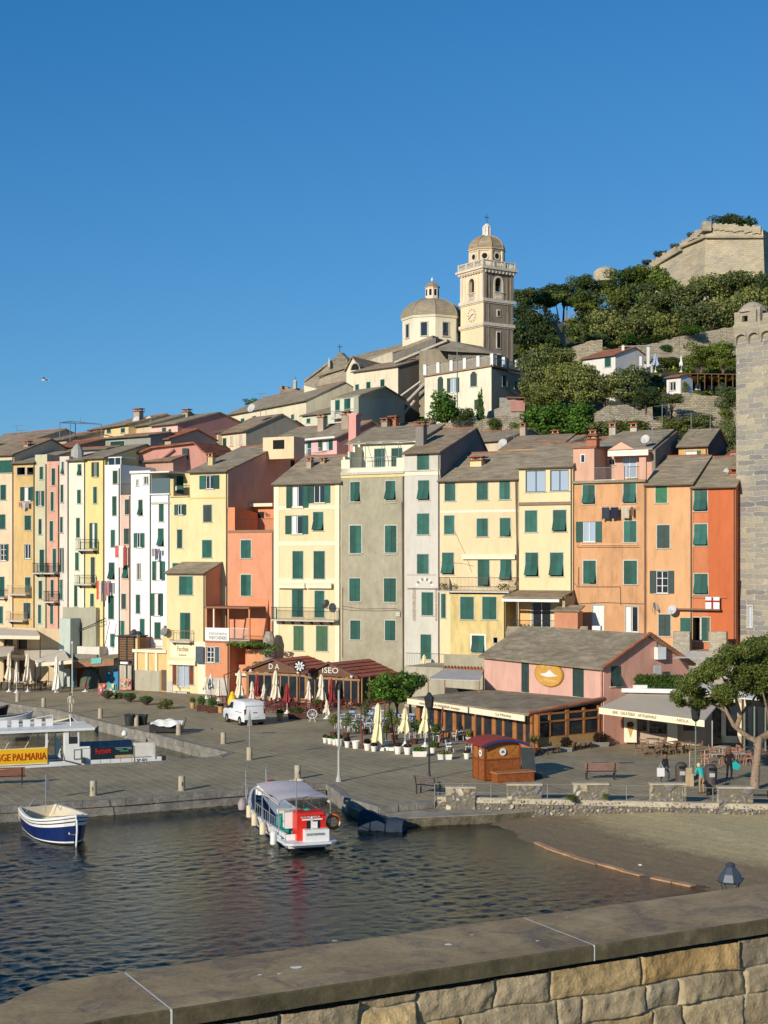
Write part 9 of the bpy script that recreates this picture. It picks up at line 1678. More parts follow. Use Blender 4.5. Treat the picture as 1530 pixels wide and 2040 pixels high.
# people (skin modifier figures)
def person(label,loc,rz,top,legs,skin,hair,pose,hgt=1.68,hairlen=.1,sleeve=1,shoe=None,name='person'):
 """pose: dict of joint positions in metres, x=right, y=facing forward(-y towards front), z up"""
 J=dict(pel=(0,0,.92),wai=(0,0,1.08),che=(0,0,1.30),nec=(0,0,1.45),hea=(0,0,1.56),top=(0,0,1.66),
      lh=(-.10,0,.90),lk=(-.11,-.03,.50),la=(-.11,.02,.09),lt=(-.12,-.15,.04),rh=(.10,0,.90),rk=(.11,-.03,.50),ra=(.11,.02,.09),rt=(.12,-.15,.04),
      ls=(-.19,0,1.39),le=(-.24,.02,1.12),lw=(-.25,-.08,.88),lf=(-.25,-.11,.79),rs=(.19,0,1.39),re=(.24,.02,1.12),rw=(.25,-.08,.88),rf=(.25,-.11,.79)); J.update(pose)
 R=dict(pel=.15,wai=.125,che=.145,nec=.055,hea=.095,top=.07,lh=.095,lk=.062,la=.042,lt=.035,rh=.095,rk=.062,ra=.042,rt=.035,ls=.06,le=.045,lw=.03,lf=.03,rs=.06,re=.045,rw=.03,rf=.03)
 keys=list(J); E=[('pel','wai'),('wai','che'),('che','nec'),('nec','hea'),('hea','top'),('pel','lh'),('lh','lk'),('lk','la'),('la','lt'),('pel','rh'),('rh','rk'),('rk','ra'),('ra','rt'),('che','ls'),('ls','le'),('le','lw'),('lw','lf'),('che','rs'),('rs','re'),('re','rw'),('rw','rf')]
 me=bpy.data.meshes.new('b'); me.from_pydata([J[k] for k in keys],[(keys.index(a),keys.index(b_)) for a,b_ in E],[]); ob=bpy.data.objects.new('b',me); COL.objects.link(ob)
 sk=ob.modifiers.new('s','SKIN')
 for i,k in enumerate(keys): me.skin_vertices[0].data[i].radius=(R[k],R[k]*(.72 if k in('pel','wai','che') else 1)); me.skin_vertices[0].data[i].use_root=(k=='pel')
 sb=ob.modifiers.new('u','SUBSURF'); sb.levels=1; sb.render_levels=1; bpy.context.view_layer.update(); m2=bpy.data.meshes.new_from_object(ob.evaluated_get(bpy.context.evaluated_depsgraph_get())); bpy.data.objects.remove(ob)
 SH=shoe or plain('shoe_dark',(.05,.04,.04),.6)
 for m in (skin,top,legs,SH): m2.materials.append(m)
 Jv={k:V(v) for k,v in J.items()}
 def seg(p,a,b_): ab=Jv[b_]-Jv[a]; u_=max(0,min(1,(p-Jv[a]).dot(ab)/ab.length_squared)); return (p-Jv[a]-ab*u_).length
 cls={('nec','hea'):0,('hea','top'):0,('pel','wai'):1,('wai','che'):1,('che','nec'):1,('pel','lh'):2,('lh','lk'):2,('lk','la'):2,('pel','rh'):2,('rh','rk'):2,('rk','ra'):2,('la','lt'):3,('ra','rt'):3,('che','ls'):1,('che','rs'):1,('ls','le'):1,('rs','re'):1,('le','lw'):1 if sleeve else 0,('re','rw'):1 if sleeve else 0,('lw','lf'):0,('rw','rf'):0}
 for pl_ in m2.polygons: c=pl_.center; pl_.material_index=cls[min(cls,key=lambda e:seg(c,*e)/(R[e[0]]+R[e[1]]))]; pl_.use_smooth=True
 t=thing(name,label,'person',loc,rz); s=hgt/1.70; t.scale=(s,s,s)
 o=bpy.data.objects.new('body',m2); COL.objects.link(o); o.parent=t
 hp=Jv['hea']; mb=MB(); mb.lathe((hp.x,hp.y+.02,hp.z-.02-hairlen),[(.07,0),(.105,hairlen*.6),(.118,hairlen+.03),(.11,hairlen+.09),(.07,hairlen+.145),(.01,hairlen+.165)],12,sy=1.05); ho=mb.build('hair',hair,None,smooth=True); ho.parent=t
 fc=MB(); fc.lathe((hp.x,hp.y-.075,hp.z-.075),[(.03,0),(.062,.03),(.072,.08),(.05,.12)],10,sy=.6); fo_=fc.build('face',skin,None,smooth=True); fo_.parent=t
 fe=MB(); fe.lathe((hp.x,hp.y-.125,hp.z-.02),[(.004,-.02),(.014,-.01),(.006,.03)],6)
 for sx_ in (-.03,.03): fe.box((hp.x+sx_,hp.y-.119,hp.z+.015),.018,.01,.01)
 fe.box((hp.x,hp.y-.117,hp.z-.045),.04,.01,.008); q=fe.build('facial_features',plain('feature_brown',(.15,.07,.05),.6),None); q.parent=t
 for s_ in ('l','r'):
  w_=Jv[s_+'w']; f_=Jv[s_+'f']; d=(f_-w_).normalized(); sd=d.orthogonal().normalized(); hm=MB()
  for k in range(4): b0_=f_+sd*(.012*(k-1.5)); hm.path([b0_,b0_+d*.035,b0_+d*.035+(d*.6+V((0,-.8,0))).normalized()*.03],[.009,.008,.006],5)
  hm.path([w_+d*.02,w_+d*.04+sd*.035,w_+d*.07+sd*.04],[.011,.01,.007],5); q=hm.build('hand_fingers',skin,None,smooth=True); q.parent=t
 return t
SKN=plain('skin',(.50,.28,.18),.6,var=.05); BLK=plain('cloth_black',(.012,.012,.014),.9); JEA=plain('jeans',(.05,.09,.15),.9,var=.2); TEA=plain('cloth_turquoise',(.02,.36,.33),.85,var=.12); KHA=plain('trousers_tan',(.34,.22,.12),.9,var=.15); CRM=plain('cloth_cream',(.55,.50,.38),.9,var=.1)
walk=dict(lk=(-.10,-.20,.52),la=(-.10,-.10,.11),lt=(-.11,-.28,.05),rk=(.10,.10,.50),ra=(.10,.30,.14),rt=(.11,.17,.05))
ta=person('woman in a black top and jeans walking with a big white bag',G(1326,1559),math.radians(115),BLK,JEA,SKN,plain('hair_auburn',(.22,.09,.04),.7),dict(walk,re=(.27,.05,1.12),rw=(.28,-.12,.92),rf=(.28,-.16,.84)),1.62,.12)
g=G(1317,1561); t=thing('tote_bag','big white tote bag carried at the hip of the woman in black and jeans','bag',g+V((-.05,-.12,.42))); b0=wloc(t); mb=MB(); mb.obox(b0+V((-.2,-.08,0)),V((.42,.05,0)),V((0,.16,0)),V((0,0,.48))); mb.build('bag',WHITE,t); MB().path([b0+V((-.1,0,.46)),b0+V((.02,.0,.75)),b0+V((.15,0,.46))],.014,5).build('strap',WHITE,t)
tb=person('blond person in a turquoise shirt and tan trousers leaning by the bins',G(1398,1581),math.radians(200),TEA,KHA,SKN,plain('hair_blond',(.58,.42,.2),.7),dict(wai=(0,-.03,1.07),che=(0,-.14,1.27),nec=(0,-.24,1.40),hea=(.01,-.30,1.49),top=(.01,-.33,1.58),ls=(-.19,-.16,1.36),rs=(.19,-.16,1.36),le=(-.25,-.28,1.12),lw=(-.15,-.42,1.0),lf=(-.10,-.48,.97),re=(.25,-.2,1.1),rw=(.2,-.42,1.05),rf=(.17,-.5,1.03)),1.7,.07)
tc=person('red-haired person all in black with white shoes carrying a turquoise bag',G(1453,1555),math.radians(150),BLK,BLK,SKN,plain('hair_red',(.20,.04,.03),.7),dict(lk=(-.10,-.10,.50),la=(-.1,.0,.1),rk=(.10,.02,.5),ra=(.10,.15,.1),rt=(.1,.0,.04),le=(-.24,-.10,1.16),lw=(-.12,-.26,1.28),lf=(-.08,-.30,1.34)),1.78,.1,shoe=WHITE)
g=G(1466,1556); t=thing('shoulder_bag','turquoise bag hanging at the side of the person in black','bag',g+V((0,0,.7))); b0=wloc(t); mb=MB(); mb.prism([b0+V((-.18,0,0)),b0+V((.12,0,-.08)),b0+V((.28,0,.2)),b0+V((.0,0,.42)),b0+V((-.2,0,.36))],V((.02,.14,0))); mb.build('bag',TEA,t)
td=person('person in cream clothes standing by the flag pole behind the ferry',G(141,1421),math.radians(30),CRM,CRM,SKN,plain('hair_dark',(.03,.02,.015),.7),dict(),1.66,.08)
t=thing('black_dog','black dog sitting beside the blond person and the bin','dog',G(1412,1584)); b0=wloc(t); mb=MB(); mb.path([b0+V((.22,.12,.12)),b0+V((.15,.08,.3)),b0+V((.0,.0,.45)),b0+V((-.1,-.03,.58)),b0+V((-.16,-.05,.68))],[.14,.17,.15,.1,.09],10); mb.path([b0+V((-.14,-.05,.70)),b0+V((-.22,-.08,.69)),b0+V((-.33,-.12,.65))],[.09,.075,.035],8)
for y in (-.09,.05): mb.path([b0+V((-.04,y,.42)),b0+V((-.08,y,.2)),b0+V((-.07,y,.02)),b0+V((-.13,y,.015))],[.06,.038,.03,.028],6)
for y in (-.05,.2): mb.path([b0+V((.2,y,.2)),b0+V((.06,y-.02,.2)),b0+V((.12,y,.04)),b0+V((-.0,y-.02,.02))],[.1,.06,.035,.03],6)
mb.path([b0+V((.3,.15,.06)),b0+V((.45,.2,.04)),b0+V((.55,.18,.06))],[.035,.025,.012],5)
for y in (-.11,.02): mb.path([b0+V((-.13,y,.76)),b0+V((-.12,y,.83))],[.035,.008],5)
mb.build('body',BLK,t,smooth=True)
t=thing('flying_gull','white gull flying high at the left against the sky','gull',P(90,757,120)); b0=wloc(t); mb=MB(); mb.path([b0+V((-.3,0,-.02)),b0+V((-.1,0,0)),b0+V((.1,0,.02)),b0+V((.26,0,.03)),b0+V((.34,0,.0))],[.02,.07,.075,.045,.01],8); mb.prism([b0+V((-.08,0,.03)),b0+V((.12,0,.03)),b0+V((.02,-.35,.2)),b0+V((-.1,-.62,.12))],(0,0,.015)); mb.prism([b0+V((-.08,0,.03)),b0+V((.12,0,.03)),b0+V((.02,.35,.2)),b0+V((-.1,.62,.12))],(0,0,.015)); mb.build('body',WHITE,t)
# tubs, cart, planters
TB=plain('tub_black',(.035,.036,.036),.5,var=.2)
for px,py,h_,lb in ((258,1446,.85,'black plastic tub left of the bollard by the inner basin'),(284,1444,.75,'black plastic tub behind the bollard by the inner basin')):
 g=G(px,py); t=thing('black_tub',lb,'tub',g,0,'black tubs by the inner basin'); mb=MB(); mb.lathe(g,[(.32,0),(.42,h_),(.47,h_),(.47,h_+.05),(.38,h_+.05),(.3,.1)],16,capt=True); mb.build('tub',TB,t,smooth=True); MB().box(g+V((-.2,-.44,h_+.02)),.12,.08,.2).box(g+V((.25,-.4,h_+.02)),.12,.08,.2).each('handle',TB,t)
g=G(330,1462); t=thing('net_cart','black cart heaped with gear under a white sheet beside the inner basin','cart',g); mb=MB(); mb.obox(g+V((-1.2,0,.12)),V((2.4,.3,0)),V((-.15,1.1,0)),V((0,0,.62))); mb.tube(g+V((1.15,.3,.1)),g+V((1.45,.35,1.05)),.03,5); mb.tube(g+V((1.45,.35,1.05)),g+V((1.2,1.4,1.05)),.03,5); mb.build('crate',TB,t)
v=[];n1,n2=16,10
for i in range(n1+1):
 for j in range(n2+1): a=i/n1;b_=j/n2; x=-1.1+2.3*a; y=-.1+1.2*b_; z=.78+.16*math.sin(a*3.1)+.05*math.sin(a*17+b_*5)+.04*math.sin(b_*13+a*4); z-= max(0,.25-b_)*2.0*(1-abs(a-.5)*1.7); v.append((x,y-(.06 if b_<.2 else 0),z))
f=[(i*(n2+1)+j,(i+1)*(n2+1)+j,(i+1)*(n2+1)+j+1,i*(n2+1)+j+1) for i in range(n1) for j in range(n2)]; npmesh('sheet',v,f,plain('sheet_white',(.78,.75,.66),.85,var=.06),t,smooth=True)
for y in (.1,1.1):
 for x in (-.8,.8): MB(Matrix.Translation(g+V((x,y+.1*x,.12)))@Matrix.Rotation(math.radians(90),4,'X')).lathe((0,0,0),[(.14,0),(.14,.06)],12).build('wheel',TB,t)
g=G(240,1449); t=thing('white_buoy','small white buoy lying at the edge of the inner basin','buoy',G(248,1462,.1)); M_=Matrix.Translation(wloc(t)); MB(M_).lathe((0,0,0),[(.02,-.2),(.2,-.1),(.22,.05),(.1,.22),(.03,.28)],12).build('buoy',WHITE,t,smooth=True)
for i,(px,py,k,lb) in enumerate([(214,1393,0,'dark bowl planter with yellow green plants, leftmost of the bowl row'),(258,1399,0,'dark bowl planter with leafy plants, second of the bowl row'),(291,1405,0,'dark bowl planter with pointed leaves, third of the bowl row'),(331,1412,1,'low planter spilling over with mossy green growth, rightmost of the row')]):
 g=G(px,py); t=thing('bowl_planter',lb,'planter',g,0,'bowl planters on the promenade'); mb=MB(); mb.lathe(g,[(.2,0),(.18,.1),(.35,.2),(.62,.45),(.68,.5),(.6,.5)],14); mb.build('bowl',plain('bowl_brown',(.09,.075,.06),.8),t,smooth=True)
 bl=[(x,y,.62,.28,.28,.2) for x,y in ((-.3,0),(.3,0),(0,.2),(0,-.15),(.1,0))]
 if k: bl+= [(-.5,-.25,.3,.35,.35,.32),(.0,-.4,.28,.4,.3,.3),(.4,-.3,.35,.3,.3,.3)]
 v,f=leafcloud(bl,600,.07,51+i,shell=.2); npmesh('plant',v,f,F_YEL if i in(0,3) else F_GRN,t)
g=G(237,1392); t=thing('low_shrub','low round shrub between the first two bowl planters','shrub',g); v,f=leafcloud([(0,0,.25,.42,.35,.3)],500,.06,8); npmesh('foliage',v,f,F_YEL,t)
g=G(288,1375); t=thing('white_sack','round white cover with grey print leaning on the grey annex wall','cover',g); M_=Matrix.Translation(g+V((0,0,.42)))@Matrix.Rotation(math.radians(80),4,'X'); MB(M_).lathe((0,0,-.06),[(.38,0),(.45,.06),(.4,.13),(.1,.2)],16).build('cover',WHITE,t,smooth=True)
for lb,px,py,w_,c in (('colourful postcard rack in pink and red beside the first bowl planter',205,1386,.95,(.42,.10,.12)),('turquoise and yellow beach towel stand behind the first bowl planter',223,1386,.85,(.10,.42,.32)),('small rack of bright toys in front of the notice wall',250,1376,1.1,(.62,.3,.2))):
 g=G(px,py); t=thing('display_rack',lb,'display rack',g); mb=MB(); mb.obox(g+V((-w_/2,0,.1)),V((w_,.1,0)),V((0,.12,0)),V((0,.1,1.05)),0); mb.build('rack',plain('rack_%d'%px,c,.6,var=.3,scale=4),t); rn=random.Random(px); pc=[(.7,.6,.5),(.1,.3,.5),(.7,.5,.1),(.5,.1,.15),(.1,.45,.4)]; mb=MB()
 for k in range(9): mb.obox(g+V((-w_/2+.05+rn.random()*(w_-.35),-.03,.2+rn.random()*.65)),V((rn.uniform(.12,.28),.02,0)),V((0,.02,0)),V((0,.03,rn.uniform(.12,.3))),k%5)
 mb.build('cards',[plain('card_%d'%k,c_,.6) for k,c_ in enumerate(pc)],t); MB().tube(g+V((-w_/2+.05,.1,0)),g+V((-w_/2+.05,.15,1.1)),.02,4).tube(g+V((w_/2-.05,.1,0)),g+V((w_/2-.05,.15,1.1)),.02,4).build('leg',IRON,t)
g=G(170,1378); t=thing('parasol_stand','small red parasol stand with a white foot near the blue kiosk','stand',g); MB().lathe(g,[(.3,0),(.3,.06),(.08,.12),(.05,.5)],12).build('foot',WHITE,t); MB().lathe(g+V((0,0,.15)),[(.05,0),(.12,.3),(.05,.7)],8).build('cloth',REDC,t)
# folded parasols
PU=[
('cream folded parasol at the left edge of the cafe terrace',18,1378,1302,.36,0,1.2,'C'),('thin white folded parasol second from the left edge',33,1380,1319,.2,0,1.1,'W'),('broad cream folded parasol in the left cafe',55,1378,1302,.40,0,1.0,'C'),('tall white folded parasol that reaches the ground left of the flag pole',113,1379,1308,.38,0,.25,'W'),
('cream folded parasol against the orange wall, left one of the close pair',411,1392,1349,.3,0,.9,'C'),('grey white folded parasol of the close pair by the orange wall',420,1391,1343,.3,0,.9,'W'),('small cream folded parasol left of the leaning awning frame',436,1396,1353,.25,0,.5,'C'),('tall cream folded parasol behind the white van',477,1409,1336,.42,0,.7,'C'),
('cream and red folded parasol right of the van roof',502,1409,1358,.3,0,.5,'C'),('dark red folded parasol under the letters DA',512,1403,1344,.32,0,.8,'R'),('short cream folded parasol in front of the first pavilion windows',526,1405,1363,.3,0,.5,'C'),('tall cream folded parasol in the middle of the first pavilion front',549,1408,1336,.44,0,.6,'C'),('crimson folded parasol with a pale edge left of the ship wheel post',572,1421,1362,.34,0,1.0,'R'),
('cream folded parasol right of the ship wheel',615,1408,1357,.3,0,.6,'C'),('tall cream folded parasol below the letters ISEO',640,1410,1344,.42,0,.6,'C'),('red folded parasol right of the tall one below ISEO',660,1409,1352,.34,0,.6,'R'),('short cream folded parasol above the wrapped plant',651,1432,1395,.28,0,.4,'C'),
('tall cream folded parasol standing among the potted plants',753,1490,1402,.42,0,.35,'Y'),('cream folded parasol left of the timber restaurant front',807,1485,1411,.40,0,1.0,'Y'),('cream folded parasol just left of the iron lantern post',847,1487,1408,.40,0,1.0,'Y'),('tall cream folded parasol in front of the grey upper awning',845,1400,1305,.42,0,.6,'Y')]
PM={'C':plain('parasol_cream',(.74,.63,.46),.9,var=.1),'W':plain('parasol_white',(.76,.72,.62),.9,var=.08),'R':plain('parasol_red',(.27,.03,.03),.9,var=.2),'Y':plain('parasol_yellow',(.76,.66,.38),.9,var=.08)}
for i,(lb,px,by,ty,r,_,lift,c) in enumerate(PU):
 g=G(px,by); h=(by-ty)*g.y/F; t=folded(h,r,PM[c],pole=plain('pole_white',(.6,.58,.5),.5),label=lb,rot=i*.7,lift=min(lift,h*.5),tie=.48,group='folded parasols'); t.location=g
for lb,pts in (('leaning red brown umbrella mast in front of the timber restaurant',[(877,1478),(882,1410)]),('red brown umbrella mast leaning left among the pots',[(786,1484),(778,1418)]),('short red brown mast behind the flower pots',[(722,1492),(719,1440)])):
 g=G(*pts[0]); t=thing('wooden_mast',lb,'mast',g); MB().tube(g,P(pts[1][0],pts[1][1],g.y-.3),.06,6).build('mast',plain('mast_red',(.22,.05,.035),.6),t)
t=thing('red_crossbar','red brown crossbar holding closed umbrellas above the white chairs','crossbar',G(745,1470)); MB().tube(P(717,1408,107),P(768,1398,107),.05,6).tube(P(719,1408,107),V((P(719,1408,107).x,107,0)),.05,6).tube(P(766,1399,107),V((P(766,1399,107).x,107,0)),.05,6).build('bar',MATS['mast_red'],t)
# tables and chairs
def chairproto(nm,label,mat,legm=None,kind=0):
 t=thing(nm,label,'chair',(0,0,0)); mb=MB(); mb.box((0,0,.45),.44,.42,.04); mb.build('seat',mat,t); mb=MB(); mb.obox((-.21,.18,.50),(.42,0,0),(0,.03,0),(0,.07,.36)); mb.build('backrest',mat,t)
 for sx in (-1,1):
  for sy in (-1,1): MB().tube((sx*.19,sy*.18,.44),(sx*.21,sy*.22,0),.02,5).build('leg',legm or mat,t)
 mb=MB()
 for sx in (-1,1): mb.obox((sx*.22-.015,-.18,.64),(.03,0,0),(0,.38,0),(0,0,.03))
 mb.build('armrest',legm or mat,t); return t
CHW=plain('chair_white',(.68,.67,.62),.5); CHB=plain('chair_blue_white',(.30,.38,.52),.6,var=.6,scale=14); CHD=plain('chair_dark',(.06,.045,.04),.6,var=.3); CHR=plain('chair_oxblood',(.16,.025,.02),.6,var=.2); CHBr=plain('chair_brown',(.22,.13,.08),.6,var=.2); CHO=plain('chair_salmon',(.50,.22,.13),.6,var=.2)
def tableproto(nm,label,mat,legm,w_=.75):
 t=thing(nm,label,'table',(0,0,0)); MB().box((0,0,.73),w_,w_,.035).build('tabletop',mat,t)
 for sx in (-1,1):
  for sy in (-1,1): MB().box((sx*(w_/2-.05),sy*(w_/2-.05),.36),.04,.04,.71).build('leg',legm,t)
 return t
def setlay(proto_c,proto_t,spots,lab_c,lab_t,grp_c,grp_t,near,rz0=0,sc_=1.0,two=False):
 fc,ft=[True],[True]
 def put(pr,first,loc,rz,lb,grp):
  if first[0]: first[0]=False; pr.location=loc; pr.rotation_euler=(0,0,rz); pr['label']=lb; pr['group']=grp; return pr
  return dup(pr,loc,rz,lb,grp)
 for i,(px,py) in enumerate(spots):
  g=G(px,py); nm=near[i] if i<len(near) else near[-1]
  if proto_t is not None: put(proto_t,ft,g,rz0+i*.3,lab_t%nm,grp_t)
  for k,(dx,dy,w_) in enumerate(((-.62,.05,'left'),(.62,-.05,'right')) if not two else ((-.62,.05,'left'),(.62,-.05,'right'),(.05,.62,'far'))):
   put(proto_c,fc,g+V((dx,dy,0)),math.atan2(dy,dx)-math.pi/2+.2*((i+k)%3-1),lab_c%(w_,nm),grp_c)
setlay(chairproto('cafe_chair','x',CHD),tableproto('cafe_table','x',CHBr,IRON),[(8,1374),(40,1376),(72,1377),(92,1372),(24,1368),(60,1366),(-14,1376)],'dark cafe chair %s of the table %s','small brown cafe table %s','dark chairs of the left cafe','tables of the left cafe',['at the far left edge of the cafe','between thin white and broad cream parasols','just left of the tall white parasol','behind the tall white parasol','in the row behind the first cream parasol','in the row behind the broad cream parasol','cut by the left edge of the picture'])
setlay(chairproto('oxblood_chair','x',CHR),tableproto('oxblood_table','x',CHR,CHR,.8),[(540,1416),(588,1418),(622,1420),(560,1410),(470,1408),(672,1416),(604,1412),(440,1404),(500,1410),(650,1408),(520,1412),(575,1409),(640,1413),(690,1411),(555,1420),(608,1424)],'dark red chair %s of the table %s','dark red terrace table %s','dark red chairs of the pavilions','dark red tables of the pavilions',['right of the van','below the ship wheel','left of the grey mast','against the first pavilion window','left of the van','right of the grey mast base line','behind the ship wheel post','by the orange wall','behind the van roof','below the second pavilion window','below the letter D','under the ship wheel in the back row','under the letters ISEO','by the trellis tree','nearest the ochre pot','nearest the oxblood trough'])
setlay(chairproto('blue_white_chair','x',CHB,CHW),tableproto('blue_table','x',plain('table_blue',(.06,.10,.22),.6),CHW),[(700,1440),(735,1444),(782,1440),(820,1446),(805,1462),(745,1432),(716,1458),(765,1456),(838,1470),(690,1452)],'blue and white chair on the %s of the table %s','navy topped table with white legs %s','blue and white chairs','navy topped tables',['behind the leafy potted shrub','behind the tall cream parasol','under the red crossbar','beside the timber restaurant corner','left of the lantern post','nearest the trellis tree','behind the middle pots','right of the red crossbar','just behind the lantern post','behind the grey mast'],two=True)
setlay(chairproto('white_chair','x',CHW),tableproto('slate_table','x',plain('table_grey',(.18,.16,.14),.7,var=.2),IRON,1.1),[(915,1500),(935,1476),(886,1478),(905,1466)],'white moulded chair on the %s side of the table %s','long grey table %s','white moulded chairs','grey tables of the timber restaurant',['left of the wooden kiosk','behind the kiosk roof','by the leaning mast','against the timber windows'])
setlay(chairproto('rattan_chair','x',CHBr),tableproto('rattan_table','x',plain('table_brown',(.30,.22,.15),.6),CHBr,.8),[(1292,1506),(1318,1503),(1348,1500),(1372,1502),(1300,1494)],'brown framed chair %s of the table %s','brown metal framed table %s','brown chairs under the bar awning','brown tables under the bar awning',['nearest the ice cream poster','in front of the glazed bar front','in front of the pale menu panel','beside the green lantern post','in the back row by the poster'])
setlay(chairproto('salmon_chair','x',CHO),tableproto('salmon_table','x',plain('table_pale',(.42,.34,.26),.6),CHBr,.8),[(1425,1525),(1470,1524),(1500,1512),(1440,1510),(1540,1520)],'salmon folding chair %s of the table %s','pale wooden table %s','salmon folding chairs','pale tables by the pine',['left of the person in black','right of the person in black','behind the pine trunk','in front of the white window bay','right of the pine trunk'])
rr=[G(1374,1528),G(1440,1522),G(1506,1516)]; t=thing('cafe_fence','light metal fence between the bar tables and the promenade','fence',rr[0]); railing(rr,.95,t,plain('fence_pale',(.45,.38,.3),.5),.9,bars=False)
t=thing('round_chair','round white basket chair in front of the pavilions','chair',G(622,1438)); M_=Matrix.Translation(G(622,1438)+V((0,0,.62)))@Matrix.Rotation(math.radians(60),4,'X'); mb=MB(M_); torus(mb,(0,0,0),.38,.025,axis='z')
for k in range(10): a=k*math.pi*.2; mb.tube((0,0,-.14),(.38*math.cos(a),.38*math.sin(a),0),.012,4)
mb.build('basket',WHITE,t); g=G(622,1438); mb=MB()
for x,y in ((-.25,-.2),(.25,-.2),(-.2,.25),(.2,.25)): mb.tube(g+V((x*.5,y*.5,.4)),g+V((x,y,0)),.015,4)
mb.build('leg',WHITE,t)
t=thing('yellow_figure','bright yellow plastic mascot-shaped litter stand by the van'.replace('mascot-shaped ','bell-shaped '),'stand',G(463,1412)); g=wloc(t); MB().lathe(g+V((0,0,.35)),[(.38,0),(.42,.3),(.28,.75),(.2,.85),(.17,1.05),(.05,1.15)],10).build('cover',plain('yellow_plastic',(.75,.48,.01),.5),t,smooth=True); MB().lathe(g,[(.2,0),(.1,.1),(.06,.4)],8).build('foot',IRON,t)
# pots and plants
POTW=plain('pot_white',(.78,.74,.64),.6,var=.08); POTT=plain('pot_terracotta',(.50,.28,.10),.8,var=.2); POTD=plain('trough_oxblood',(.10,.035,.02),.8,var=.2)
def pot(label,px,py,r,h,plant,mat=POTW,ph=.5,pm=None,n=500,box=None,grp='white flower pots'):
 g=G(px,py); t=thing('flower_pot' if not box else 'plant_trough',label,'flower pot' if not box else 'trough',g,0,grp); mb=MB()
 if box: mb.prism([g+V((-box*.45,-.17,0)),g+V((box*.45,-.12,0)),g+V((box*.5,-.16,h)),g+V((-box*.5,-.21,h))],V((0,.36,0)))
 else: mb.lathe(g,[(r*.72,0),(r*.8,h*.1),(r*.95,h*.85),(r*1.1,h*.86),(r*1.1,h),(r*.9,h),(r*.85,h*.9)],14)
 mb.build('pot',mat,t,smooth=not box)
 if plant:
  w_=box*.45 if box else r; bl=[(0,0,h+ph*.5,w_*1.1,r*1.0,ph*.6)]
  if plant=='tree': bl=[(0,0,h+ph*.75,r*1.7,r*1.7,ph*.42),(r*.6,0,h+ph,r,r,ph*.25)]
  v,f=leafcloud(bl,n,.05,int(px),shell=.15); npmesh('plant',v,f,pm or F_GRN,t)
  if plant=='tree': MB().tube(g+V((0,0,h)),g+V((0,0,h+ph*.7)),.03,5).build('stem',BARK,t)
 return t
F_RED=foliage('red_flowers',(.03,.05,.015),(.10,.03,.02),(.30,.05,.05)); F_PUR=foliage('dark_red_leaves',(.03,.008,.012),(.06,.02,.02),(.03,.05,.02))
for a in [('small cream pot with a wrapped plant at the left end of the pot row',648,1480,.17,.36,'b',POTW,.2,F_DRK),('cream pot with a scalloped rim, second in the pot row',658,1482,.22,.40,'b',POTW,.15,F_DRK),('large white pot under the grey mast',676,1486,.27,.5,'b',POTW,.25,F_PUR),('white pot with a dark saucer right of the grey mast',692,1489,.2,.42,'b',POTW,.25,F_PUR),('large flared white pot with reddish leaves in the middle of the row',709,1491,.27,.52,'tree',POTW,1.3,F_OLI),('striped cream pot with purple leaves',732,1495,.24,.46,'b',POTW,.3,F_PUR),
 ('small white pot on pale blocks with a tall green bush',770,1484,.18,.3,'tree',POTW,1.1,F_HIL),('white pot with pink flowers left of the white trough',793,1502,.25,.5,'b',POTW,.22,F_RED),('white pot with pale flowers beside the pink flowered one',812,1503,.25,.48,'b',POTW,.2,F_RED),('white pot half hidden behind the lantern post chairs',862,1500,.2,.36,'b',POTW,.4,F_GRN),
 ('small white pot with a face-like print left of the wooden kiosk',930,1512,.2,.38,'b',POTW,.15,F_PUR)]: pot(*a)
pot('long white trough with low green plants left of the lantern post',836,1507,.2,.34,'b',box=.95,ph=.25,n=500,grp='white plant troughs'); pot('long white trough with pale yellow plants right of the lantern post',886,1513,.2,.34,'b',box=.95,ph=.18,n=400,pm=F_YEL,grp='white plant troughs')
t=thing('pale_blocks','low pale stone blocks between the pots','stone block',G(765,1495)); g=wloc(t); mb=MB()
for x,y,w_ in ((-.55,0,.4),(0,.1,.6),(.5,-.05,.35),(-.15,-.1,.3)): mb.box(g+V((x,y,.1)),w_,.3,.22)
mb.build('block',POTW,t)
for a in [('yellow ochre pot left of the dark trough pair',384,1411,.24,.5,'b',POTT,.4,F_GRN),('yellow ochre pot behind the van front',440,1420,.26,.55,'b',POTT,.2,F_PUR),('tall ochre pot right of the van, in shade',558,1436,.28,.62,'b',POTT,.25,F_DRK)]: pot(*a,grp='ochre pots of the pavilions')
for lb,px,py in (('dark red trough with a big leafy plant, left one of the pair',402,1417),('dark red trough with a big leafy plant, right one of the pair',423,1420)): pot(lb,px,py,.32,.5,'b',POTD,.75,F_GRN,700,box=.85,grp='dark red troughs')
pot('long oxblood trough of ferns below the ship wheel',592,1432,.3,.45,'b',POTD,.5,F_HIL,800,box=1.5,grp='dark red troughs'); pot('tall round pot with bushy plant left of the round basket chair',632,1418,.28,.4,'b',POTD,.8,F_GRN,600,grp='dark pots'); pot('grey pot with an airy olive bush behind the pot row',690,1470,.25,.35,'tree',POTD,1.2,F_OLI,700,grp='dark pots'); pot('grey pot with a tall airy shrub left of the tall cream parasol',728,1462,.25,.35,'tree',POTD,1.8,F_OLI,900,grp='dark pots'); pot('round clipped green bush in a pot right of the tall cream parasol',775,1460,.28,.35,'tree',POTD,1.2,F_GRN,800,grp='dark pots')
for a in (('airy olive bush in a pot behind the scalloped pot',664,1468),('leafy dark bush in a pot between the two cream parasols',786,1474),('green bush in a pot by the corner of the timber front',826,1482),('bushy potted plant behind the white troughs',868,1490)): pot(*a,.26,.35,'tree',POTD,1.1,F_OLI if a[1]<800 else F_GRN,700,grp='dark pots')
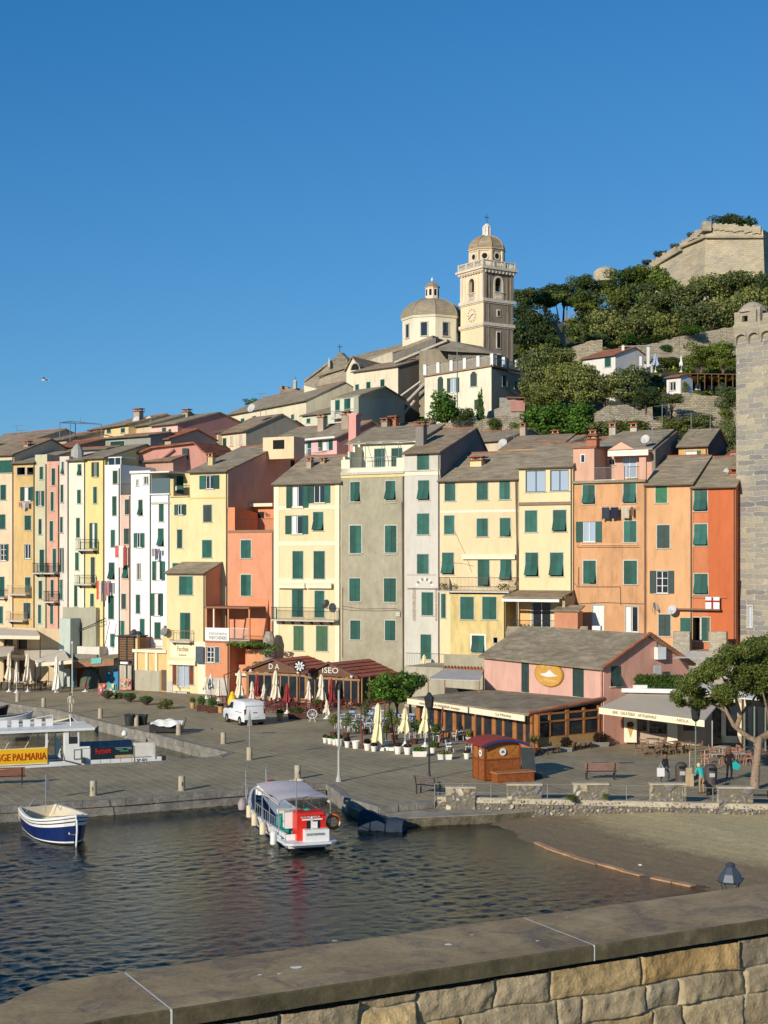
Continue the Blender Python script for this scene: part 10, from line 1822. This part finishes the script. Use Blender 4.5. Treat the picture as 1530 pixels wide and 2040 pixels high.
pot('white pot between the scalloped and the large white pots',667,1484,.2,.4,'b',POTW,.2,F_GRN); pot('cream pot beside the purple leaved striped pot',745,1497,.2,.36,'b',POTW,.2,F_RED)
pot('feathery plant in a white pot on the timber restaurant terrace',933,1478,.2,.35,'b',POTW,.5,F_OLI,400)
for lb,px,py,w_ in (('dark red bushy plant between the two low grey benches',1128,1497,.8),('dark red bushy plant at the pink corner',1196,1487,1.2)): pot(lb,px,py,.35,.3,'b',plain('trough_grey',(.2,.2,.18),.8),.6,F_PUR,1200,box=w_,grp='grey troughs with dark red shrubs')
g=G(1064,1503); t=thing('spiky_palm','spiky fan of pointed leaves in a dark pot behind the wooden kiosk','plant',g); MB().lathe(g,[(.25,0),(.3,.4)],10).build('pot',POTD,t); mb=MB(); rn=random.Random(3)
for k in range(46): a=rn.random()*6.28; e_=rn.uniform(.15,1.3); L_=rn.uniform(.6,.95); o=g+V((0,0,.75)); d=V((math.cos(a)*math.cos(e_),math.sin(a)*math.cos(e_),math.sin(e_))); s=V((-math.sin(a),math.cos(a),0))*.035; tip=o+d*L_-V((0,0,.25*math.cos(e_))); md=o+d*L_*.55; mb.poly([o-s*.4,o+s*.4,md+s,md-s]); mb.poly([md-s,md+s,tip])
mb.build('leaves',F_YEL,t); MB().tube(g+V((0,0,.35)),g+V((0,0,.8)),.08,6).build('stem',BARK,t)
# washing and lines
def washing(label,F_,x0,x1,y0,items,group='washing on the lines',o=.55):
 ua,z=F_.uz(x0,y0); ub,_=F_.uz(x1,y0); t=thing('washing_line',label,'washing',F_.pt((ua+ub)/2,z,o),0,group); MB().tube(F_.pt(ua-.2,z,o),F_.pt(ub+.2,z,o),.012,4).tube(F_.pt(ua-.2,z,0),F_.pt(ua-.2,z,o),.015,4).tube(F_.pt(ub+.2,z,0),F_.pt(ub+.2,z,o),.015,4).build('line',STEEL,t)
 x=0; W_=ub-ua; tot=sum(i[0] for i in items); rn=random.Random(int(x0))
 for wd,h_,c in items:
  w_=W_*wd/tot; mb=MB(); n=6; pts=[F_.pt(ua+x+w_*k/n,z,o+.03*math.sin(k*2.1)) for k in range(n)]
  for k in range(n-1): a,b_=pts[k],pts[k+1]; dz0_=h_+rn.uniform(-.06,.06); mb.poly([a,b_,b_-V((0,0,dz0_)),a-V((0,0,dz0_))])
  mb.build('garment',plain('cloth_%02d%02d%02d'%tuple(int(q*99) for q in c),c,.9,var=.15,scale=5),t); x+=w_
washing('red and white washing under a window of the white house',HW[1],199,228,1157,[(1,1.9,(.6,.1,.05)),(1,2.4,(.7,.6,.5)),(1,1.2,(.10,.10,.10)),(1,2.0,(.25,.2,.2)),(1,1.5,(.55,.2,.2)),(.7,1.1,(.1,.12,.12))])
washing('white and red washing on the slim salmon pink house',HP[1],236,258,1087,[(1,1.2,(.6,.12,.12)),(1.4,2.2,(.75,.68,.62)),(.6,2.0,(.5,.08,.08))]); washing('grey washing on the bluish white house',HB[1],309,326,1093,[(1,.8,(.3,.3,.32)),(1,1.1,(.12,.12,.14)),(.8,.5,(.3,.22,.25))])
washing('striped washing below the open window of the golden house',HG[1],42,63,1001,[(1,.5,(.35,.18,.15)),(1,.8,(.5,.42,.4)),(1,.6,(.3,.25,.28))],o=.35); washing('two dark shirts and a beige one drying on the salmon orange house',HE[1],1203,1266,1011,[(1.1,1.0,(.04,.045,.06)),(1.1,.95,(.02,.02,.04)),(.2,.02,(.5,.4,.3)),(1.1,.9,(.50,.42,.3)),(.35,.75,(.2,.11,.08))])
f=HR[1]; ua,z=f.uz(1408,1189); t=thing('cross_flag','white flag with a red cross hung on the red orange house','flag',f.pt(ua+.6,z,.4)); mb=MB(); mb.obox(f.pt(ua,z-1.0,.4),f.u*1.15,f.n*.02,(0,0,1.0)); mb.build('cloth',WHITE,t); MB().obox(f.pt(ua+.48,z-.98,.425),f.u*.16,f.n*.01,(0,0,.96)).obox(f.pt(ua,z-.42,.425),f.u*1.15,f.n*.008,(0,0,.14)).build('cross',REDC,t); MB().tube(f.pt(ua-1.3,z+.02,.38),f.pt(ua+1.6,z+.02,.38),.02,5).build('pole',STEEL,t)
g=P(1455,1745,22); t=thing('harbour_lantern','dark iron street lantern whose head rises behind the parapet at the lower right','street lamp',(g.x,g.y,-.05)); c=V((g.x,g.y,P(1455,1788,22).z)); mb=MB(); k_=22/F
mb.lathe(c,[(.17,30*k_),(.20,34*k_),(.15,48*k_),(.085,60*k_),(.07,62*k_),(.08,66*k_),(.03,70*k_)],8)
for k in range(4): a=k*math.pi/2+.35; mb.path([c+V((.10*math.cos(a),.10*math.sin(a),0)),c+V((.13*math.cos(a),.13*math.sin(a),16*k_)),c+V((.17*math.cos(a),.17*math.sin(a),32*k_)),c+V((.24*math.cos(a),.24*math.sin(a),36*k_))],.011,5)
mb.lathe(c-V((0,0,.06)),[(.12,0),(.10,.06)],8); mb.build('lantern_head',plain('lantern_grey',(.07,.085,.10),.4,.3),t); MB().lathe(V((g.x,g.y,-.05)),[(.14,0),(.12,.6),(.05,.8),(.045,c.z)],8).build('pole',IRON,t)
t=thing('white_litter','small white scrap lying on the wet sand','litter',G(1275,1723,-.72)); MB().box(G(1275,1723,-.72),.14,.1,.05).build('scrap',WHITE,t)
for i,(px,py,lb) in enumerate(((537,1460,'rusty rectangular plate set in the quay in front of the pavilions'),(905,1515,'dark plate in the quay'),(1250,1520,'dark floor plate in front of the bar'),(1200,1520,'dark floor plate left of the bar tables'))):
 if i==1: continue
 g=G(px,py); MBx=MB().obox(g+V((-.5,-.3,.004)),V((.95,.15,0)),V((-.1,.5,0)),V((0,0,.012))); o=MBx.build('floor_plate',plain('plate_rust',(.12,.09,.065),.8,var=.3),None,loc=None); tag(o,lb,'floor plate')
